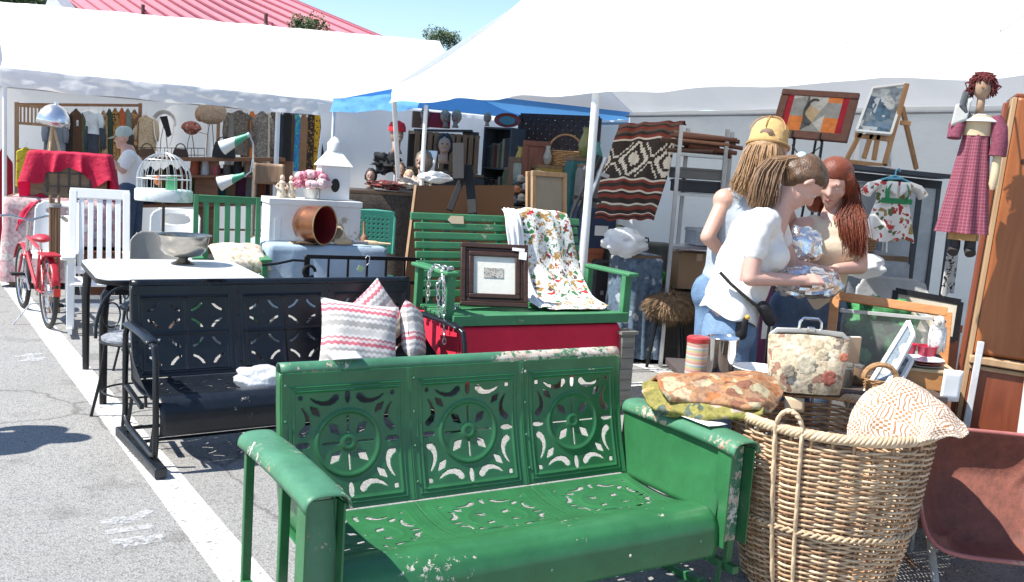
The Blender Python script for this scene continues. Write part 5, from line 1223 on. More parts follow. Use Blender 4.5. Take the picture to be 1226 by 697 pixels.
def red_crate():
    c = yp(86, 236, 10.0); zt = yp(86, 182, 10.0).z; z0 = c.z
    tb = thing('table', 'table under a faded pink and white cloth at the tent corner', 'table', (c.x-.05, c.y, 0), .35)
    k = MB(); k.box((0, 0, z0-.02), (1.05, .6, .03)); k.obj('table_top', wood('plain_leg', 0, 0), tb)
    for x in (-.48, .48):
        for y in (-.26, .26): k = MB(); k.box((x, y, z0/2-.02), (.04, .04, z0-.04)); k.obj('leg', wood('plain_leg', 0, 0), tb)
    def f(u, v):
        a = 2*PI*u; x, y = math.cos(a), math.sin(a); m_ = max(abs(x), abs(y)); x, y = x/m_, y/m_
        if v < .3: q = v/.3; return V((x*.54*q, y*.32*q, z0))
        q = (v-.3)/.7; dr = q*(.05+.03*math.sin(a*9)); return V((x*(.54+dr), y*(.32+dr), z0-q*.86))
    k = MB(); k.grid(f, 120, 16, True); o = k.obj('tablecloth', PR('pink_stripe', (.62, .42, .42), [(.72, .66, .62), (.6, .3, .32), (.66, .5, .48)], 12), None, ang=180); o.matrix_basis = tb.matrix_basis.copy(); tag(o, 'faded pink and white cloth hanging to the ground by the tent pole', 'tablecloth')
    h = zt-z0-.02; W = .72
    b_ = thing('wooden_crate', 'old wooden crate with barred window front under the red shawl', 'crate', (c.x, c.y, z0+.003), .3); wd = wood('crate_brown', (.16, .10, .055), (.30, .2, .11), 'X')
    k = MB(); k.box((0, 0, h/2), (W, .42, h)); k.obj('box', wd, b_, bevel=.004)
    for i in range(5): k = MB(); k.box((-.2+i*.1, -.218, h*.5), (.014, .014, h*.8)); k.obj('bar', mat('dark_iron', 0), b_)
    for z in (.25, .55, .85): k = MB(); k.box((0, -.226, h*z), (.46, .012, .014)); k.obj('bar', mat('dark_iron', 0), b_)
    shawl = cloth_glow('red_gauze', (.62, .01, .06), .25, .7, .3, 14)
    def g_(u, v):
        a = 2*PI*u; x, y = math.cos(a), math.sin(a); m_ = max(abs(x), abs(y)); x, y = x/m_, y/m_
        if v < .4: q = v/.4; return V((x*(W/2+.01)*q, y*.225*q, h+.012+.012*nz(x*q*4, y*q*4)))
        q = (v-.4)/.6; ln_ = .30+.16*abs(x)*(abs(y) < .999)+.12*(nz(x*3, y*3, 5)+.2)
        if y < -.99 and abs(x) < .55: ln_ *= .45+.5*abs(x)
        dr = q*(.05+.045*math.sin(a*13+2*nz(x*3, y*2))); return V((x*(W/2+.012+dr), y*(.235+dr), h+.01-q*ln_))
    k = MB(); k.grid(g_, 200, 26, True); o = k.obj('red_shawl', shawl, None, ang=180); o.matrix_basis = b_.matrix_basis.copy(); tag(o, 'bright red gauze shawl thrown over the wooden crate', 'shawl')
    p = yp(37, 238, 9.75); o = drape('red_scarf', 'end of a red scarf trailing over the pink clothed table', 'scarf', [[yp(42, 229, 9.8), yp(50, 232, 9.7), yp(58, 236, 9.7)], [yp(18, 245, 9.62), yp(27, 248, 9.58), yp(38, 248, 9.56)], [yp(9, 275, 9.6), yp(15, 277, 9.56), yp(20, 276, 9.54)]], shawl, 14, 20, .02, 3, .004)
red_crate()
k = MB(); pb = thing('bundle_of_poles', 'upright dark brown wooden post behind the bicycle saddle', 'post', yp(65, 300, 8.3).xy.to_3d(), .3)
zt = yp(64, 234, 8.3).z
for i in range(4): k = MB(); k.tube([(-.03+i*.022, .01*(i % 2), 0), (-.032+i*.022, 0, zt-.03*(i % 3))], .013, 7); k.obj('pole', wood('screen_brown', 0, 0), pb)
k = MB(); k.lathe([(.055, zt-.10), (.055, zt-.07)], 14); k.obj('strap', mat('grey_strap', (.3, .3, .3)), pb)
# brown shelf unit with hats and bags
def hat_shelf():
    a, b_ = yp(152, 190, 12.3), yp(338, 191, 13.2); t = thing('display_shelf', 'long brown wooden display shelf holding hats and bags', 'shelf', (a.x, a.y, 0), 0)
    wd = wood('shelf_brown', (.15, .065, .03), (.26, .12, .06), 'X')
    for dz in (0, -.22, -.60): k = WB(); k.bar(a+UP*dz, b_+UP*dz, .36, .03 if dz else .05); k.obj('board', wd, t)
    for q in (0, .5, 1): p = a.lerp(b_, q); k = WB(); k.bar(V((p.x, p.y, 0)), p-UP*.02, .05, .3); k.obj('upright', wd, t)
    k = WB(); n = 12
    for dz in (.05, .14): k.tube([a+UP*dz+(b_-a)*.02, a+UP*dz+(b_-a)*.48], .005, 5)
    for i in range(n): p = a.lerp(b_, .02+.46*i/(n-1)); k.tube([p, p+UP*.14], .004, 5)
    k.obj('wire_rail', mat('dark_iron', 0), t)
    # boots, bags and folded clothes between the boards
    cols = [(.40, .10, .05), (.5, .5, .5), (.5, .08, .12), (.12, .1, .09), (.03, .03, .035), (.25, .16, .1), (.04, .045, .05), (.3, .28, .25)]
    rnd = random.Random(2)
    for i in range(8):
        q = .42+i*.07; p = a.lerp(b_, q)-UP*.205; hgt = rnd.uniform(.12, .19)
        k = MB(); k.grid(lambda u, v: V((.055*math.cos(2*PI*u)*(1-.2*v*v), .09*math.sin(2*PI*u), v*hgt+.015*nz(u*5, i))), 14, 6, True); k.prism([(.05*math.cos(j*.7), .08*math.sin(j*.7)) for j in range(9)], .01, TR(0, 0, hgt))
        o = k.obj('folded_clothes', G('fold_%d' % i, cols[i]), None); o.location = p; tag(o, ['rust', 'grey', 'crimson', 'dark brown', 'black', 'tan', 'charcoal', 'stone'][i]+' folded garment on the lower board of the brown shelf', 'garment', 'folded garments on the shelf')
    return a, b_
sa, sb = hat_shelf()
def hat_on_stand(px, py, Y, kind, label):
    p = yp(px, py, Y); z0 = yp(px, 187, Y).z; t = thing('hat', label, 'hat', (p.x, p.y, z0), .3)
    h = p.z-z0; k = MB(); k.tube([(.05, 0, 0), (.03, 0, h*.5), (0, 0, h)], .006, 6); k.tube([(-.05, .02, 0), (-.04, 0, h*.5), (0, 0, h)], .005, 6); k.obj('wire_stand', mat('dark_iron', 0), t)
    if kind == 'bonnet':
        k = MB(TR(0, 0, h) @ RY(.35)); k.grid(lambda u, v: V((.15*math.cos(PI*u)*(1-.25*v), -.12+.24*v, .15*math.sin(PI*u)*(1-.3*v))), 18, 8); k.obj('brim', mat('bonnet_white', (.72, .73, .74), .8), t, solid=.006)
        k = MB(TR(.0, 0, h)); k.prism([(-.06, .06), (.03, .08), (.09, -.16), (.04, -.20)], .02, RX(PI/2)); k.obj('band', G('band_black', (.02, .02, .025)), t)
        for s in (-.13, .12): k = MB(); k.tube([(s, -.05, h), (s*.9, -.05, h-.15), (s*.6, -.05, h-.3)], .006, 5); k.obj('ribbon', mat('bonnet_white', 0), t)
    elif kind == 'cap':
        cm = PR('plaid_cap', (.30, .10, .08), [(.5, .34, .22), (.05, .04, .04), (.4, .12, .1)], 26, .8)
        k = MB(TR(0, 0, h)); k.ell((0, 0, .02), (.13, .12, .10), 18, 10, None, lambda q: 1 if q.z > -.2 else .8); k.obj('crown', cm, t)
        k = MB(TR(0, 0, h)); k.grid(lambda u, v: V((.10+v*.11, (u-.5)*.18*(1-.4*v), -.02-.02*v)), 8, 4); k.obj('visor', cm, t, solid=.006)
    elif kind == 'net':
        k = MB(TR(0, 0, h)); k.ell((0, 0, 0), (.20, .10, .14), 24, 14, None, lambda q: 1+.12*nz(q.x*4, q.y*4, q.z*4)); k.obj('crown', PR('tan_net', (.40, .32, .24), [(.32, .22, .15), (.48, .38, .28), (.36, .27, .2)], 50, .9), t)
        k = MB(TR(-.14, 0, h-.02)); k.ell((0, 0, 0), (.07, .06, .10), 14, 8); k.obj('side_fold', G('tan_felt', (.30, .2, .13)), t)
    return t
hat_on_stand(197, 146, 12.6, 'bonnet', 'white stiff bonnet with black band on a wire stand')
hat_on_stand(229, 156, 12.7, 'cap', 'red and tan plaid cap on a wire stand')
hat_on_stand(253, 136, 12.9, 'net', 'tan netted fur hat on a tall stand')
def handbag(px, py, Y, w_, h_, m, label):
    p = yp(px, py, Y); t = thing('handbag', label, 'bag', p, .4, 'bags on the brown shelf'); k = MB()
    k.grid(lambda u, v: V((w_/2*math.cos(2*PI*u)*(1-.25*v*v), .06*math.sin(2*PI*u)*(1-.5*v), h_*v)), 20, 8, True); k.prism([(w_*.37*math.cos(j*.52), .03*math.sin(j*.52)) for j in range(12)], .008, TR(0, 0, h_)); k.obj('body', m, t)
    k = MB(); k.tube([(-w_*.3*math.cos(i*PI/10), 0, h_+.07*math.sin(i*PI/10)) for i in range(11)], .008, 6); k.obj('handle', m, t)
handbag(268, 189, 12.7, .30, .20, G('bag_black', (.02, .022, .025)), 'black rounded handbag on the brown shelf')
handbag(216, 188, 12.5, .20, .10, G('bag_darkbrown', (.05, .03, .025)), 'small dark brown handbag beneath the plaid cap')
handbag(176, 188, 12.35, .22, .10, G('bag_brown', (.10, .055, .035)), 'flat brown handbag at the end of the brown shelf')
def cone_lamp():
    z0 = yp(322, 190, 11.2); c = yp(300, 235, 11.2); t = thing('cone_lamp', 'lamp with two green and white cone shades on bent chrome arms', 'lamp', (c.x, c.y, 0), 0)
    chrome = mat('chrome_arm', (.6, .58, .55), .25, .9); gr = bands('green_white_cone', 'X', .34, [(0, (.78, .78, .75)), (.45, (.06, .33, .20)), (.85, (.5, .52, .5)), (1, (.5, .52, .5))], .4, coordtype='Object')
    for (p0, p1) in (((266, 177), (299, 161)), ((263, 220), (293, 209))):
        a, b_ = yp(*p0, 11.1), yp(*p1, 11.1); d = b_-a; k = MB(d.to_track_quat('X', 'Z').to_matrix().to_4x4() @ RY(PI/2)); L = d.length
        k.lathe([(.085, 0), (.08, .01), (.026, L*.88), (.03, L), (.0, L)], 26); o = k.obj('shade', gr, t, solid=.003); o.location = a-t.location
    for pts in ([(299, 163), (303, 172), (303, 200), (301, 300)], [(293, 211), (300, 206), (303, 190)]):
        k = WB(); k.tube([yp(x, y, 11.15) for x, y in pts], .010, 7); k.obj('arm', chrome, t)
    k = WB(); q = yp(301, 300, 11.15); k.tube([q, V((q.x, q.y, .02))], .012, 7); k.lathe([(.15, 0), (.15, .02), (.03, .04)], 20, TR(q.x, q.y, 0)); k.obj('base', chrome, t)
cone_lamp()
def side_chairs():
    # small bentwood chair and dark folding chair behind the cone lamp
    for (px, py, Y, m, lb) in ((322, 196, 11.9, wood('bentwood', (.2, .12, .07), (.32, .2, .12), 'Z'), 'bentwood chair with rounded brown back beside the tent pole'), (390, 214, 11.6, blk, 'plain black chair standing behind the white chest')):
        p = yp(px, py, Y); t = thing('chair', lb, 'chair', (p.x, p.y, 0), .2); zt = p.z
        k = MB(); k.grid(lambda u, v: V((.18*(u*2-1), .18+.04*(1-(2*u-1)**2), zt-.26*v)), 12, 6); k.obj('backrest', m, t, solid=.02)
        k = MB(); k.box((0, 0, .46), (.40, .40, .03)); k.obj('seat', m, t, bevel=.01)
        for x in (-.17, .17):
            k = MB(); k.tube([(x, -.17, 0), (x, -.17, .46)], .016, 7); k.obj('leg', m, t); k = MB(); k.tube([(x, .18, 0), (x, .19, zt)], .016, 7); k.obj('leg', m, t)
side_chairs()
for i, (px, py, w_, c, lb) in enumerate(((205, 262, .4, (.03, .04, .06), 'navy blue storage tub behind the bird cage'), (250, 262, .5, (.02, .02, .022), 'black storage tub behind the green slat chair'), (128, 268, .45, (.20, .07, .03), 'reddish wooden box behind the rocking chair slats'), (115, 290, .5, (.03, .03, .03), 'black storage tub behind the rocking chair'))):
    p = yp(px, py, 9.6); h_ = .42; o = thing('storage_tub', lb, 'box', (p.x, p.y, 0), .4, 'tubs behind the chairs'); m = mat('tub_%d' % i, c, .5)
    k = MB(); k.add([(-w_/2*.9, -.18, 0), (w_/2*.9, -.18, 0), (w_/2*.9, .18, 0), (-w_/2*.9, .18, 0), (-w_/2, -.2, h_), (w_/2, -.2, h_), (w_/2, .2, h_), (-w_/2, .2, h_)], [(0, 3, 2, 1), (4, 5, 6, 7), (0, 1, 5, 4), (1, 2, 6, 5), (2, 3, 7, 6), (3, 0, 4, 7)]); k.obj('tub', m, o, smooth=False, bevel=.01)
    k = MB(); k.box((0, 0, h_+.014), (w_+.03, .43, .028)); k.obj('lid', m, o, bevel=.006)
# ================================================================ stall under the blue canopy
def tarp():
    a, b_ = E0+V((-.15, .1, 0)), E0+BX*3.0+V((.0, .1, 0)); k = MB()
    def f(u, v): return a.lerp(b_, u)-a+V((.08*math.sin(v*4+u*9)+.05*nz(u*4, v*4), .10*nz(u*3, v*3, 4)+.05*math.sin((u*2+v)*9), v*2.15))
    k.grid(f, 40, 30); o = k.obj('tarpaulin', white_wall, None, ang=180); o.location = a; tag(o, 'wrinkled white tarpaulin hung behind the dolls and mannequin heads', 'tarpaulin')
tarp()
dkcloth = PR('dark_wicker', (.06, .045, .035), [(.09, .07, .055), (.03, .025, .02)], 60, .9)
def covered_table(px, py, Y, w_, d, label, m, rz=.3, name='table'):
    p = yp(px, py, Y); t = thing(name, label, 'table', (p.x, p.y, 0), rz); z = p.z
    k = MB(); k.box((0, 0, z-.02), (w_, d, .03)); k.obj('table_top', wood('plain_leg', 0, 0), t)
    for x in (-w_/2+.04, w_/2-.04):
        for y in (-d/2+.04, d/2-.04): k = MB(); k.box((x, y, z/2-.02), (.04, .04, z-.04)); k.obj('leg', wood('plain_leg', 0, 0), t)
    def f(u, v):
        a = 2*PI*u; x, y = math.cos(a), math.sin(a); m_ = max(abs(x), abs(y)); x, y = x/m_, y/m_
        if v < .3: q = v/.3; return V((x*(w_/2+.01)*q, y*(d/2+.01)*q, z))
        q = (v-.3)/.7; dr = q*(.03+.025*math.sin(a*12)); return V((x*(w_/2+.01+dr), y*(d/2+.01+dr), z-q*(z-.04)))
    k = MB(); k.grid(f, 100, 12, True); k.obj('cover', m, t, ang=180); return t
ct = covered_table(462, 228, 10.3, .95, .6, 'table covered with dark woven cloth carrying dolls and hats', dkcloth)
skin = mat('doll_skin', (.36, .23, .17), .5, 0, .06)
def mann(px, py, Y, s, hair, hairc, label, hat=None, base=True, rz=0):
    """display head: neck, face with nose, hair or hat"""
    p = yp(px, py, Y); t = thing('mannequin_head', label, 'mannequin head', p, rz, 'display heads in the blue stall')
    k = MB(); k.ell((0, 0, .22*s), (.075*s, .09*s, .11*s), 18, 12); k.tube([(0, 0, .0), (0, 0, .06*s), (0, 0, .14*s)], [.075*s, .045*s, .05*s], 12); k.ell((0, -.09*s, .21*s), (.013*s, .02*s, .022*s), 8, 6); k.ell((0, -.07*s, .16*s), (.04*s, .03*s, .03*s), 8, 6); h = k.obj('head', skin, t, ang=180)
    for q in (-1, 1): k = MB(); k.ell((q*.03*s, -.083*s, .235*s), (.012*s, .007*s, .008*s), 8, 5); k.obj('eye', mat('eye_dark', (.03, .02, .02), .2), h)
    k = MB(); k.ell((0, -.086*s, .172*s), (.02*s, .008*s, .007*s), 8, 5); k.obj('mouth', mat('lip_red', (.4, .05, .06), .4), h)
    if hair: k = MB(); k.ell((0, .028*s, .225*s), (.105*s, .10*s, .135*s), 22, 14, None, lambda q: (1+.22*nz(q.x*5, q.y*5, q.z*5+px))*(1 if not (q.y < -.5 and q.z < .45) else .74)); k.obj('hair', mat(hairc[0], hairc[1], .6, 0, .3, 30, .5), t, ang=180)
    if hat:
        k = MB(TR(0, 0, .27*s)); k.lathe([(.10*s, -.02*s), (.10*s, .03*s), (.08*s, .08*s), (.03*s, .105*s), (0, .108*s)], 18); k.obj('hat', mat(hat[0], hat[1], .7), t)
blackh = ('wig_black', (.012, .01, .01)); brownh = ('wig_brown', (.09, .045, .025)); greyh = ('wig_grey', (.16, .14, .12)); fairh = ('wig_fair', (.5, .36, .22))
tz = lambda px: 228
mann(443, 226, 10.2, .6, True, blackh, 'small black haired doll head on the dark clothed table')
mann(478, 219, 10.25, .62, True, brownh, 'brown haired doll head among the dolls on the dark table', rz=.4)
mann(505, 216, 10.3, .9, True, greyh, 'head wearing a matted grey brown wig beside the white card', rz=-.4)
mann(489, 226, 10.1, .55, True, fairh, 'fair haired doll head leaning between the tent legs', rz=.2)
mann(531, 196, 11.1, .95, True, blackh, 'black haired mannequin head in front of the wooden crates', rz=.1)
mann(508, 153, 11.9, .75, False, None, 'bald plaster head on the upper crate shelf')
mann(533, 153, 11.9, .6, True, fairh, 'small fair wigged head on the upper crate shelf', rz=.5)
mann(545, 153, 11.9, .6, True, fairh, 'pale haired head at the end of the crate shelf', rz=-.5)
mann(474, 184, 10.6, .95, False, None, 'mannequin head in a bright red cap hanging by the tent leg', hat=('cap_red', (.55, .012, .02)), rz=.5)
p = yp(474, 184, 10.6); k = MB(); k.tube([(0, 0, 0), (0, 0, p.z)], .012, 7); st_ = thing('head_stand', 'thin white rod holding up the red capped head', 'stand', (p.x, p.y, 0)); k.obj('rod', polem, st_); k = MB(); k.lathe([(.14, 0), (.14, .015), (.02, .03)], 18); k.obj('foot', polem, st_)
# black feathered hat and dolls' clothes
crumple('feather_hat', 'black feathered hat on the dark clothed table', 'hat', yp(462, 206, 10.35), (.13, .10, .09), G('feather_black', (.012, .012, .014)), .8, 4, 30, 18, 3)
crumple('doll_clothes', 'heap of red and black dolls clothes on the dark table', 'doll clothes', yp(462, 226, 10.05), (.17, .08, .04), PR('doll_red', (.12, .03, .03), [(.35, .04, .03), (.03, .02, .02), (.3, .2, .15)], 30), .6, 9, 30, 16, 3)
crumple('doll_clothes', 'pale bundle of dolls clothes beside the grey wig', 'doll clothes', yp(497, 226, 10.05), (.16, .08, .06), PR('doll_pale', (.45, .38, .32), [(.5, .44, .38), (.2, .12, .1), (.35, .28, .25)], 26), .6, 5, 30, 16, 3)
crumple('white_cloth', 'white folded cloth in front of the black stand', 'cloth', yp(521, 219, 9.7), (.15, .08, .055), mat('white_linen', 0), .35, 12)
p = yp(514, 204, 10.4); card('white_card', 'blank white card standing behind the grey wig', [yp(505, 218, 10.45), yp(517, 220, 10.45), yp(524, 181, 10.55), yp(508, 180, 10.55)], paper, None, .004)
def crates():
    p = yp(535, 205, 11.6); rz = .35; wd = wood('crate_pine', (.13, .07, .035), (.27, .155, .08), 'Z')
    z = p.z
    base = covered_table(530, 206, 11.7, .9, .5, 'dark cloth covered table carrying the slatted crates', G('dark_cover', (.05, .045, .04)), rz)
    z = yp(530, 206, 11.7).z
    for i, (x, lb) in enumerate(((-.21, 'slatted wooden crate standing on end left of the black haired head'), (.22, 'slatted wooden crate standing on end right of the black haired head'))):
        q = base.matrix_basis @ V((x, .02, z+.003)); t = thing('slatted_crate', lb, 'crate', q, rz); h = .46; W = .38
        for j in range(5): k = MB(); k.box((-W/2+.035+j*.077, -.14, h/2), (.055, .014, h)); k.obj('slat', wd, t)
        for zz in (.02, h-.02): k = MB(); k.box((0, .0, zz), (W, .27, .03)); k.obj('end_board', wd, t)
        k = MB(); k.box((0, .14, h/2), (W, .012, h)); k.obj('back_board', mat('crate_dark', (.05, .03, .02)), t)
    a, b_ = yp(497, 155, 11.9), yp(566, 156, 11.9); k = WB(); t = thing('shelf_board', 'dark shelf board laid across the tops of the crates', 'shelf', a, 0); k.bar(a-UP*.012, b_-UP*.012, .28, .024); k.obj('board', mat('shelf_dark', (.03, .028, .026), .5), t)
    for q in (.03, .97): pq = a.lerp(b_, q); k = WB(); k.bar(pq-UP*.02, V((pq.x, pq.y, z)), .02, .2); k.obj('bracket', mat('shelf_dark', 0), t)
    p = yp(525, 153, 12.0); t = thing('red_box', 'plain red box behind the heads on the crate shelf', 'box', p, .2); k = MB(); k.box((0, .03, .085), (.28, .12, .17)); k.obj('box', mat('box_red', (.42, .02, .04), .6), t, bevel=.004); k = MB(); k.box((0, .03, .175), (.285, .125, .012)); k.obj('lid', mat('box_red', 0), t)
    p = yp(503, 153, 12.0); t = thing('wooden_case', 'small dark wooden case at the end of the crate shelf', 'box', yp(500, 153, 12.1), .2); k = MB(); k.box((0, .03, .10), (.14, .12, .20)); k.obj('case', wood('shelf_brown', 0, 0), t, bevel=.004)
crates()
def bookcase():
    p = yp(599, 240, 12.0); zt = yp(600, 153, 12.0).z; t = thing('bookcase', 'charcoal grey bookcase filled with old books', 'bookcase', (p.x, p.y, 0), -.05); W, D = .40, .30; dm = mat('charcoal_paint', (.065, .07, .075), .6); M = RZ(-.55)
    for s in (-1, 1): k = MB(M); k.box((s*W/2, 0, zt/2), (.022, D, zt)); k.obj('side', dm, t, bevel=.003)
    k = MB(M); k.box((0, D/2-.008, zt/2), (W, .014, zt)); k.obj('back', mat('case_dark', (.02, .02, .022)), t)
    zs = [.06, .42, .80, 1.18, zt-.56, zt-.012]
    zs = [.06, zt-1.42, zt-.96, zt-.50, zt-.012]
    for z in zs: k = MB(M); k.box((0, -.005, z), (W-.024, D-.02, .022)); k.obj('shelf', dm, t)
    rnd = random.Random(3); cols = [(.16, .09, .05), (.07, .04, .03), (.22, .14, .08), (.05, .07, .06), (.28, .22, .15), (.10, .03, .03), (.04, .04, .05), (.06, .09, .05)]
    for si, z in enumerate(zs[1:-1]):
        x = -W/2+.02
        n = 0
        while x < W/2-.06:
            w_ = rnd.uniform(.025, .045); h_ = rnd.uniform(.24, .36); c = (n*5+si*3) % 8; n += 1
            b_ = thing('book', ['brown', 'dark', 'tan', 'bottle green', 'cream', 'maroon', 'slate', 'moss green'][c]+' spined book on the '+['lower', 'middle', 'upper'][si]+' shelf of the charcoal bookcase', 'book', t.matrix_basis @ M @ V((x+w_/2, -.02, z+.0115)), -.6, 'books in the charcoal bookcase')
            k = MB(); k.box((0, .0, h_/2), (w_-.002, .18, h_)); k.obj('cover', mat('book_%d' % c, cols[c], .7), b_, bevel=.002)
            k = MB(); k.box((0, .004, h_+.0005), (w_-.008, .17, .002)); k.obj('pages', paper, b_)
            x += w_+.002
    q = t.matrix_basis @ M @ V((.03, 0, zt+.002)); m_ = thing('oval_tray', 'red oval tray with teal centre standing on the bookcase', 'tray', q, -.1)
    k = MB(TR(0, 0, .085) @ RX(1.35)); k.lathe([(.0, .0), (.11, .0), (.155, .015), (.165, .03), (.155, .02), (.11, .006), (0, .006)], 30, None, 1, .55); k.obj('rim', mat('tray_red', (.32, .05, .035), .5, 0, .3, 20), m_); k = MB(TR(0, -.010, .086) @ RX(1.35)); k.lathe([(0, .008), (.10, .008), (.10, .01), (0, .01)], 24, None, 1, .55); k.obj('centre', mat('tray_teal', (.10, .22, .22), .4), m_)
    mann(583, 151, 11.9, .45, True, fairh, 'tiny doll head beside the red oval tray')
bookcase()
def lattice():
    a, b_ = yp(624, 138, 12.4), yp(718, 139, 11.9); t = thing('lattice_panel', 'dark brown diamond lattice panel behind the baskets', 'lattice', (a.x, a.y, 0), math.atan2(b_.y-a.y, b_.x-a.x)); W = (b_-a).xy.length; zt = a.z; H = 1.25
    wd = wood('lattice_brown', (.045, .018, .012), (.09, .038, .022), 'Z')
    for s in (1, -1):
        n = 20
        for i in range(n):
            x0 = -H+i*(W+H)/n; pts = []
            # clip the diagonal to the panel
            xa, za, xb, zb = x0, zt-H, x0+H, zt
            if xa < 0: za += -xa; xa = 0
            if xb > W: zb -= xb-W; xb = W
            if xb-xa < .05: continue
            if s < 0: xa, xb = W-xa, W-xb
            k = MB(); k.bar((xa, .006*s, za), (xb, .006*s, zb), .010, .072, (0, 0, 1)); k.obj('lath', wd, t, smooth=False)
    for (p, q) in (((0, 0, 0), (0, 0, zt)), ((W, 0, 0), (W, 0, zt)), ((0, 0, zt), (W, 0, zt)), ((0, 0, zt-H), (W, 0, zt-H)), ((W*.5, .02, zt-H), (W*.5, .02, zt))): k = MB(); k.bar(p, q, .05, .04, (0, 1, 0)); k.obj('frame_bar', wd, t)
    k = MB(); k.box((W/2, .03, (zt-H)/2), (W, .02, zt-H)); k.obj('lower_board', wd, t)
lattice()
def market_basket(px, py, Y, r, h, label, handle=True):
    p = yp(px, py, Y); t = thing('basket', label, 'basket', p, 0, 'small baskets by the lattice'); m = mat('basket_tan', (.36, .2, .09), .7, 0, .4, 30, .6, 60)
    for i in range(9):
        z = h*i/8; rr = r*(.8+.2*i/8); k = MB(); k.tube([(rr*(1+.03*math.cos(j*PI/2+i*PI))*math.cos(j*PI/16), .75*rr*(1+.03*math.cos(j*PI/2+i*PI))*math.sin(j*PI/16), z) for j in range(32)], h/15, 5, True); k.obj('weaver', m, t, ang=180)
    k = MB(); k.lathe([(0, .004), (r*.8, .004), (r*.8, .012), (0, .012)], 20, None, 1, .75); k.obj('bottom', m, t)
    if handle: k = MB(); k.tube([(r*math.cos(i*PI/14), 0, h+h*1.25*math.sin(i*PI/14)) for i in range(15)], .012, 6); k.obj('handle', m, t)
tb2 = covered_table(675, 200, 10.9, .8, .5, 'dark clothed table under the handled basket', G('dark_cover', 0), .2)
market_basket(676, 198, 10.8, .19, .15, 'tan basket with tall hooped handle in front of the lattice')
for i, (px, py, Y, w_, h_, c, lb) in enumerate(((607, 205, 10.6, .10, .34, (.10, .06, .04), 'dark carved mirror frame leaning beside the bookcase'), (641, 186, 10.6, .14, .50, (.13, .035, .02), 'dark red wooden cupboard door beside the canvases'))):
    p = yp(px+(16 if i == 0 else 0), py+30, Y); p.z = 0; zt = yp(px, py-18, Y).z; t = thing('wood_panel', lb, 'panel', p, .1); wd = wood('panel_%d' % i, tuple(x*.7 for x in c), tuple(x*1.4 for x in c), 'Z'); W = .30
    k = MB(RX(-.06)); 
    for (x0, z0, sx, sz) in ((0, .03, W, .06), (0, zt-.03, W, .06), (-W/2+.03, zt/2, .06, zt-.12), (W/2-.03, zt/2, .06, zt-.12)): k = MB(RX(-.06)); k.box((x0, 0, z0), (sx, .03, sz)); k.obj('frame_bar', wd, t, bevel=.003)
    k = MB(RX(-.06)); k.box((0, .006, zt/2), (W-.1, .012, zt-.1)); k.obj('infill', wd if i else mat('mirror_dim', (.12, .14, .14), .1, .8), t)
# tray of old shoes and tins in front of the bookcase
rnd = random.Random(11)
tb3 = covered_table(632, 247, 9.6, .5, .6, 'low dark table sloping with rows of old shoes', G('dark_cover', 0), .3)
for i in range(9):
    px, py = 618+(i % 3)*11+(i//3)*5, 246-(i//3)*13-(i % 3)*3; p = yp(px, py, 9.45+.18*(i//3)); c = [(.18, .19, .21), (.30, .27, .23), (.12, .11, .11), (.35, .13, .06), (.22, .22, .22), (.10, .10, .12), (.28, .26, .24), (.16, .14, .13), (.24, .2, .17)][i]
    t = thing('old_shoe', ['slate', 'stone', 'black', 'rust orange', 'grey', 'navy', 'pale grey', 'dark taupe', 'tan'][i]+' old shoe in the row before the bookcase', 'shoe', p, .8, 'old shoes before the bookcase'); m = mat('shoe_%d' % i, c, .6, 0, .3, 20)
    k = MB(); k.ell((0, 0, .03), (.11, .04, .032), 14, 8, None, lambda q: 1-.2*max(0, q.x)*max(0, q.z)); k.obj('upper', m, t); k = MB(); k.ell((-.06, 0, .055), (.045, .034, .035), 12, 6); k.obj('collar', m, t); k = MB(); k.box((0, 0, .0), (.21, .065, .012)); k.obj('sole', blk, t, bevel=.003)
# big brown board leaning, black A stand, canvases, umbrella
def board():
    a, b_ = yp(484, 305, 8.0), yp(616, 305, 8.6); c, d = yp(500, 222, 8.15), yp(616, 222, 8.75); a2, b2 = V((a.x, a.y-.15, 0)), V((b_.x, b_.y-.15, 0))
    t = thing('brown_board', 'large plain brown hardboard sheet leaning behind the green swing', 'board', a2, 0); k = WB(); n = (b2-a2).cross(c-a2).normalized()*.018
    k.add([a2, b2, d, c, a2-n, b2-n, d-n, c-n], [(0, 1, 2, 3), (7, 6, 5, 4), (0, 4, 5, 1), (1, 5, 6, 2), (2, 6, 7, 3), (3, 7, 4, 0)]); k.obj('sheet', mat('hardboard', (.155, .07, .028), .55, 0, .12, 3, .05), t, smooth=False)
    k = WB(); k.bar(a2-n*.3+V((-.012, 0, 0)), c-n*.3+V((-.012, 0, 0)), .02, .03); k.obj('edge_strip', wood('raw_edge', 0, 0), t)
    lb = yp(545, 170, 8.1)
    t = thing('black_stand', 'tall black folding stand in front of the brown board', 'stand', (lb.x, lb.y-.3, 0), 0); sm = mat('stand_black', (.010, .010, .011), .75)
    for (p0, p1, w_) in (((538, 252), (560, 198), .05), ((566, 256), (561, 198), .07), ((549, 215), (549, 172), .09)):
        p, q = yp(*p0, 7.6), yp(*p1, 7.75); k = WB(); k.bar(p, q, w_, .03, (0, 1, 0)); k.obj('leg' if p0[1] > 220 else 'head_bar', sm, t, bevel=.004)
    for px in (536, 568): q = yp(px, 256, 7.6); k = WB(); k.bar(q, V((q.x, q.y, 0)), .05, .03, (0, 1, 0)); k.obj('lower_leg', sm, t, bevel=.004)
board()
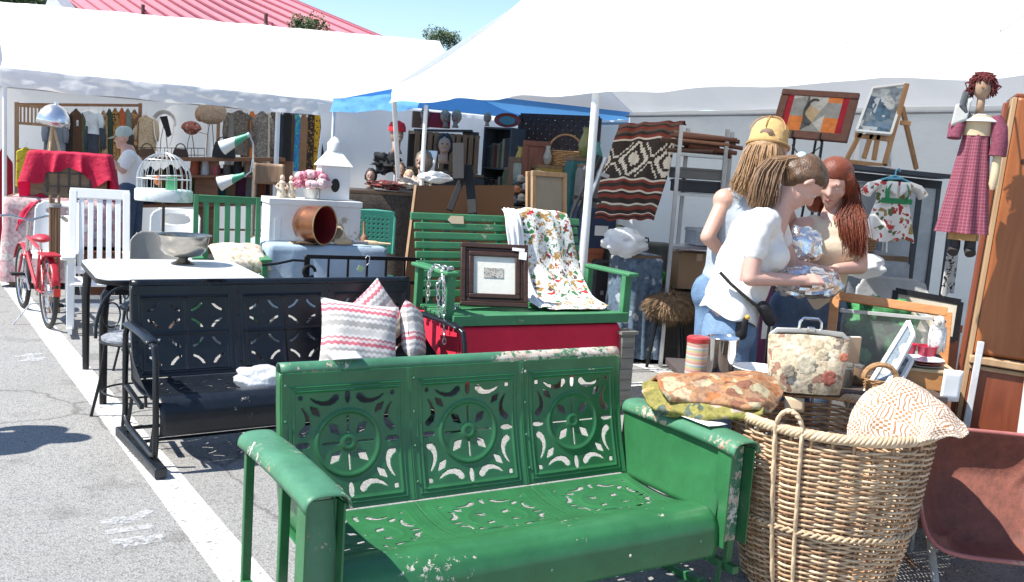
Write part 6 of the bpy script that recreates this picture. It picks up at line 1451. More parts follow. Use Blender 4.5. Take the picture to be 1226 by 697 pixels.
def canvases():
    for i, (x0, y0, x1, y1, Y, m, lb) in enumerate(((648, 256, 690, 204, 7.7, mat('canvas_back', (.30, .26, .2), .9, 0, .1), 'stretched canvas seen from the back leaning by the white pole'), (642, 258, 678, 205, 7.95, mat('canvas_tan', (.45, .34, .22), .9), 'second pale framed canvas behind the first'))):
        a, b_ = yp(x0, y0, Y), yp(x1, y0-6, Y+.25); a.z = b_.z = .0; H = yp(x0, y1, Y).z; t = thing('canvas', lb, 'canvas', a, math.atan2(b_.y-a.y, b_.x-a.x)); W = (b_-a).length; wl = wood('raw_edge', 0, 0); M = RX(-.10) @ Matrix.Shear('XZ', 4, (.06, 0))
        M = RX(-.10)
        for (cx, cz, sx, sz) in ((W/2, .02, W, .04), (W/2, H-.02, W, .04), (.02, H/2, .04, H-.08), (W-.02, H/2, .04, H-.08)): k = MB(M); k.box((cx, 0, cz), (sx, .025, sz)); k.obj('stretcher', wl, t, bevel=.003)
        k = MB(M); k.box((W/2, .010, H/2), (W-.03, .006, H-.03)); k.obj('cloth', m, t)
canvases()
def umbrella():
    a, b_ = yp(685, 255, 7.3), yp(716, 186, 7.5); t = thing('folded_easel', 'folded black metal easel leaning beside the striped blanket', 'easel', (a.x, a.y, 0), 0); dm = mat('stand_black', 0)
    q = V((a.x-.12, a.y-.05, .0)); 
    for dx, dy, m in ((0, 0, dm), (.05, .03, dm), (.09, -.02, steel)): k = WB(); k.tube([q+V((dx*2, dy, 0)), a+V((dx, dy, 0)), b_+V((dx*.6, dy, -.02*abs(dx)*10))], .013, 7); k.obj('leg', m, t)
    k = WB(); k.bar(b_-V((.10, 0, .10)), b_+V((.10, .05, -.16)), .025, .03); k.obj('cross_bar', steel, t); k = WB(); k.bar(a+V((.0, .05, .12)), a+V((.22, .08, .1)), .02, .03); k.obj('tray', dm, t)
umbrella()
# ================================================================ right tent: blanket, shelving, boxes
def navajo_mat():
    m, ns, ln, b = _new('striped_wool_blanket'); tc = ns.new('ShaderNodeTexCoord'); sp = ns.new('ShaderNodeSeparateXYZ'); ln.new(tc.outputs['UV'], sp.inputs[0])
    blkc, redc, whc, gry = (.03, .02, .016), (.19, .032, .02), (.58, .50, .41), (.11, .065, .045)
    r1 = ramp(ns, [(0, redc), (.02, blkc), (.04, redc), (.055, whc), (.065, blkc), (.09, redc), (.11, gry), (.125, whc), (.135, blkc), (.165, redc), (.19, blkc), (.205, whc), (.215, redc), (.24, blkc), (.265, redc), (.28, whc), (.29, blkc), (.53, whc), (.542, redc), (.56, blkc), (.585, gry), (.605, redc), (.63, blkc), (.655, gry), (.68, redc), (.71, blkc), (.74, redc), (.77, blkc), (.80, gry), (.84, redc), (.9, blkc), (1, blkc)], 'CONSTANT')
    ln.new(sp.outputs[1], r1.inputs[0])
    def absd(o, c):
        s = _n(ns, 'ShaderNodeMath', operation='SUBTRACT'); ln.new(o, s.inputs[0]); s.inputs[1].default_value = c
        a = _n(ns, 'ShaderNodeMath', operation='ABSOLUTE'); ln.new(s.outputs[0], a.inputs[0]); return a.outputs[0]
    def op(o, *args):
        n = _n(ns, 'ShaderNodeMath', operation=o)
        for i, a in enumerate(args):
            if isinstance(a, (int, float)): n.inputs[i].default_value = a
            else: ln.new(a, n.inputs[i])
        return n.outputs[0]
    # stepped white diamonds with dark hearts in the wide field
    ux = op('SNAP', op('PINGPONG', op('ADD', sp.outputs[0], .12), .26), .02); vy = op('SNAP', absd(sp.outputs[1], .41), .015)
    d = op('ADD', op('MULTIPLY', ux, .55), vy)
    ring = op('MULTIPLY', op('GREATER_THAN', d, .075), op('LESS_THAN', d, .105)); core = op('LESS_THAN', d, .04)
    ring2 = op('MULTIPLY', op('GREATER_THAN', d, .135), op('LESS_THAN', d, .15))
    msk = op('MULTIPLY', op('MAXIMUM', op('MAXIMUM', ring, core), ring2), op('LESS_THAN', absd(sp.outputs[1], .41), .105))
    # comb edge at the right of the field
    comb = op('MULTIPLY', op('MULTIPLY', op('GREATER_THAN', sp.outputs[0], .88), op('LESS_THAN', op('FRACT', op('MULTIPLY', sp.outputs[1], 22)), .55)), op('LESS_THAN', absd(sp.outputs[1], .41), .105))
    mx = _n(ns, 'ShaderNodeMix', data_type='RGBA'); ln.new(op('MAXIMUM', msk, comb), mx.inputs[0]); ln.new(r1.outputs[0], mx.inputs[6]); mx.inputs[7].default_value = c4(whc)
    ln.new(mx.outputs[2], b.inputs['Base Color']); finish(m, ns, ln, b, .95, 0, .5, 90, tc); return m
drape('striped_blanket', 'red black and white woven wool blanket with stepped diamonds hung over a rack', 'blanket', [
    [yp(712, 262, 8.3), yp(735, 263, 8.2), yp(760, 263, 8.1), yp(783, 264, 8.0)],
    [yp(716, 232, 8.35), yp(740, 230, 8.22), yp(767, 232, 8.1), yp(792, 234, 7.98)],
    [yp(726, 195, 8.4), yp(752, 192, 8.25), yp(780, 194, 8.1), yp(803, 197, 7.95)],
    [yp(738, 160, 8.4), yp(765, 156, 8.3), yp(792, 155, 8.15), yp(815, 157, 7.95)],
    [yp(742, 149, 8.5), yp(768, 147, 8.4), yp(796, 146, 8.2), yp(820, 145, 8.0)],
    [yp(745, 156, 8.65), yp(770, 152, 8.5), yp(798, 151, 8.35), yp(822, 150, 8.1)]], navajo_mat(), 60, 70, .02, 7, .006, .03)
def shelving():
    a, b_ = yp(816, 150, 7.75), yp(872, 150, 7.9); t = thing('steel_shelving', 'grey steel shelving unit loaded with rolled sticks and trays', 'shelves', (a.x, a.y, 0), 0)
    D = V((.12, .38, 0)); zt = a.z
    for p in (a, b_, a+D, b_+D): k = WB(); k.bar(V((p.x, p.y, 0)), V((p.x, p.y, zt)), .03, .03, (0, 1, 0)); k.obj('upright', steel, t)
    for y in (188, 236, 300): z = yp(840, y, 7.8).z; k = WB(); c = (a+b_)/2; k.add([V((q.x, q.y, z)) for q in (a, b_, b_+D, a+D)]+[V((q.x, q.y, z+.025)) for q in (a, b_, b_+D, a+D)], [(0, 3, 2, 1), (4, 5, 6, 7), (0, 1, 5, 4), (1, 2, 6, 5), (2, 3, 7, 6), (3, 0, 4, 7)]); k.obj('shelf', steel, t, smooth=False)
    rnd = random.Random(4); z = yp(840, 188, 7.8).z
    for i in range(13):
        r = rnd.uniform(.014, .024); p = (a+b_)/2+V((rnd.uniform(-.12, .12), .06+.05*(i % 5), 0)); p.z = z+.03+r+(i//5)*.055+.02*(i % 2); an = rnd.uniform(-.1, .1)
        k = MB(RZ(an) @ RY(rnd.uniform(-.06, .12))); L = rnd.uniform(.18, .27); k.tube([(-L, 0, 0), (L, 0, 0)], r, 8); o = k.obj('wooden_stick', [wood('stick_dark', (.05, .02, .012), (.10, .045, .025)), wood('stick_red', (.10, .03, .018), (.17, .06, .03)), wood('brush_brown', 0, 0)][i % 3], None); o.location = p
        tag(o, ['dark', 'reddish', 'brown'][i % 3]+' wooden spindle in the '+['bottom', 'second', 'top'][i//5]+' layer on the top steel shelf', 'stick', 'spindles on the steel shelf')
    for (px, py, w_, h_, m, lb, cat) in ((838, 234, .34, .10, mat('tray_black', (.02, .022, .03), .4), 'dark blue black tray on the middle steel shelf', 'tray'), (838, 218, .36, .09, mat('case_grey', (.12, .12, .12), .5), 'flat grey case stacked above the dark tray', 'case'), (850, 298, .26, .14, mat('box_grey', (.30, .32, .36), .7), 'blue grey cardboard box on the lower steel shelf', 'box')):
        p = yp(px, py, 7.9); p = p+UP*.02; t2 = thing('stored_box', lb, cat, p, .2); k = MB(); k.box((0, .12, h_/2), (w_, .26, h_)); k.obj('body', m, t2, bevel=.006); k = MB(); k.box((0, .12, h_*.86), (w_+.012, .272, h_*.16)); k.obj('lid', m, t2, bevel=.004)
shelving()
def cardboard(px, py, Y, w_, d, h_, label, m, rz=.2, z0=None):
    p = yp(px, py, Y); p.z = p.z if z0 is None else z0; t = thing('cardboard_box', label, 'box', p, rz); k = MB(); k.box((0, 0, h_/2), (w_, d, h_)); k.obj('box', m, t, bevel=.004)
    for s in (-1, 1): k = MB(); k.box((s*w_*.25, 0, h_+.004), (w_*.49, d, .005), RY(s*.03)); k.obj('flap', m, t)
    k = MB(); k.box((0, -d/2-.001, h_*.9), (.05, .002, h_*.2)); k.obj('tape', mat('tape', (.5, .38, .24), .4), t); return t
kraft = mat('cardboard', (.30, .19, .11), .85, 0, .1, 5, .05)
sbase = yp(822, 345, 8.2)
st2 = covered_table(832, 346, 8.2, .62, .5, 'low support under the brown cardboard box', G('dark_cover', 0), .2)
cardboard(826, 344, 8.1, .34, .30, .30, 'plain brown cardboard box below the steel shelving', kraft)
cardboard(790, 330, 8.7, .32, .3, .5, 'tall brown carton in the shade behind the blanket', mat('cardboard_dark', (.22, .13, .07), .85), z0=0)
# fur topped stool
def stool():
    c = yp(803, 368, 7.75); t = thing('fur_stool', 'round stool with shaggy brown fur seat and splayed black legs', 'stool', (c.x, c.y, 0), 0); z = c.z; rnd = random.Random(8)
    fm = mat('fur_brown', (.14, .085, .045), .9, 0, .5, 30, .5)
    k = MB(); k.ell((0, 0, z), (.22, .20, .12), 26, 14, None, lambda q: 1+.15*nz(q.x*5, q.y*5, q.z*5)); s = k.obj('seat', fm, t)
    k = MB()
    for i in range(1400):
        d = V((rnd.gauss(0, 1), rnd.gauss(0, 1), rnd.gauss(0, .9))).normalized(); p = V((d.x*.22, d.y*.20, z+d.z*.12)); q = p+V((d.x, d.y, d.z-.7)).normalized()*rnd.uniform(.03, .06); w_ = d.cross(UP).normalized()*.004
        k.add([p-w_, p+w_, q], [(0, 1, 2)])
    f = k.obj('fur', mat('fur_tip', (.20, .13, .07), .9, 0, .5, 20), s, smooth=False); f['kind'] = 'stuff'
    for i in range(4):
        a = i*PI/2+.5; k = MB(); k.tube([(.12*math.cos(a), .12*math.sin(a), z-.06), (.19*math.cos(a), .19*math.sin(a), 0)], .014, 7); k.obj('leg', blk, t)
stool()
# blue patterned cloth hanging over a box, white bag on it
bt = covered_table(763, 303, 8.0, .30, .34, 'square stand wrapped in faded blue patterned cloth beside the swing', printed('blue_ikat', (.10, .15, .21), [(.42, .46, .5), (.07, .11, .17), (.14, .2, .27), (.35, .4, .45)], 13, .7, .9), .3, 'wrapped_stand')
p = yp(745, 303, 7.75); crumple('plastic_bag', 'full white plastic bag resting behind the swing arm', 'bag', yp(746, 304, 7.8)-UP*.02, (.17, .14, .11), plast, .3, 5)
crumple('plastic_bag', 'clear plastic sack of oddments on the ground by the fur stool', 'bag', yp(785, 400, 8.2).xy.to_3d(), (.16, .14, .22), cloth_glow('clear_sack', (.6, .66, .64), .4, .2, .3, 16), .4, 15)
crumple('green_rag', 'green rag tucked behind the blue wrapped stand', 'rag', yp(787, 338, 8.25), (.07, .06, .05), G('rag_green', (.06, .35, .07)), .5, 6)
# grey suitcase and dark things under the blanket
def case(px, py, Y, w_, h_, d, m, lb, rz=.2):
    p = yp(px, py, Y); p.z = 0; t = thing('suitcase', lb, 'suitcase', p, rz); k = MB(); k.box((0, 0, h_/2), (w_, d, h_)); k.obj('shell', m, t, bevel=.03)
    k = MB(); k.tube([(-.06, 0, h_), (-.05, 0, h_+.035), (.05, 0, h_+.035), (.06, 0, h_)], .008, 6); k.obj('handle', blk, t)
    for x in (-w_*.3, w_*.3): k = MB(); k.box((x, -d/2-.004, h_*.6), (.03, .008, .04)); k.obj('clasp', steel, t)
case(765, 340, 8.7, .55, .95, .22, mat('case_striped', (.10, .10, .095), .7, 0, .3, 12), 'large charcoal suitcase standing below the striped blanket')
case(735, 330, 8.9, .45, .75, .2, mat('case_black', (.02, .02, .022), .6), 'black suitcase standing behind the printed tablecloth')
# ---- framed quilt on black hooks
def quilt():
    A_, B_, C_, D_ = yp(922, 163, 6.8), yp(1014, 171, 6.5), yp(1030, 108, 6.6), yp(934, 111, 6.9)
    ex = (B_-A_); W = ex.length; ex.normalize(); uz = ((D_-A_)+(C_-B_))/2; H = uz.length; uz = (uz-ex*uz.dot(ex)).normalized(); n = uz.cross(ex)
    Mw = Matrix(((ex.x, n.x, uz.x, 0), (ex.y, n.y, uz.y, 0), (ex.z, n.z, uz.z, 0), (0, 0, 0, 1)))
    t = thing('framed_quilt', 'patchwork quilt piece in a wide brown wooden frame on an easel', 'quilt', A_, 0); L = lambda: MB(Mw)
    wd = wood('quilt_frame', (.09, .03, .018), (.16, .06, .035), 'X'); wd_ = .055
    for (cx, cz, sx, sz) in ((W/2, wd_/2, W, wd_), (W/2, H-wd_*.4, W, wd_*.8), (wd_/2, H/2, wd_, H-1.8*wd_), (W-wd_/2, H/2, wd_, H-1.8*wd_)): k = L(); k.box((cx, 0, cz), (sx, .03, sz)); k.obj('frame_bar', wd, t, bevel=.004)
    x0, x1, z0, z1 = wd_, W-wd_, wd_, H-.8*wd_; w_, h_ = x1-x0, z1-z0
    cols = dict(r=(.33, .015, .03), o=(.62, .19, .05), g=(.28, .28, .26), b=(.10, .10, .10), l=(.48, .46, .42), t=(.45, .33, .2))
    def patch(pts, c, y=-.004):
        k = L(); k.prism([(x0+p[0]*w_, z0+p[1]*h_) for p in pts], .006, TR(0, y, 0) @ RX(PI/2)); k.obj('patch', mat('patch_'+c, cols[c], .95, 0, .2, 25, .3), t)
    patch([(0, 0), (.10, 0), (.10, 1), (0, 1)], 'r'); patch([(.9, 0), (1, 0), (1, 1), (.9, 1)], 'r')
    patch([(.10, 0), (.33, 0), (.33, .42), (.10, .42)], 'o'); patch([(.67, 0), (.9, 0), (.9, .42), (.67, .42)], 'o'); patch([(.67, .85), (.9, .85), (.9, 1), (.67, 1)], 'o')
    patch([(.10, .42), (.33, .42), (.33, 1), (.10, .9)], 'g'); patch([(.10, .9), (.33, 1), (.10, 1)], 'l'); patch([(.33, 0), (.5, .25), (.33, .5)], 'b'); patch([(.33, 0), (.67, 0), (.5, .25)], 'g'); patch([(.67, 0), (.67, .5), (.5, .25)], 'l')
    patch([(.33, .5), (.5, .25), (.58, .6), (.40, .75)], 't'); patch([(.5, .25), (.67, .5), (.67, .85), (.58, .6)], 'g'); patch([(.33, .5), (.40, .75), (.36, 1), (.33, 1)], 'b'); patch([(.40, .75), (.58, .6), (.67, .85), (.67, 1), (.36, 1)], 'l'); patch([(.67, .42), (.9, .42), (.9, .85), (.67, .85)], 'g')
    k = L(); k.tube([(x0+(.47+.14*math.cos(a))*w_, -.010, z0+(.55+.36*math.sin(a))*h_) for a in [1.2+j*.25 for j in range(15)]], .017, 6, flat=.4); k.obj('applique_arc', mat('patch_b', 0), t)
    k = L(); k.box((W/2, .012, H/2), (W-.04, .01, H-.04)); k.obj('backing', wd, t)
    e = thing('display_easel', 'black wrought iron easel holding the framed quilt', 'easel', V((A_.x+.3, A_.y+.1, 0)), 0)
    for q in (.32, .68):
        p = A_+ex*(W*q)-n*(-.0)-uz*.0; k = WB(); k.tube([p-n*.05+uz*.03, p-n*.05-uz*.006, p+n*.02-uz*.008, p+n*.03+uz*.2, p+n*.1+uz*H*.7], .008, 6); k.tube([p+n*.02-uz*.008, V((p.x-.06, p.y-.02, 0))], .010, 6); k.obj('leg', blk, e)
    k = WB(); k.tube([A_+ex*(W*.5)+n*.12+uz*H*.7, V((A_.x+.35, A_.y+.6, 0))], .009, 6); k.obj('back_leg', blk, e)
    k = WB(); P0, P1 = A_+ex*(W*.32)-uz*.05, A_+ex*(W*.68)-uz*.05; k.tube([P0.lerp(P1, j/10)-uz*(.07*math.sin(PI*j/10)) for j in range(11)], .004, 5); k.obj('chain', blk, e)
    k = WB(); k.bar(A_+n*.10+uz*H*.7+ex*W*.3, A_+n*.10+uz*H*.7+ex*W*.7, .02, .02); k.obj('cross_bar', blk, e)
quilt()
# ---- painting on wooden easel
def easel_painting():
    wl = wood('easel_oak', (.34, .17, .07), (.48, .27, .13), 'Z'); Y = 6.0
    t = thing('wooden_easel', 'light wooden artist easel holding the blue grey painting', 'easel', yp(1050, 195, Y).xy.to_3d()*1, 0)
    zb = yp(1050, 196, Y).z
    def bar(p0, p1, nm, w_=.028, Y0=Y, Y1=Y): k = WB(); k.bar(yp(*p0, Y0), yp(*p1, Y1), w_, .022, (0, 1, 0)); k.obj(nm, wl, t, bevel=.003)
    bar((1013, 192), (1031, 158), 'leg'); bar((1058, 200), (1086, 100), 'leg'); bar((1097, 202), (1080, 128), 'leg', .028, Y+.35, Y+.02); bar((1034, 190), (1044, 158), 'centre_mast'); bar((1046, 192), (1052, 158), 'centre_mast')
    bar((1010, 193), (1062, 199), 'cross_bar'); bar((1024, 160), (1066, 165), 'picture_rail', .05); bar((1078, 147), (1090, 148), 'cross_bar')
    # standing on a raised trestle shelf
    A_, B_, C_, D_ = yp(1025, 157, Y-.04), yp(1066, 161, Y-.06), yp(1085, 101, Y+.10), yp(1044, 106, Y+.12); c = sum((A_, B_, C_, D_), V())/4; n = (B_-A_).cross(D_-A_).normalized()*.016
    p = thing('painting', 'blue grey painting of pale flowers in a thin white frame', 'painting', A_, 0)
    k = WB(); k.add([A_, B_, C_, D_, A_-n, B_-n, C_-n, D_-n], [(0, 1, 2, 3), (7, 6, 5, 4), (0, 4, 5, 1), (1, 5, 6, 2), (2, 6, 7, 3), (3, 7, 4, 0)]); k.obj('canvas', printed('painting_blue', (.22, .27, .31), [(.10, .18, .26), (.4, .44, .46), (.16, .25, .34), (.55, .57, .56), (.08, .12, .18)], 11, .95), p, smooth=False)
    for (a, b_) in ((A_, B_), (B_, C_), (C_, D_), (D_, A_)): k = WB(); k.bar(a+n*.15, b_+n*.15, .014, .02, n); k.obj('frame_bar', paper, p)
    pet = mat('petal_pale', (.52, .56, .58), .8)
    for i, (u, v, r) in enumerate(((.5, .62, .05), (.42, .5, .04), (.6, .5, .035), (.62, .72, .035), (.3, .2, .05))):
        q = A_.lerp(B_, u).lerp(D_.lerp(C_, u), v)+n*.08; k = WB(); ex = (B_-A_).normalized(); ez = (D_-A_).normalized()
        k.add([q+ex*(r*(1+.3*math.sin(5*a+i))*math.cos(a))+ez*(r*1.5*math.sin(a)*(1+.3*math.sin(5*a+i))) for a in [j*PI/12 for j in range(24)]], [tuple(range(24))]); k.obj('painted_petal', pet, p, smooth=False)
    # dark trestle beneath the easel, blue grey panel below
    a, b_ = yp(1000, 197, 6.05), yp(1128, 210, 5.9); tr = thing('trestle', 'long dark blue trestle table under the wooden easel', 'table', (a.x, a.y, 0), 0); dm = mat('trestle_dark', (.035, .045, .06), .5)
    for dz in (0, -.05): k = WB(); k.bar(a+UP*(dz-.01), b_+UP*(dz-.01), .55 if dz == 0 else .06, .025 if dz == 0 else .05); k.obj('top' if dz == 0 else 'rail', dm, tr)
    for q in (.03, .97):
        for dy in (-.25, .25): p_ = a.lerp(b_, q)+V((0, dy, -.03)); k = WB(); k.bar(p_, V((p_.x, p_.y, 0)), .03, .03, (0, 1, 0)); k.obj('leg', dm, tr)
    tb_ = yp(1063, 250, 6.35); k = WB(); k.tube([yp(1066, 150, 6.4), yp(1058, 330, 6.4)], .018, 8); po = thing('steel_pole', 'grey steel pole standing behind the easel', 'pole', yp(1063, 300, 6.4).xy.to_3d()); k.obj('pole', steel, po); k = MB(); k.lathe([(.12, 0), (.12, .02), (.03, .03)], 16); k.obj('foot', steel, po); q = yp(1058, 330, 6.4); k = WB(); k.tube([q, V((q.x, q.y, 0))], .018, 8); k.obj('pole', steel, po)
    # pale panel / fridge doors below
    for i, (x0, y0, x1, y1, Yp, c, lb) in enumerate(((1052, 332, 1112, 216, 6.5, (.34, .38, .43), 'blue grey framed glass panel behind the toddler dress'), (1000, 340, 1050, 212, 6.7, (.30, .33, .37), 'plain blue grey panel under the trestle'))):
        p0, p1 = yp(x0, y0, Yp), yp(x1, y0, Yp); zt = yp(x0, y1, Yp).z; t2 = thing('panel', lb, 'panel', (p0.x, p0.y, 0), 0); W = p1.x-p0.x
        k = MB(); k.box((W/2, 0, zt/2), (W, .02, zt)); k.obj('sheet', mat('panel_bg_%d' % i, c, .25), t2); 
        for (cx, cz, sx, sz) in ((W/2, zt-.012, W, .024), (.012, zt/2, .024, zt-.05), (W-.012, zt/2, .024, zt-.05)): k = MB(); k.box((cx, -.015, cz), (sx, .02, sz)); k.obj('edge_bar', dm if i == 0 else mat('panel_bg_1', 0), t2)
easel_painting()
# ---- toddler dress on a hanger
def toddler_dress():
    Y = 5.55; c = yp(1063, 287, Y); zt = yp(1063, 214, Y).z; H = zt-c.z
    t = thing('toddler_dress', 'small white dress with red fruit print and green straps on a hanger', 'dress', (c.x, c.y, c.z), .1)
    pm = printed('fruit_print', (.76, .74, .70), [(.42, .03, .03), (.35, .24, .08), (.5, .06, .05), (.76, .74, .70), (.12, .14, .06)], 26, .75, .9, .15, False); gm = G('strap_green', (.03, .22, .09)); W = .155
    def sk(u, v):
        a = 2*PI*u; w_ = W*(1.0-.38*v**1.2); return V((w_*math.cos(a)*(1+.05*(1-v)*math.sin(a*9)), .055*math.sin(a)*(1+.25*(1-v)*math.sin(a*9)), v*H*.62+.012*math.sin(a*4)*(1-v)))
    k = MB(); k.grid(sk, 72, 16, True); k.obj('skirt', pm, t, ang=180)
    def bo(u, v):
        a = 2*PI*u; w_ = W*(.62+.10*v); return V((w_*math.cos(a), .045*math.sin(a), H*(.62+.33*v)))
    k = MB(); k.grid(bo, 40, 8, True); k.obj('bodice', pm, t, ang=180)
    for s in (-1, 1):
        k = MB(); k.tube([(s*W*.55, 0, H*.92), (s*W*.9, -.01, H*.86), (s*W*1.12, -.015, H*.74)], [.03, .04, .042], 12, flat=.7); k.obj('sleeve', pm, t)
        k = MB(); k.tube([(s*W*.28, -.045, H*.97), (s*W*.42, -.058, H*.82), (s*W*.38, -.055, H*.66)], .014, 6, flat=.4); k.obj('strap', gm, t)
        k = MB(); k.grid(lambda u, v: V((s*W*(.05+.4*u), -.058, H*(.96-.12*v-.12*(1-u)*v))), 6, 4); k.obj('collar', mat('white_linen', 0), t, solid=.003)
    k = MB(); k.box((0, -.052, H*.645), (W*1.15, .012, .03)); k.obj('waist_band', gm, t)
    k = MB(); k.tube([(-W*.8, 0, H*.93), (0, 0, H*1.06), (W*.8, 0, H*.93)], .006, 6); k.tube([(0, 0, H*1.06), (0, 0, H*1.14), (.015, 0, H*1.18), (.028, 0, H*1.13)], .004, 6); k.tube([(-W*.3, 0, H*1.0), (W*.3, 0, H*1.02)], .007, 6); k.obj('hanger', mat('hanger_blue', (.12, .42, .58), .35), t)
    k = MB(); k.box((-W*1.0, -.045, H*.86), (.03, .002, .05)); k.obj('price_tag', paper, t)
    k = MB(); k.tube([(0.02, 0.0, H*1.16), (.02, .2, H*1.2), (.02, .42, H*1.2)], .008, 6); k.obj('hook_rod', steel, t)
toddler_dress()
# ---- rag doll hung on the tent corner
def rag_doll():
    Y = 4.08; f_ = yp(1148, 300, Y); top = yp(1150, 82, Y).z; z0 = f_.z; H = top-z0; t = thing('rag_doll', 'tall rag doll in a plum gingham dress hung beside the hutch', 'doll', f_, -.35)
    pl = plaid('gingham', (.20, .03, .06), (.42, .27, .28), (.34, .15, .18), .034); cream = mat('muslin', (.60, .47, .30), .9, 0, .1, 20); sx = .006*Y/4.35
    cx = 0.0
    def sk(u, v):
        a = 2*PI*u; w_ = .102-.05*v**.9; return V((cx+.012*v+w_*math.cos(a)*(1+.07*(1-v*.7)*math.sin(a*8+v)), .06*(1-.4*v)*math.sin(a)*(1+.22*(1-v*.6)*math.sin(a*8+v)), .075+v*(H*.645-.075)))
    k = MB(); k.grid(sk, 80, 30, True, uv=True); k.uv = [(u*1.4, v) for (u, v) in k.uv]; k.obj('skirt', pl, t, ang=180)
    k = MB(); k.grid(lambda u, v: V((.012+(.056+.006*v)*math.cos(2*PI*u), .038*math.sin(2*PI*u), H*.64+v*.085)), 30, 8, True, uv=True); k.uv = [(u*.8, v*.4) for (u, v) in k.uv]; k.obj('bodice', mat('muslin', 0), t, ang=180)
    k = MB(); k.grid(lambda u, v: V((.012+(.02+.062*v)*math.cos(PI*(.9+u*1.2)), -.006+(.018+.034*v)*math.sin(PI*(.9+u*1.2)), H*.64+.088-.03*v)), 20, 5); k.obj('collar', mat('white_linen', 0), t, solid=.004)
    k = MB(); k.tube([(.075, 0, H*.745), (.092, -.012, H*.69), (.10, -.02, H*.60), (.098, -.022, H*.535)], [.028, .036, .036, .038], 14, flat=.85); k.uv = None; k.obj('sleeve', mat('gingham_plain', (.19, .045, .075), .9, 0, .4, 90), t)
    k = MB(); k.tube([(-.05, 0, H*.745), (-.07, -.02, H*.69), (-.075, -.03, H*.62)], [.026, .034, .03], 14, flat=.85); k.obj('sleeve', mat('gingham_plain', 0), t)
    k = MB(); k.tube([(.098, -.022, H*.56), (.097, -.024, H*.45), (.094, -.026, H*.38), (.093, -.027, H*.35)], [.016, .017, .017, .008], 12); k.obj('arm', cream, t)
    k = MB(); k.ell((.01, -.004, H*.91), (.036, .034, .052), 16, 10); k.tube([(.012, 0, H*.76), (.012, 0, H*.87)], .016, 8); hd = k.obj('head', mat('muslin_face_shaded', (.36, .24, .16), .9), t, ang=180)  # head muslin coloured darker than the body: shade on the face is painted in
    k = MB(); k.prism([(-.005, 0), (.005, 0), (.001, .01)], .006, TR(.008, -.04, H*.9) @ RX(PI/2)); k.obj('nose', mat('nose_orange', (.5, .2, .06)), hd)
    for s in (-1, 1): k = MB(); k.ell((.01+s*.014, -.036, H*.925), (.004, .002, .004), 6, 4); k.obj('eye', mat('eye_dark', 0), hd)
    rnd = random.Random(6); k = MB()
    for i in range(260):
        a, b_ = rnd.uniform(0, 2*PI), rnd.uniform(-.4, 1.3); d = V((math.cos(a)*math.cos(b_), math.sin(a)*math.cos(b_), math.sin(b_)))
        if d.y < -.6 and d.z < .45: continue
        p = V((.01, 0, H*.925))+V((d.x*.038, d.y*.036, d.z*.048)); k.tube([p, p+d*.012+V((rnd.gauss(0, .01), 0, -.012)), p+d*.014+V((rnd.gauss(0, .012), 0, -.035))], [.004, .004, .002], 4)
    k.ell((.01, .008, H*.93), (.039, .036, .046), 14, 8); k.obj('hair', mat('yarn_hair', (.12, .02, .02), .95, 0, .4, 40), t, ang=180)
    k = MB(); k.grid(lambda u, v: V((-.085+.06*u-.01*v, -.045, H*(.80-.12*v)+.03*u)), 8, 6); k.obj('scarf', plaid('scarf_check', (.5, .5, .47), (.02, .02, .02), (.1, .1, .1), .3), t, solid=.006)
    k = MB(); k.tube([(-.03, -.03, H*.74), (-.06, -.045, H*.80), (-.05, -.04, H*.87)], .014, 8); k.obj('scarf_knot', G('scarf_dark', (.08, .085, .09)), t)
    k = MB(); k.grid(lambda u, v: V((.01+(.055+.008*math.sin(2*PI*u*6))*math.cos(2*PI*u), .035*math.sin(2*PI*u), .045+.05*v)), 40, 4, True); k.obj('pantaloons', G('ochre_cloth', (.40, .22, .08)), t)
    for s in (-1, 1): k = MB(); k.tube([(.01+s*.03, 0, .07), (.01+s*.03, 0, .01), (.01+s*.034, -.02, -.01)], [.022, .024, .022], 10); k.obj('boot', mat('boot_black', (.025, .02, .02), .7), t)
    k = MB(); k.tube([(.01, .03, H*.8), (.02, .05, H*1.0), (.03, .1, H*1.12)], .004, 5); k.obj('hanging_cord', paper, t)
rag_doll()
# ---- grey folding chairs, black and white cloth under the trestle
shell_chair(yp(1065, 390, 5.4), -.35, 'pale grey folding chair with rounded back behind the orange frame', seat_z=.40, ht=yp(1065, 334, 5.5).z, m=mat('pale_grey_shell', (.40, .40, .40), .5), w_=.40, slot=False, lean=.10)
garment(1141, 300, 352, 22, printed('black_white_check', (.5, .5, .48), [(.02, .02, .02), (.03, .03, .03), (.5, .5, .48)], 40, .9, .9, .1, False), 'black and white checked cloth hanging beside the hutch', Y=5.2, d=.03, sleeves=False, name='hanging_cloth', cat='cloth', group=None, shoulder=.95)
crumple('white_towel', 'white rumpled towel behind the red haired woman', 'towel', yp(1030, 332, 5.5), (.13, .10, .07), mat('white_linen', 0), .22, 21)
market_basket(1018, 298, 6.0, .17, .14, 'pale oval basket on the panel behind the red haired woman', False)
tbk = covered_table(1022, 300, 6.05, .5, .45, 'low table under the pale oval basket', G('grey_cover', (.3, .32, .35)), .1)
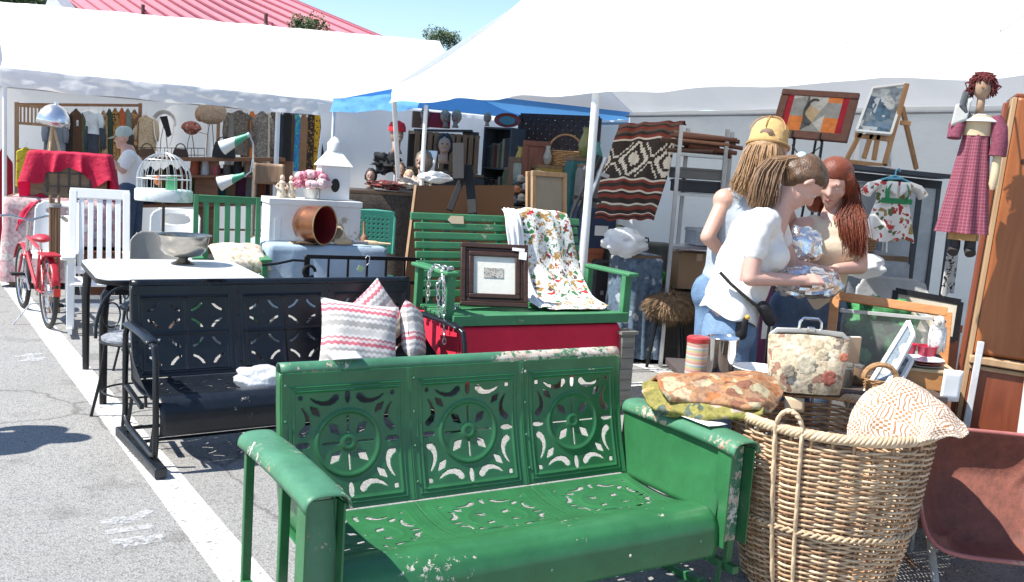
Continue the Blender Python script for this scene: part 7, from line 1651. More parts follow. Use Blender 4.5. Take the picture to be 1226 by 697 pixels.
# ================================================================ sale table behind the basket
def sale_table():
    z = .70; a = yp(815, 452, 4.3); t = thing('table', 'dark folding sale table behind the wicker basket', 'table', (1.30, 4.20, 0), .04); dm = mat('table_dark', (.08, .06, .05), .6)
    k = MB(); k.box((0, 0, z-.015), (1.10, .52, .03)); k.obj('table_top', dm, t, bevel=.004)
    for x in (-.5, .5):
        for y in (-.2, .2): k = MB(); k.tube([(x, y, 0), (x, y, z-.02)], .014, 7); k.obj('leg', steel, t)
sale_table()
Z = .702
def on_table(px, py): p = gp(px, py, Z); return p
def tin():
    p = on_table(832, 452); t = thing('striped_tin', 'tall tin with pastel stripes and a red lid', 'tin', p, 0); r, h = .046, .165
    k = MB(); k.lathe([(r, 0), (r, .004), (r, h), (0, h)], 28); k.obj('body', bands('tin_stripes', 'Z', .036, [(0, (.55, .36, .28)), (.2, (.50, .44, .20)), (.4, (.30, .40, .42)), (.6, (.58, .50, .40)), (.8, (.52, .26, .22)), (1, (.5, .4, .3))], .4, bump=0), t)
    k = MB(); k.lathe([(r+.002, h-.012), (r+.003, h+.006), (r-.004, h+.012), (0, h+.012)], 28); k.obj('lid', mat('lid_red', (.38, .03, .035), .4), t)
tin()
def pitcher():
    p = on_table(862, 449); t = thing('steel_pail', 'shiny stainless steel pail beside the striped tin', 'pail', p, 0); r = .062; h = .165; sm = mat('stainless', (.75, .74, .72), .12, 1.0, .05, 6, .03)
    k = MB(); k.lathe([(r*.85, 0), (r*.9, .01), (r*1.06, h-.006), (r*1.13, h), (r*1.1, h+.003), (r*1.0, h-.006), (r*.84, .012), (0, .012)], 32); k.obj('body', sm, t, ang=60)
    k = MB(); k.tube([(r*1.08*math.cos(i*PI/12), -.0+.03*0, h-.03-.09*math.sin(i*PI/12)*0+.0) for i in range(3)], .003, 5); k.obj('rivet', sm, t)
pitcher()
k = MB(); k.lathe([(.05, 0), (.055, .01), (.09, .035), (.105, .055), (.10, .057), (.085, .038), (.05, .018), (0, .015)], 32); o = k.obj('white_bowl', mat('enamel_white', (.78, .78, .76), .25, 0, .03), None, ang=60); o.location = on_table(905, 455); tag(o, 'shallow white enamel bowl behind the tapestry', 'bowl')
def tapestry_bag():
    p = on_table(962, 467); t = thing('handbag', 'cream floral tapestry handbag with steel frame handle', 'bag', p, -.05); W, h = .33, .235
    fm = printed('bag_floral', (.62, .52, .36), [(.50, .40, .27), (.66, .58, .44), (.36, .2, .14), (.56, .46, .32), (.22, .18, .14), (.60, .5, .36)], 24, .95, .95, .3)
    def f(u, v):
        a = 2*PI*u; w_ = W/2*(.86+.22*v-.08*v*v); d = .075*(1-.72*v**2.2)*(1+.15*math.sin(PI*v)); c, s = math.cos(a), math.sin(a); n = 3.0; k_ = (abs(c)**n+abs(s)**n)**(-1/n)
        return V((w_*c*k_, d*s*k_, h*v*(1-.05*abs(c*k_)**3)+.004*nz(c*3, s*3, v*5)))
    k = MB(); k.grid(f, 64, 22, True); k.prism([f(j/24, 0).xy[:] for j in range(24)], .01, TR(0, 0, .006)); k.obj('body', fm, t, ang=180)
    k = MB(); k.tube([(-W*.47, 0, h*.93), (-W*.40, 0, h+.006), (0, -.0, h+.012), (W*.40, 0, h+.006), (W*.47, 0, h*.93)], .009, 8, flat=1.4); k.obj('frame', mat('frame_pale', (.5, .47, .42), .4, .5), t)
    k = MB(); k.tube([(-.045, 0, h+.012), (-.043, 0, h+.05), (-.03, 0, h+.064), (.03, 0, h+.064), (.043, 0, h+.05), (.045, 0, h+.012)], .006, 8); k.obj('handle', mat('stainless', 0), t)
    k = MB(); k.box((0, -.012, h+.022), (.03, .02, .02)); k.obj('clasp', mat('stainless', 0), t, bevel=.003)
    rr = random.Random(3)
    for i, (x, z, r, c) in enumerate(((.075, .075, .032, (.34, .11, .08)), (-.02, .12, .045, (.66, .58, .42)), (-.09, .09, .03, (.36, .30, .22)), (.045, .16, .028, (.60, .5, .34)), (.13, .16, .02, (.45, .16, .1)))):
        yb = -.079*(1-.72*(z/h)**2.2)*(1+.15*math.sin(PI*z/h))
        k = MB()
        for j in range(9): a = j*.7; q = r*.55; k.ell((x+q*math.cos(a)*(j > 0), yb-.002, z+q*math.sin(a)*(j > 0)), (r*.42, .0022, r*.42), 10, 6)
        k.obj('embroidered_rose', mat('rose_%d' % i, c, .95, 0, .35, 60, .4), t)
tapestry_bag()
def jar(px, py, r, h, m, lidm, lb):
    p = on_table(px, py); t = thing('glass_jar', lb, 'jar', p, 0, 'jars on the sale table'); k = MB(); k.lathe([(r*.9, 0), (r, .008), (r, h*.78), (r*.75, h*.88), (r*.75, h*.9), (0, h*.9)], 24); k.obj('body', m, t); k = MB(); k.lathe([(r*.8, h*.88), (r*.8, h), (0, h)], 22); k.obj('lid', lidm, t)
jar(1010, 462, .035, .10, mat('jar_smoky', (.12, .12, .11), .1, .2), mat('lid_tin', (.4, .4, .38), .3, .8), 'smoky glass jar with tin lid beside the floral bag')
jar(1026, 460, .028, .085, mat('jar_brown', (.16, .10, .06), .12), mat('lid_tin', 0), 'little brown glass jar beside the smoky jar')
p = on_table(1022, 440); k = MB(); k.box((0, .04, .07), (.10, .02, .14)); o = thing('small_book', 'tan backed little book standing behind the jars', 'book', p, .3); k.obj('cover', tagm, o, bevel=.002); k = MB(); k.box((.002, .04, .07), (.094, .016, .143)); k.obj('pages', paper, o)
market_basket(1052, 468, 3.98, .07, .05, 'tiny handled basket in front of the leaning pictures')
def leaning_pictures():
    for i, (a, b_, c, d, lb) in enumerate((((1036, 470), (1056, 474), (1094, 402), (1088, 386), 'long white framed blue picture leaning on the little table'), ((1052, 474), (1068, 476), (1092, 432), (1078, 420), 'second white framed picture leaning beneath the first'))):
        A_, B_, C_, D_ = yp(*a, 3.98), yp(*b_, 3.93), yp(*c, 4.12), yp(*d, 4.2); n = (B_-A_).cross(D_-A_).normalized()*.012; t = thing('leaning_picture', lb, 'picture', A_, 0); k = WB()
        k.add([A_, B_, C_, D_, A_-n, B_-n, C_-n, D_-n], [(0, 1, 2, 3), (7, 6, 5, 4), (0, 4, 5, 1), (1, 5, 6, 2), (2, 6, 7, 3), (3, 7, 4, 0)]); k.obj('print', printed('print_grey', (.18, .22, .26), [(.3, .34, .38), (.12, .15, .2), (.4, .42, .42)], 16, .9), t, smooth=False)
        for (p, q) in ((A_, B_), (B_, C_), (C_, D_), (D_, A_)): k = WB(); k.bar(p+n*.2, q+n*.2, .016, .018, n); k.obj('frame_bar', paper, t)
leaning_pictures()
def little_table():
    p = yp(1103, 438, 4.22); z = p.z; pine = wood('honey_pine', (.42, .18, .06), (.56, .28, .11), 'X', 3, .4)
    t = thing('small_cupboard', 'small honey pine cupboard carrying the plates and red cups', 'cupboard', (p.x, p.y, 0), -.2); W = .24
    k = MB(); k.box((0, .02, z-.045), (W, .26, .085)); k.obj('drawer_front', pine, t, bevel=.004); k = MB(); k.box((0, .02, z-.001), (W+.012, .27, .014)); k.obj('top', wood('pale_wood', 0, 0), t, bevel=.003)
    for x in (-W/2+.015, W/2-.015):
        for y in (-.09, .13): k = MB(); k.box((x, y, (z-.09)/2), (.025, .025, z-.09)); k.obj('leg', wood('brush_brown', 0, 0), t)
    T = t.matrix_basis; zz = z+.007
    for i, (m, lb) in enumerate(((mat('plate_blue', (.42, .52, .55), .25), 'blue grey rimmed plate at the bottom of the plate stack'), (mat('plate_red', (.45, .10, .08), .3), 'red rimmed plate in the middle of the plate stack'), (mat('plate_pale', (.60, .70, .74), .2), 'pale blue plate on top of the plate stack'))):
        k = MB(); z1 = zz+i*.011; k.lathe([(.045, 0), (.05, .002), (.09, .010), (.094, .013), (.088, .012), (.05, .005), (0, .005)], 36); o = k.obj('plate', m, None, ang=60); o.location = T @ V((-.01, -.04, z1)); tag(o, lb, 'plate', 'plates on the pine cupboard')
    cm = mat('cup_red', (.50, .025, .06), .35, 0, .05)
    for (x, y, lb) in ((-.055, .075, 'red plastic cup nearer the leaning pictures'), (.03, .06, 'red plastic cup at the foot of the white bird figure')):
        k = MB(); k.lathe([(.030, 0), (.033, .004), (.041, .072), (.044, .074), (.044, .078), (.040, .077), (.031, .008), (0, .008)], 26); o = k.obj('cup', cm, None, ang=50); o.location = T @ V((x, y, zz)); tag(o, lb, 'cup', 'red cups on the pine cupboard')
    # white bird figure
    b_ = thing('bird_figure', 'white china parrot figure standing behind the red cups', 'figurine', T @ V((.075, .10, zz)), -.4); wm = printed('china_white', (.76, .76, .74), [(.76, .76, .74), (.5, .5, .5), (.76, .75, .72)], 30, .3, .3)
    k = MB(); k.ell((0, 0, .105), (.032, .038, .072), 18, 12); k.ell((0, -.012, .185), (.026, .028, .030), 16, 10); k.tube([(0, .0, .14), (0, -.006, .18)], [.03, .024], 12); k.obj('body', wm, b_, ang=180)
    k = MB(); k.tube([(0, -.035, .188), (0, -.05, .182), (0, -.05, .168)], [.010, .008, .002], 8); k.obj('beak', mat('beak_grey', (.35, .32, .28), .4), b_)
    k = MB(); k.tube([(.0, .03, .07), (.01, .05, .02), (.012, .055, -.03)], [.02, .016, .008], 8, flat=.5); k.obj('tail', wm, b_)
    for s in (-1, 1): k = MB(); k.ell((s*.030, .008, .105), (.010, .03, .06), 12, 8); k.obj('wing', wm, b_); k = MB(); k.ell((s*.024, -.026, .192), (.004, .004, .004), 6, 4); k.obj('eye', mat('eye_dark', 0), b_)
    k = MB(); k.lathe([(.03, 0), (.032, .02), (.02, .035)], 14); k.obj('perch', mat('perch_dark', (.08, .08, .07), .5), b_)
little_table()
# orange wooden frame leaning, clear bin of green cloth
def orange_frame():
    om = wood('orange_frame', (.40, .16, .05), (.54, .26, .10), 'X', 4, .45)
    P = [yp(1000, 354, 4.75), yp(1134, 374, 4.55), yp(1126, 470, 4.45), yp(990, 452, 4.62)]
    t = thing('empty_frame', 'empty orange wooden frame leaning behind the sale table', 'frame', P[3], 0); n = (P[1]-P[0]).cross(P[3]-P[0]).normalized()
    for i in range(4): k = WB(); k.bar(P[i], P[(i+1) % 4], .045, .02, (P[(i+1) % 4]-P[i]).cross(n)*-1 if False else n); k.obj('frame_bar', om, t, bevel=.004)
    c = yp(1048, 425, 5.0); b_ = thing('clear_bin', 'clear plastic bin behind the orange wooden frame', 'bin', (c.x, c.y, 0), -.2); gz = glassy('bin_plastic', (.85, .88, .88), .13, .15); zt = yp(1048, 372, 5.0).z; W = .42
    for (x, y, sx, sy) in ((0, -.16, W, .006), (0, .16, W, .006), (-W/2, 0, .006, .31), (W/2, 0, .006, .31)): k = MB(); k.box((x, y, zt/2), (sx, sy, zt)); k.obj('side', gz, b_)
    k = MB(); k.box((0, 0, zt+.004), (W+.03, .02, .016), TR(0, -.165, 0)); k.box((0, 0, zt+.004), (W+.03, .02, .016), TR(0, .165, 0)); k.box((0, 0, zt+.004), (.02, .31, .016), TR(-W/2, 0, 0)); k.box((0, 0, zt+.004), (.02, .31, .016), TR(W/2, 0, 0)); k.obj('rim', mat('bin_rim', (.55, .57, .57), .3), b_)
    o = crumple('green_fabric', 'bundle of green tropical print fabric in the clear bin', 'fabric', V((c.x, c.y, zt-.27)), (.19, .14, .165), printed('green_tropical', (.03, .16, .05), [(.05, .28, .09), (.02, .10, .035), (.10, .34, .14), (.03, .2, .07)], 16, .95), .45, 31)
    k = MB(); k.box((0, 0, (zt-.32)/2), (W-.03, .28, zt-.32)); k.obj('contents', G('bin_contents', (.10, .10, .09)), b_)
    # dark framed picture behind
    P = [yp(1072, 348, 5.15), yp(1150, 362, 5.05), yp(1146, 385, 5.0), yp(1070, 372, 5.1)]; t2 = thing('picture_frame', 'black edged cream picture leaning beside the hutch', 'picture', P[3], 0)
    P[2].z -= .1; P[3].z -= .1
    nn = (P[1]-P[0]).cross(P[3]-P[0]).normalized()
    for i in range(4): k = WB(); k.bar(P[i], P[(i+1) % 4], .03, .02, nn); k.obj('frame_bar', blk, t2)
    k = WB(); k.add([p+nn*.004 for p in P]+[p-nn*.004 for p in P], [(0, 1, 2, 3), (7, 6, 5, 4)]); k.obj('sheet', mat('aged_paper', (.5, .45, .36), .8), t2, smooth=False)
orange_frame()
# ================================================================ people
SK = mat('skin', (.56, .33, .25), .5, 0, .08, 9, .05, 200)
SKP = mat('skin_fair', (.60, .36, .29), .5, 0, .08, 9, .05, 200)
def blob(name, caps, m, parent, voxel=.008, it=6, balls=()):
    """one continuous surface grown from tapered limbs (world space)"""
    k = WB()
    for c in caps: k.cap(c[0], c[1], c[2], c[3], 14)
    for c, r in balls: k.ell(c, r, 18, 12)
    o = k.obj(name, m, parent, ang=180)
    x = o.modifiers.new('remesh', 'REMESH'); x.mode = 'VOXEL'; x.voxel_size = voxel; x.use_smooth_shade = True
    y = o.modifiers.new('smooth', 'SMOOTH'); y.factor = .5; y.iterations = it
    return o
def frame_of(f, u):
    f = V(f).normalized(); u = V(u); r = f.cross(u).normalized(); u = r.cross(f).normalized(); return f, r, u
def head_shape(c, f, u, s=1.0):
    """capsules and balls for a head at c facing f with up u, plus helper for features"""
    f, r, u = frame_of(f, u); P = lambda a, b_, d: V(c)+f*(a*s)+r*(b_*s)+u*(d*s)
    caps = [(P(-.015, 0, .03), P(.005, 0, .035), .088*s, .084*s), (P(.045, 0, -.02), P(.055, 0, -.065), .060*s, .042*s), (P(.03, .025, -.02), P(.05, .012, -.07), .045*s, .03*s), (P(.03, -.025, -.02), P(.05, -.012, -.07), .045*s, .03*s),
            (P(.088, 0, .025), P(.112, 0, -.012), .010*s, .014*s), (P(.082, -.035, .032), P(.082, .035, .032), .014*s, .014*s), (P(.088, -.016, -.047), P(.088, .016, -.047), .011*s, .011*s), (P(.084, -.013, -.058), P(.084, .013, -.058), .010*s, .010*s), (P(.080, 0, -.088), P(.074, 0, -.09), .018*s, .02*s),
            (P(.066, .04, -.01), P(.06, .045, -.02), .022*s, .024*s), (P(.066, -.04, -.01), P(.06, -.045, -.02), .022*s, .024*s)]
    for q in (-1, 1): caps += [(P(-.005, q*.084, .02), P(-.012, q*.088, -.015), .016*s, .010*s)]
    return caps, P, f, r, u
def face_parts(P, f, r, u, s, body, lid=True):
    for q in (-1, 1):
        k = WB(); k.ell(P(.083, q*.031, .012), (.010*s, .010*s, .007*s), 10, 6); e = k.obj('eye', mat('eye_white', (.7, .68, .66), .2), body)
        k = WB(); k.ell(P(.091, q*.031, .010), (.0045*s, .0045*s, .0045*s), 8, 5); k.obj('iris', mat('eye_dark', 0), e)
        k = WB(); k.tube([P(.085, q*.014, .032), P(.092, q*.03, .038), P(.08, q*.046, .032)], .004*s, 5); k.obj('eyebrow', mat('brow', (.16, .07, .035), .8), body)
    k = WB(); k.tube([P(.092, -.022, -.052), P(.0995, 0, -.050), P(.092, .022, -.052)], [.002*s, .0055*s, .002*s], 6); k.obj('lips', mat('lips', (.42, .13, .12), .45), body)
def hand_caps(w_, d, pn, s=1.0, curl=.5, thumb=1):
    """palm and five bent fingers; w_ wrist, d direction along the hand, pn palm normal"""
    d = V(d).normalized(); pn = V(pn); pn = (pn-d*pn.dot(d)).normalized(); sd = d.cross(pn); caps = []
    for j in (-1, -.33, .33, 1): caps.append((V(w_)+sd*(j*.018*s), V(w_)+d*.075*s+sd*(j*.028*s), .014*s, .013*s))
    for j, L in ((-1, .062), (-.33, .075), (.33, .08), (1, .072)):
        a = V(w_)+d*.078*s+sd*(j*.029*s); b_ = a+(d+pn*curl*.5).normalized()*(L*.42*s); c = b_+(d*(1-curl*.6)+pn*curl).normalized()*(L*.33*s); e = c+(d*(1-curl)+pn*curl*1.3).normalized()*(L*.28*s)
        caps += [(a, b_, .0095*s, .009*s), (b_, c, .009*s, .0082*s), (c, e, .0082*s, .0068*s)]
    a = V(w_)+d*.022*s+sd*(thumb*.022*s); b_ = a+(d*.6+sd*thumb*.7+pn*.25).normalized()*.042*s; c = b_+(d*.9+sd*thumb*.15+pn*.3).normalized()*.032*s
    caps += [(a, b_, .013*s, .0105*s), (b_, c, .0105*s, .008*s)]; return caps
def hair_strands(name, roots, m, parent, n, rad, seed, spread, wave=.012):
    """hair falling as many tapering locks along guide curves"""
    rnd = random.Random(seed); k = WB()
    for i in range(n):
        g_ = rnd.choice(roots); o = V((rnd.gauss(0, 1), rnd.gauss(0, 1), rnd.gauss(0, .6))); pts = []
        ph = rnd.uniform(0, 6); L = len(g_)
        for j, p in enumerate(g_):
            t = j/(L-1); pts.append(V(p)+o*spread*(.5+.7*t)+V((math.sin(ph+t*7), math.cos(ph+t*6), 0))*wave*t)
        k.tube(pts, [rad*(1.0-.75*(j/(L-1))**2) for j in range(L)], 4, caps=False)
    o = k.obj(name, m, parent, ang=180); return o
def denim(n, c): return mat(n, c, .85, 0, .28, 14, .35, 90)
jeans1, jeans2, jeans3 = denim('jeans_light', (.16, .25, .38)), denim('jeans_mid', (.12, .20, .32)), denim('jeans_dark', (.09, .14, .22))
def legs(hl, hr, rl, m, parent, hip_r=.125, knee=.075, ank=.055, seat=None, extra=()):
    caps = []
    for h, b_ in ((hl, rl[0]), (hr, rl[1])):
        kn = h.lerp(b_, .5)+V((0, -.02, 0)); caps += [(h, kn, hip_r*.78, knee), (kn, b_+UP*.07, knee, ank)]
    caps += [(hl+UP*.03, hr+UP*.03, hip_r, hip_r)]+list(extra)
    return blob('jeans', caps, m, parent, .011, 5)
def shoes(rl, d, parent):
    for b_ in rl:
        k = WB(); k.cap(b_+UP*.035-V(d)*.04, b_+UP*.03+V(d)*.13, .042, .034); o = k.obj('shoe', mat('trainer_grey', (.35, .35, .36), .7), parent, ang=180)
def person(label, base): return thing('person', label, 'person', (base.x, base.y, 0), 0)
# ---- woman in the white t-shirt, side on, looking down at the foil bundle
def woman_white():
    Y = 4.52; hip = yp(874, 395, Y); t = person('person in a white t-shirt and jeans with a brown ponytail looking at the foil bundle', hip)
    neck = yp(930, 253, Y+.02); hc = yp(958, 218, Y+.0); f = V((.62, .18, -.80)); u = V((.75, .1, .62))
    hcaps, P, f, r, u = head_shape(hc, f, u, 1.03)
    shn = yp(910, 268, Y-.14); shf = yp(926, 262, Y+.18); chest = yp(906, 296, Y); waist = yp(886, 352, Y)
    el = yp(898, 333, Y-.18); wr = yp(962, 336, Y-.10); hd = yp(985, 334, Y-.06); elf = yp(948, 318, Y+.20); wrf = yp(975, 322, Y+.10)
    body = hcaps+[(neck, P(.0, 0, -.04), .055, .05), (shn, el, .044, .036), (el, wr, .037, .025), (shf, elf, .046, .038), (elf, wrf, .038, .026), (shn, shf, .06, .06), (chest, waist, .12, .11), (waist, hip, .11, .12), (neck, chest, .07, .11)]
    body += hand_caps(wr, hd-wr, V((.1, .6, -.75)), .95, .6, 1)+hand_caps(wrf, V((.9, -.1, -.2)), V((.1, -.6, -.75)), .95, .6, -1)
    bd = blob('body', body, SKP, t, .0068, 4); face_parts(P, f, r, u, 1.03, bd)
    # t-shirt with short sleeves and hem
    wt_ = mat('white_tee', (.76, .75, .72), .9, 0, .05, 7, .5, 12)
    s1 = shn.lerp(el, .52); s2 = shf.lerp(elf, .45); hem = yp(876, 364, Y); bust = yp(922, 305, Y)
    tee = [(shn, s1, .062, .057), (shf, s2, .058, .054), (shn+(shf-shn)*.1, shf-(shf-shn)*.1, .08, .08), (yp(925, 262, Y), chest, .07, .115), (yp(897, 275, Y), yp(876, 340, Y), .09, .105), (chest, yp(893, 345, Y), .122, .112), (yp(890, 338, Y), yp(882, 352, Y), .112, .11), (yp(876, 338, Y), yp(872, 352, Y), .105, .108), (bust+V((0, -.06, 0)), bust+V((0, .06, 0)), .075, .075)]
    tb = blob('t_shirt', tee, wt_, t, .010, 5)
    d = tb.modifiers.new('folds', 'DISPLACE'); tx = bpy.data.textures.new('cloth_folds', 'CLOUDS'); tx.noise_scale = .11; d.texture = tx; d.strength = .03; d.mid_level = .5
    wc_, hc_ = yp(888, 334, Y), yp(873, 377, Y)
    def hemf(a, v):
        q = 2*PI*a; c_ = wc_.lerp(hc_, v); w1 = 1+.05*v*math.sin(q*7+1)+.03*math.sin(q*3)
        return c_+V((math.cos(q)*(.118+.012*v)*w1, math.sin(q)*(.12+.07*v)*w1, -.035*v*math.cos(q)+.01*v*math.sin(q*4)))
    k = WB(); k.grid(hemf, 60, 16, True); k.obj('shirt_hem', wt_, t, ang=180, solid=.004)
    ft = (V((hip.x-.02, hip.y-.1, 0)), V((hip.x+.05, hip.y+.12, 0)))
    legs(hip+V((-.0, -.07, -.03)), hip+V((.02, .075, -.03)), ft, jeans1, t, .108, .082, .06, extra=[(yp(866, 390, Y), yp(864, 405, Y), .10, .10)]); shoes(ft, (1, 0, 0), t)
    # hair: cap on the skull then a thick ponytail
    hm = mat('hair_brown', (.22, .125, .065), .5, 0, .2, 12, .4, 120)
    hm2 = mat('hair_brown_dark', (.11, .06, .032), .4, 0, .4, 30, .4, 120)
    blob('hair', [(P(-.02, 0, .045), P(.0, 0, .052), .093, .086), (P(-.05, 0, .0), P(-.04, 0, -.02), .075, .06), (P(.035, 0, .085), P(.05, 0, .08), .05, .045), (P(-.015, .062, .04), P(-.045, .055, -.01), .04, .035), (P(-.015, -.062, .04), P(-.045, -.055, -.01), .04, .035), (P(.03, .055, .06), P(.0, .065, .05), .03, .035), (P(.03, -.055, .06), P(.0, -.065, .05), .03, .035)], hm2, t, .009, 3)
    tie = P(-.09, 0, .06); g_ = []
    for dx in (-.03, 0, .03):
        g_.append([tie, yp(930+dx*200, 193, Y-.02), yp(921+dx*260, 206, Y-.05), yp(915+dx*270, 226, Y-.07), yp(911+dx*240, 246, Y-.06)])
    hair_strands('ponytail', g_, hm, t, 1200, .0028, 3, .014, .007)
    k = WB(); k.ell(tie, (.03, .03, .03)); k.obj('hair_tie', mat('tie_blue', (.35, .5, .58), .7), t)
    # waist strap and black pouches
    st = [yp(862, 326, Y-.15), yp(875, 340, Y-.165), yp(892, 355, Y-.175), yp(908, 368, Y-.17), yp(922, 377, Y-.12)]
    k = WB(); k.tube(st, .022, 8, flat=.35); k.obj('waist_strap', mat('strap_black', (.012, .012, .014), .6), t)
    k = WB(); k.cap(yp(914, 368, Y-.16), yp(922, 384, Y-.15), .03, .028); k.obj('waist_pouch', mat('strap_black', 0), t, ang=180)
    k = WB(); k.cap(yp(889, 386, Y-.17), yp(887, 400, Y-.17), .028, .028); ph = k.obj('phone_holster', mat('strap_black', 0), t, ang=180); k = WB(); k.ell(yp(895, 380, Y-.19), (.012, .01, .012)); k.obj('buckle', mat('buckle_yellow', (.6, .35, .06)), ph)
woman_white()
# ---- woman in cap and grey vest, seen from behind
def woman_cap():
    Y = 4.88; hip = yp(872, 350, Y); t = person('person in a grey vest and tan cap with fair wavy hair, back turned', hip)
    hc = yp(919, 180, Y); f = V((.45, .86, -.25)); hcaps, P, f, r, u = head_shape(hc, f, V((0, 0, 1)), 1.03)
    neck = yp(905, 216, Y); shl = yp(868, 240, Y-.02); shr = yp(935, 242, Y+.12); chest = yp(893, 262, Y); waist = yp(876, 312, Y)
    el = yp(847, 284, Y-.10); wr = yp(880, 318, Y-.02); elr = yp(955, 290, Y+.22); wrr = yp(968, 320, Y+.02)
    body = hcaps+[(neck, P(0, 0, -.05), .056, .05), (neck, chest, .07, .11), (shl, shr, .062, .062), (shl, el, .044, .037), (el, wr, .037, .026), (shr, elr, .048, .04), (elr, wrr, .04, .028), (chest, waist, .12, .105), (waist, hip, .105, .12)]
    body += hand_caps(wr, V((.8, .3, -.3)), V((0, .5, -.8)), .95, .6)+hand_caps(wrr, V((.5, -.6, -.2)), V((-.2, -.2, -.9)), .95, .6)
    bd = blob('body', body, SK, t, .008, 4); face_parts(P, f, r, u, 1.03, bd)
    blob('vest', [(neck+V((-.01, 0, -.03)), chest, .065, .122), (shl.lerp(shr, .06), shr.lerp(shl, .06), .066, .066), (chest, waist, .13, .112), (waist, yp(870, 334, Y), .115, .128), (yp(872, 262, Y), yp(868, 318, Y), .09, .10)], mat('vest_grey', (.36, .40, .44), .9, 0, .12, 9, .3, 30), t, .011, 5)
    ft = (V((hip.x-.07, hip.y-.04, 0)), V((hip.x+.13, hip.y+.08, 0)))
    legs(hip+V((-.07, 0, -.04)), hip+V((.09, .05, -.04)), ft, jeans2, t, .12, .08, .06); shoes(ft, (.3, .9, 0), t)
    cm = mat('cap_tan', (.58, .37, .15), .9, 0, .12, 12, .3, 60)
    blob('cap', [(P(-.012, 0, .065), P(.005, 0, .075), .098, .092), (P(-.02, 0, .03), P(.0, 0, .03), .098, .098)], cm, t, .009, 3)
    k = WB(); k.grid(lambda a, b_: P(.085+.075*b_, (a-.5)*.15*(1-.35*b_*b_), .04-.02*b_), 10, 5); k.obj('cap_peak', cm, t, solid=.006)
    k = WB(); k.lathe([(0, .002), (.030, .002), (.034, 0)], 20, TR(P(-.108, .01, .055)) @ (-f).to_track_quat('Z', 'Y').to_matrix().to_4x4() @ Matrix.Diagonal((1, .65, 1, 1))); k.obj('cap_opening', mat('hair_fair_dark', (.13, .07, .035), .6), t)
    k = WB(); k.tube([P(-.008+.103*math.cos(a), .100*math.sin(a), .018) for a in [j*PI/16 for j in range(32)]], .008, 6, True); k.obj('cap_band', mat('cap_band_tan', (.42, .25, .10), .9), t)
    for q in range(3): k = WB(); k.tube([P(-.01+.101*math.sin(b_)*math.cos(q*PI/3), .101*math.sin(b_)*math.sin(q*PI/3), .068+.099*math.cos(b_)) for b_ in [-1.4+j*.2 for j in range(15)]], .0028, 5); k.obj('cap_seam', mat('cap_band_tan', 0), t)
    hm = mat('hair_fair', (.36, .21, .10), .5, 0, .2, 12, .4, 120)
    blob('hair', [(P(-.03, 0, .0), P(-.03, 0, -.05), .092, .085), (P(-.05, .03, -.06), P(-.06, .04, -.10), .07, .05), (P(-.05, -.03, -.06), P(-.06, -.04, -.1), .07, .05)], hm, t, .010, 3)
    g_ = [[P(-.10, q*.05, -.01), P(-.115, q*.06, -.06), yp(906+q*17, 208, Y-.10), yp(901+q*17, 221, Y-.12), yp(899+q*17, 232+4*q, Y-.11)] for q in (-1, -.5, 0, .5, 1)]
    hair_strands('loose_hair', g_, hm, t, 1300, .0028, 5, .015, .010)
woman_cap()
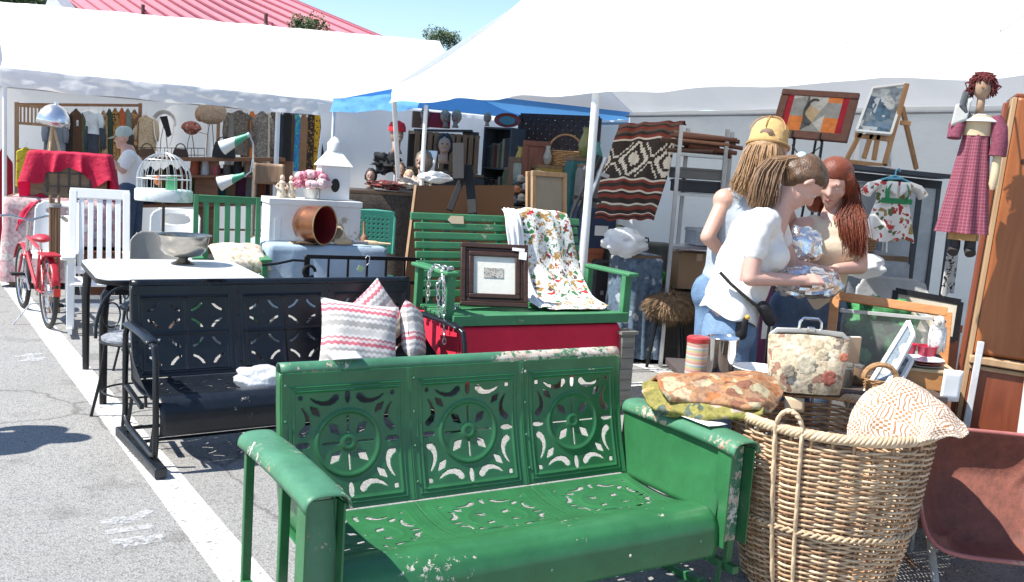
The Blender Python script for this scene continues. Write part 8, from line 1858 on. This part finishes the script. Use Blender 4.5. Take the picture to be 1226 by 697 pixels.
# ---- red haired woman
def woman_red():
    Y = 5.02; hip = yp(968, 372, Y); t = person('person with long red hair in a cream tank top looking down', hip)
    hc = yp(998, 220, Y); f = V((-.42, -.80, -.42)); hcaps, P, f, r, u = head_shape(hc, f, V((.05, 0, 1)), 1.0)
    neck = yp(999, 258, Y+.03); sl = yp(960, 272, Y-.02); sr = yp(1028, 276, Y+.03); chest = yp(993, 292, Y); waist = yp(986, 338, Y)
    er = yp(1030, 320, Y-.06); wr = yp(1000, 322, Y-.26); elp = yp(948, 318, Y-.08); wl = yp(962, 330, Y-.28)
    body = hcaps+[(neck, P(0, 0, -.05), .052, .048), (neck, chest, .07, .10), (sl, sr, .055, .055), (sr, er, .046, .038), (er, wr, .038, .026), (sl, elp, .046, .038), (elp, wl, .038, .026), (chest, waist, .11, .10), (waist, hip, .10, .115)]
    body += hand_caps(wr, V((-.9, -.2, -.05)), V((0, -.3, -.9)), .92, .7, -1)+hand_caps(wl, V((.5, -.7, 0)), V((0, -.3, -.9)), .92, .7)
    bd = blob('body', body, SKP, t, .0075, 4); face_parts(P, f, r, u, 1.0, bd)
    top_ = mat('cream_tank', (.64, .54, .40), .9, 0, .07, 8, .25, 30)
    blob('tank_top', [(chest+V((-.06, -.02, .035)), chest+V((.06, -.02, .035)), .095, .095), (chest+V((-.06, -.05, -.02)), chest+V((.06, -.05, -.02)), .09, .09), (chest, waist, .125, .115), (waist, hip+UP*.03, .115, .125), (sl.lerp(neck, .35)-UP*.01, chest+V((-.07, -.03, .04)), .055, .07), (sr.lerp(neck, .35)-UP*.01, chest+V((.07, -.03, .04)), .055, .07)], top_, t, .010, 4)
    ft = (V((hip.x-.08, hip.y, 0)), V((hip.x+.10, hip.y+.02, 0)))
    legs(hip+V((-.085, 0, -.02)), hip+V((.085, 0, -.02)), ft, jeans3, t, .125, .085, .06); shoes(ft, (-.3, -.9, 0), t)
    hm = mat('hair_red', (.17, .035, .012), .45, 0, .25, 12, .4, 120)
    blob('hair', [(P(-.03, 0, .04), P(-.005, 0, .055), .098, .090), (P(-.05, 0, -.02), P(-.06, 0, -.08), .085, .075), (P(.02, .075, .04), P(.0, .085, -.03), .035, .04), (P(.02, -.075, .04), P(.0, -.085, -.03), .035, .04), (P(-.02, .08, -.05), P(-.03, .09, -.14), .045, .05), (P(-.02, -.08, -.05), P(-.03, -.085, -.12), .045, .04)], hm, t, .010, 3)
    g_ = [[P(.02, -.07, .06), P(.01, -.095, .0), P(.0, -.10, -.08), yp(1019+q*9, 262, Y-.09), yp(1022+q*8, 285, Y-.12), yp(1022+q*6, 304, Y-.11)] for q in (-1, -.3, .4, 1)]
    g_ += [[P(-.06, 0, .03), P(-.10, -.04*q, -.06), yp(1003+q*12, 268, Y+.08), yp(1010+q*10, 300, Y+.10)] for q in (-1, 0, 1)]
    hair_strands('long_hair', g_, hm, t, 1300, .0028, 8, .018, .008)
woman_red()
# ---- man at the clothes rack
def man_rack():
    Y = 11.6; hip = yp(157, 232, Y); t = person('person in a white t-shirt and pale cap reaching towards the clothes rack', hip)
    hc = yp(149, 167, Y); f = V((-.96, -.12, -.1)); hcaps, P, f, r, u = head_shape(hc, f, V((0, 0, 1)), 1.02)
    neck = yp(153, 179, Y); sn = yp(155, 188, Y-.15); sf = yp(155, 188, Y+.18); chest = yp(156, 198, Y); waist = yp(157, 218, Y)
    en = yp(147, 204, Y-.22); wn = yp(131, 191, Y-.20); ef = yp(146, 202, Y+.2); wf = yp(130, 192, Y+.15)
    bd = blob('body', hcaps+[(neck, P(0, 0, -.04), .06, .055), (neck, chest, .08, .12), (sn, en, .055, .045), (en, wn, .045, .032), (sf, ef, .055, .045), (ef, wf, .045, .032), (sn, sf, .07, .07), (chest, waist, .13, .13)]+hand_caps(wn, V((-1, 0, .2)), V((0, .3, -1)))+hand_caps(wf, V((-1, 0, .2)), V((0, -.3, -1)), 1, .5, -1), SK, t, .010, 4); face_parts(P, f, r, u, 1.02, bd)
    s1 = sn.lerp(en, .65); s2 = sf.lerp(ef, .65)
    blob('t_shirt', [(sn, s1, .075, .068), (sf, s2, .075, .068), (sn, sf, .09, .09), (neck-UP*.05, chest, .08, .145), (chest, waist, .155, .145), (waist, hip+UP*.05, .145, .15)], mat('white_tee', 0), t, .014, 4)
    ft = (V((hip.x, hip.y-.12, 0)), V((hip.x+.05, hip.y+.12, 0))); legs(hip+V((0, -.09, -.02)), hip+V((0, .09, -.02)), ft, denim('jeans_navy', (.05, .08, .13)), t, .14); shoes(ft, (-1, 0, 0), t)
    cm = mat('cap_sage', (.40, .46, .42), .85, 0, .08)
    blob('cap', [(P(-.01, 0, .065), P(.005, 0, .07), .10, .094)], cm, t, .012, 3); k = WB(); k.grid(lambda a, b_: P(.085+.085*b_, (a-.5)*.16*(1-.35*b_*b_), .045-.03*b_), 10, 5); k.obj('cap_peak', cm, t, solid=.006)
    blob('hair', [(P(-.045, 0, .02), P(-.05, 0, -.03), .075, .06)], mat('hair_dark', (.05, .03, .02), .6), t, .012, 2)
man_rack()
# ---- bystander out of view whose shadow falls across the asphalt
def bystander():
    tip = gp(100, 524); k_ = 1.70/math.tan(SUN_EL); b_ = tip-SUN_D*k_; b_.z = 0; t = person('person in a dark shirt standing alone on the open asphalt', b_)
    B_ = lambda x, y, z: b_+V((x, y, z)); hcaps, P, f, r, u = head_shape(B_(0, 0, 1.57), (1, .1, -.1), (0, 0, 1), 1.0)
    blob('body', hcaps+[(B_(0, 0, 1.38), P(0, 0, -.05), .06, .055), (B_(0, -.17, 1.36), B_(0, .17, 1.36), .07, .07), (B_(0, 0, 1.3), B_(0, 0, 1.0), .13, .12), (B_(0, -.2, 1.34), B_(.02, -.25, 1.08), .05, .042), (B_(.02, -.25, 1.08), B_(.1, -.24, .86), .04, .03), (B_(0, .2, 1.34), B_(.02, .25, 1.08), .05, .042), (B_(.02, .25, 1.08), B_(.1, .24, .86), .04, .03)]+hand_caps(B_(.1, -.24, .86), (.1, 0, -1), (0, 1, 0))+hand_caps(B_(.1, .24, .86), (.1, 0, -1), (0, -1, 0)), SK, t, .010, 4)
    blob('shirt', [(B_(0, -.17, 1.36), B_(0, .17, 1.36), .09, .09), (B_(0, 0, 1.3), B_(0, 0, .98), .15, .145), (B_(0, -.2, 1.34), B_(.01, -.235, 1.16), .07, .06), (B_(0, .2, 1.34), B_(.01, .235, 1.16), .07, .06)], G('shirt_dark', (.06, .07, .09)), t, .014, 4)
    ft = (B_(0, -.11, 0), B_(0, .11, 0)); legs(B_(0, -.09, .9), B_(0, .09, .9), ft, jeans3, t); shoes(ft, (1, 0, 0), t)
    blob('hair', [(P(-.03, 0, .04), P(-.03, 0, -.02), .096, .085)], mat('hair_dark', 0), t, .012, 2)
bystander()
# ---- silver foil bundles the women are looking at
foil = mat('silver_foil', (.70, .70, .71), .22, .95, .12, 14, .6, 22)
def foil_bundle(px, py, Y, r, label, seed, rot):
    k = MB(rot); k.ell((0, 0, 0), r, 34, 20, None, lambda q: 1+.26*nz(q.x*2.2+seed, q.y*2.2, q.z*2.2)+.16*abs(nz(q.x*4.5+seed, q.y*4.5, q.z*4.5)))
    o = k.obj('foil_bundle', foil, None, ang=18); o.location = yp(px, py, Y); return tag(o, label, 'foil')
foil_bundle(967, 338, 4.58, (.155, .10, .065), 'crinkled silver foil covered tray held between the women', 2, RZ(.1) @ RX(.45) @ RY(-.12))
foil_bundle(962, 294, 4.74, (.095, .05, .085), 'upright crumpled silver foil packet above the foil tray', 9, RX(-.2) @ RY(.5))
# ================================================================ more stock packed under the tents
rc = random.Random(21)
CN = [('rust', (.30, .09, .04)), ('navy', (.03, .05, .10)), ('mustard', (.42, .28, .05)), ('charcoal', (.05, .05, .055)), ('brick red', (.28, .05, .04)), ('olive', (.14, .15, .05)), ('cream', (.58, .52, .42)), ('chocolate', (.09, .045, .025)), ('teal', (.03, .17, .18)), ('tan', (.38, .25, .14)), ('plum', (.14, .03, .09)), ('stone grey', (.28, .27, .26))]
# garments hung low under the brown hat shelf, filling the gap behind the chairs
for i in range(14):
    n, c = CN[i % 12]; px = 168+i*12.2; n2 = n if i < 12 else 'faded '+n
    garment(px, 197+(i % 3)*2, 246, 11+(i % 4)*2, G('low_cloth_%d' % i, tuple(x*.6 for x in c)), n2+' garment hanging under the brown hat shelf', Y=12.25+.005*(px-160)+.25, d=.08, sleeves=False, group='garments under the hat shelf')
# extra coats at the ends of the racks
for i, (px, n, c) in enumerate(((60, 'slate', (.08, .09, .11)), (98, 'moss', (.06, .075, .04)), (118, 'bronze', (.20, .12, .05)), (276, 'ash', (.2, .19, .18)), (295, 'sepia', (.12, .07, .04)), (322, 'ivory', (.55, .5, .42)), (336, 'ink blue', (.02, .03, .06)), (350, 'umber', (.07, .045, .03)), (399, 'sand', (.4, .32, .22)))):
    garment(px, 135, 205, 10, G('extra_coat_%d' % i, c), n+' coloured long coat squeezed into the clothes rack', d=.10, sleeves=False)
# cartons, tins and vases standing behind the swing and below the blanket
def vase(p, r, h, m, label, grp):
    t = thing('vase', label, 'vase', p, 0, grp); k = MB(); k.lathe([(r*.55, 0), (r*.9, h*.2), (r, h*.42), (r*.6, h*.72), (r*.4, h*.85), (r*.55, h)], 20, ends=(1, 0)); k.obj('body', m, t, solid=.004); k = MB(); k.tube([(r*.55*math.cos(j*PI/10), r*.55*math.sin(j*PI/10), h) for j in range(20)], r*.07, 5, True); k.obj('lip', m, t)
def carton(p, w_, d, h, n, c, label, grp, rz):
    t = thing('carton', label, 'box', p, rz, grp); m = mat('carton_'+n.replace(' ', '_'), c, .8, 0, .12, 6, .05); k = MB(); k.box((0, 0, h/2), (w_, d, h)); k.obj('body', m, t, bevel=.005); k = MB(); k.box((0, 0, h-.02), (w_+.012, d+.012, .05)); k.obj('lid', m, t, bevel=.004)
    k = MB(); k.box((.02, -d/2-.003, h*.45), (w_*.4, .003, h*.25)); k.obj('paper_label', paper if sum(c) < 1 else tagm, t)
i = 0
for (px, Y, stack) in ((622, 9.9, 3), (648, 10.4, 2), (704, 9.0, 4), (722, 9.4, 3), (700, 10.0, 4), (596, 9.6, 2)):
    z = 0; b_ = yp(px, 300, Y)
    for j in range(stack):
        n, c = CN[(i*5+j) % 12]; h = rc.uniform(.24, .40); w_ = rc.uniform(.30, .44)
        carton(V((b_.x+rc.uniform(-.03, .03), Y+rc.uniform(-.03, .03), z)), w_, .32, h, n, c, '%s storage carton, %s in the stack %s' % (n, ['bottom', 'second', 'third', 'top'][j], ['behind the green swing back', 'beneath the handled basket', 'beside the folded black easel', 'below the striped blanket', 'in front of the lattice', 'behind the brown board'][i]), 'cartons stacked in the stalls', rc.uniform(-.2, .5)); z += h+.004
    i += 1
for i, (px, py, Y, r, h) in enumerate(((622, 200, 10.9, .06, .22), (700, 188, 9.6, .07, .28), (714, 196, 9.3, .05, .2), (655, 197, 10.7, .05, .2))):
    n, c = CN[(i*3+2) % 12]; p = yp(px, py, Y)
    st_ = covered_table(px, py+1, Y, .30, .28, '%s draped plinth under the %s vase' % (CN[(i*3+5) % 12][0], n), G('plinth_%d' % i, tuple(x*.5 for x in CN[(i*3+5) % 12][1])), .2, 'plinth'); vase(yp(px, py, Y)+UP*.002, r, h, mat('vase_%d' % i, c, .25, 0, .2, 12), n+' glazed vase standing on a draped plinth', 'vases in the stalls')
# stock along the back wall of the big tent
for i, (px, Y, w_, h, rz) in enumerate(((888, 7.9, .5, .75, .1), (915, 7.6, .4, 1.05, .3), (1010, 7.0, .5, .55, -.1), (1110, 6.4, .4, .7, .2), (868, 8.3, .45, .9, 0))):
    n, c = CN[(i*7+3) % 12]; b_ = yp(px, 300, Y); carton(V((b_.x, Y, 0)), w_, .35, h, n+' tall', c, n+' tall cabinet box against the back wall of the white tent', 'tall boxes along the tent wall', rz)
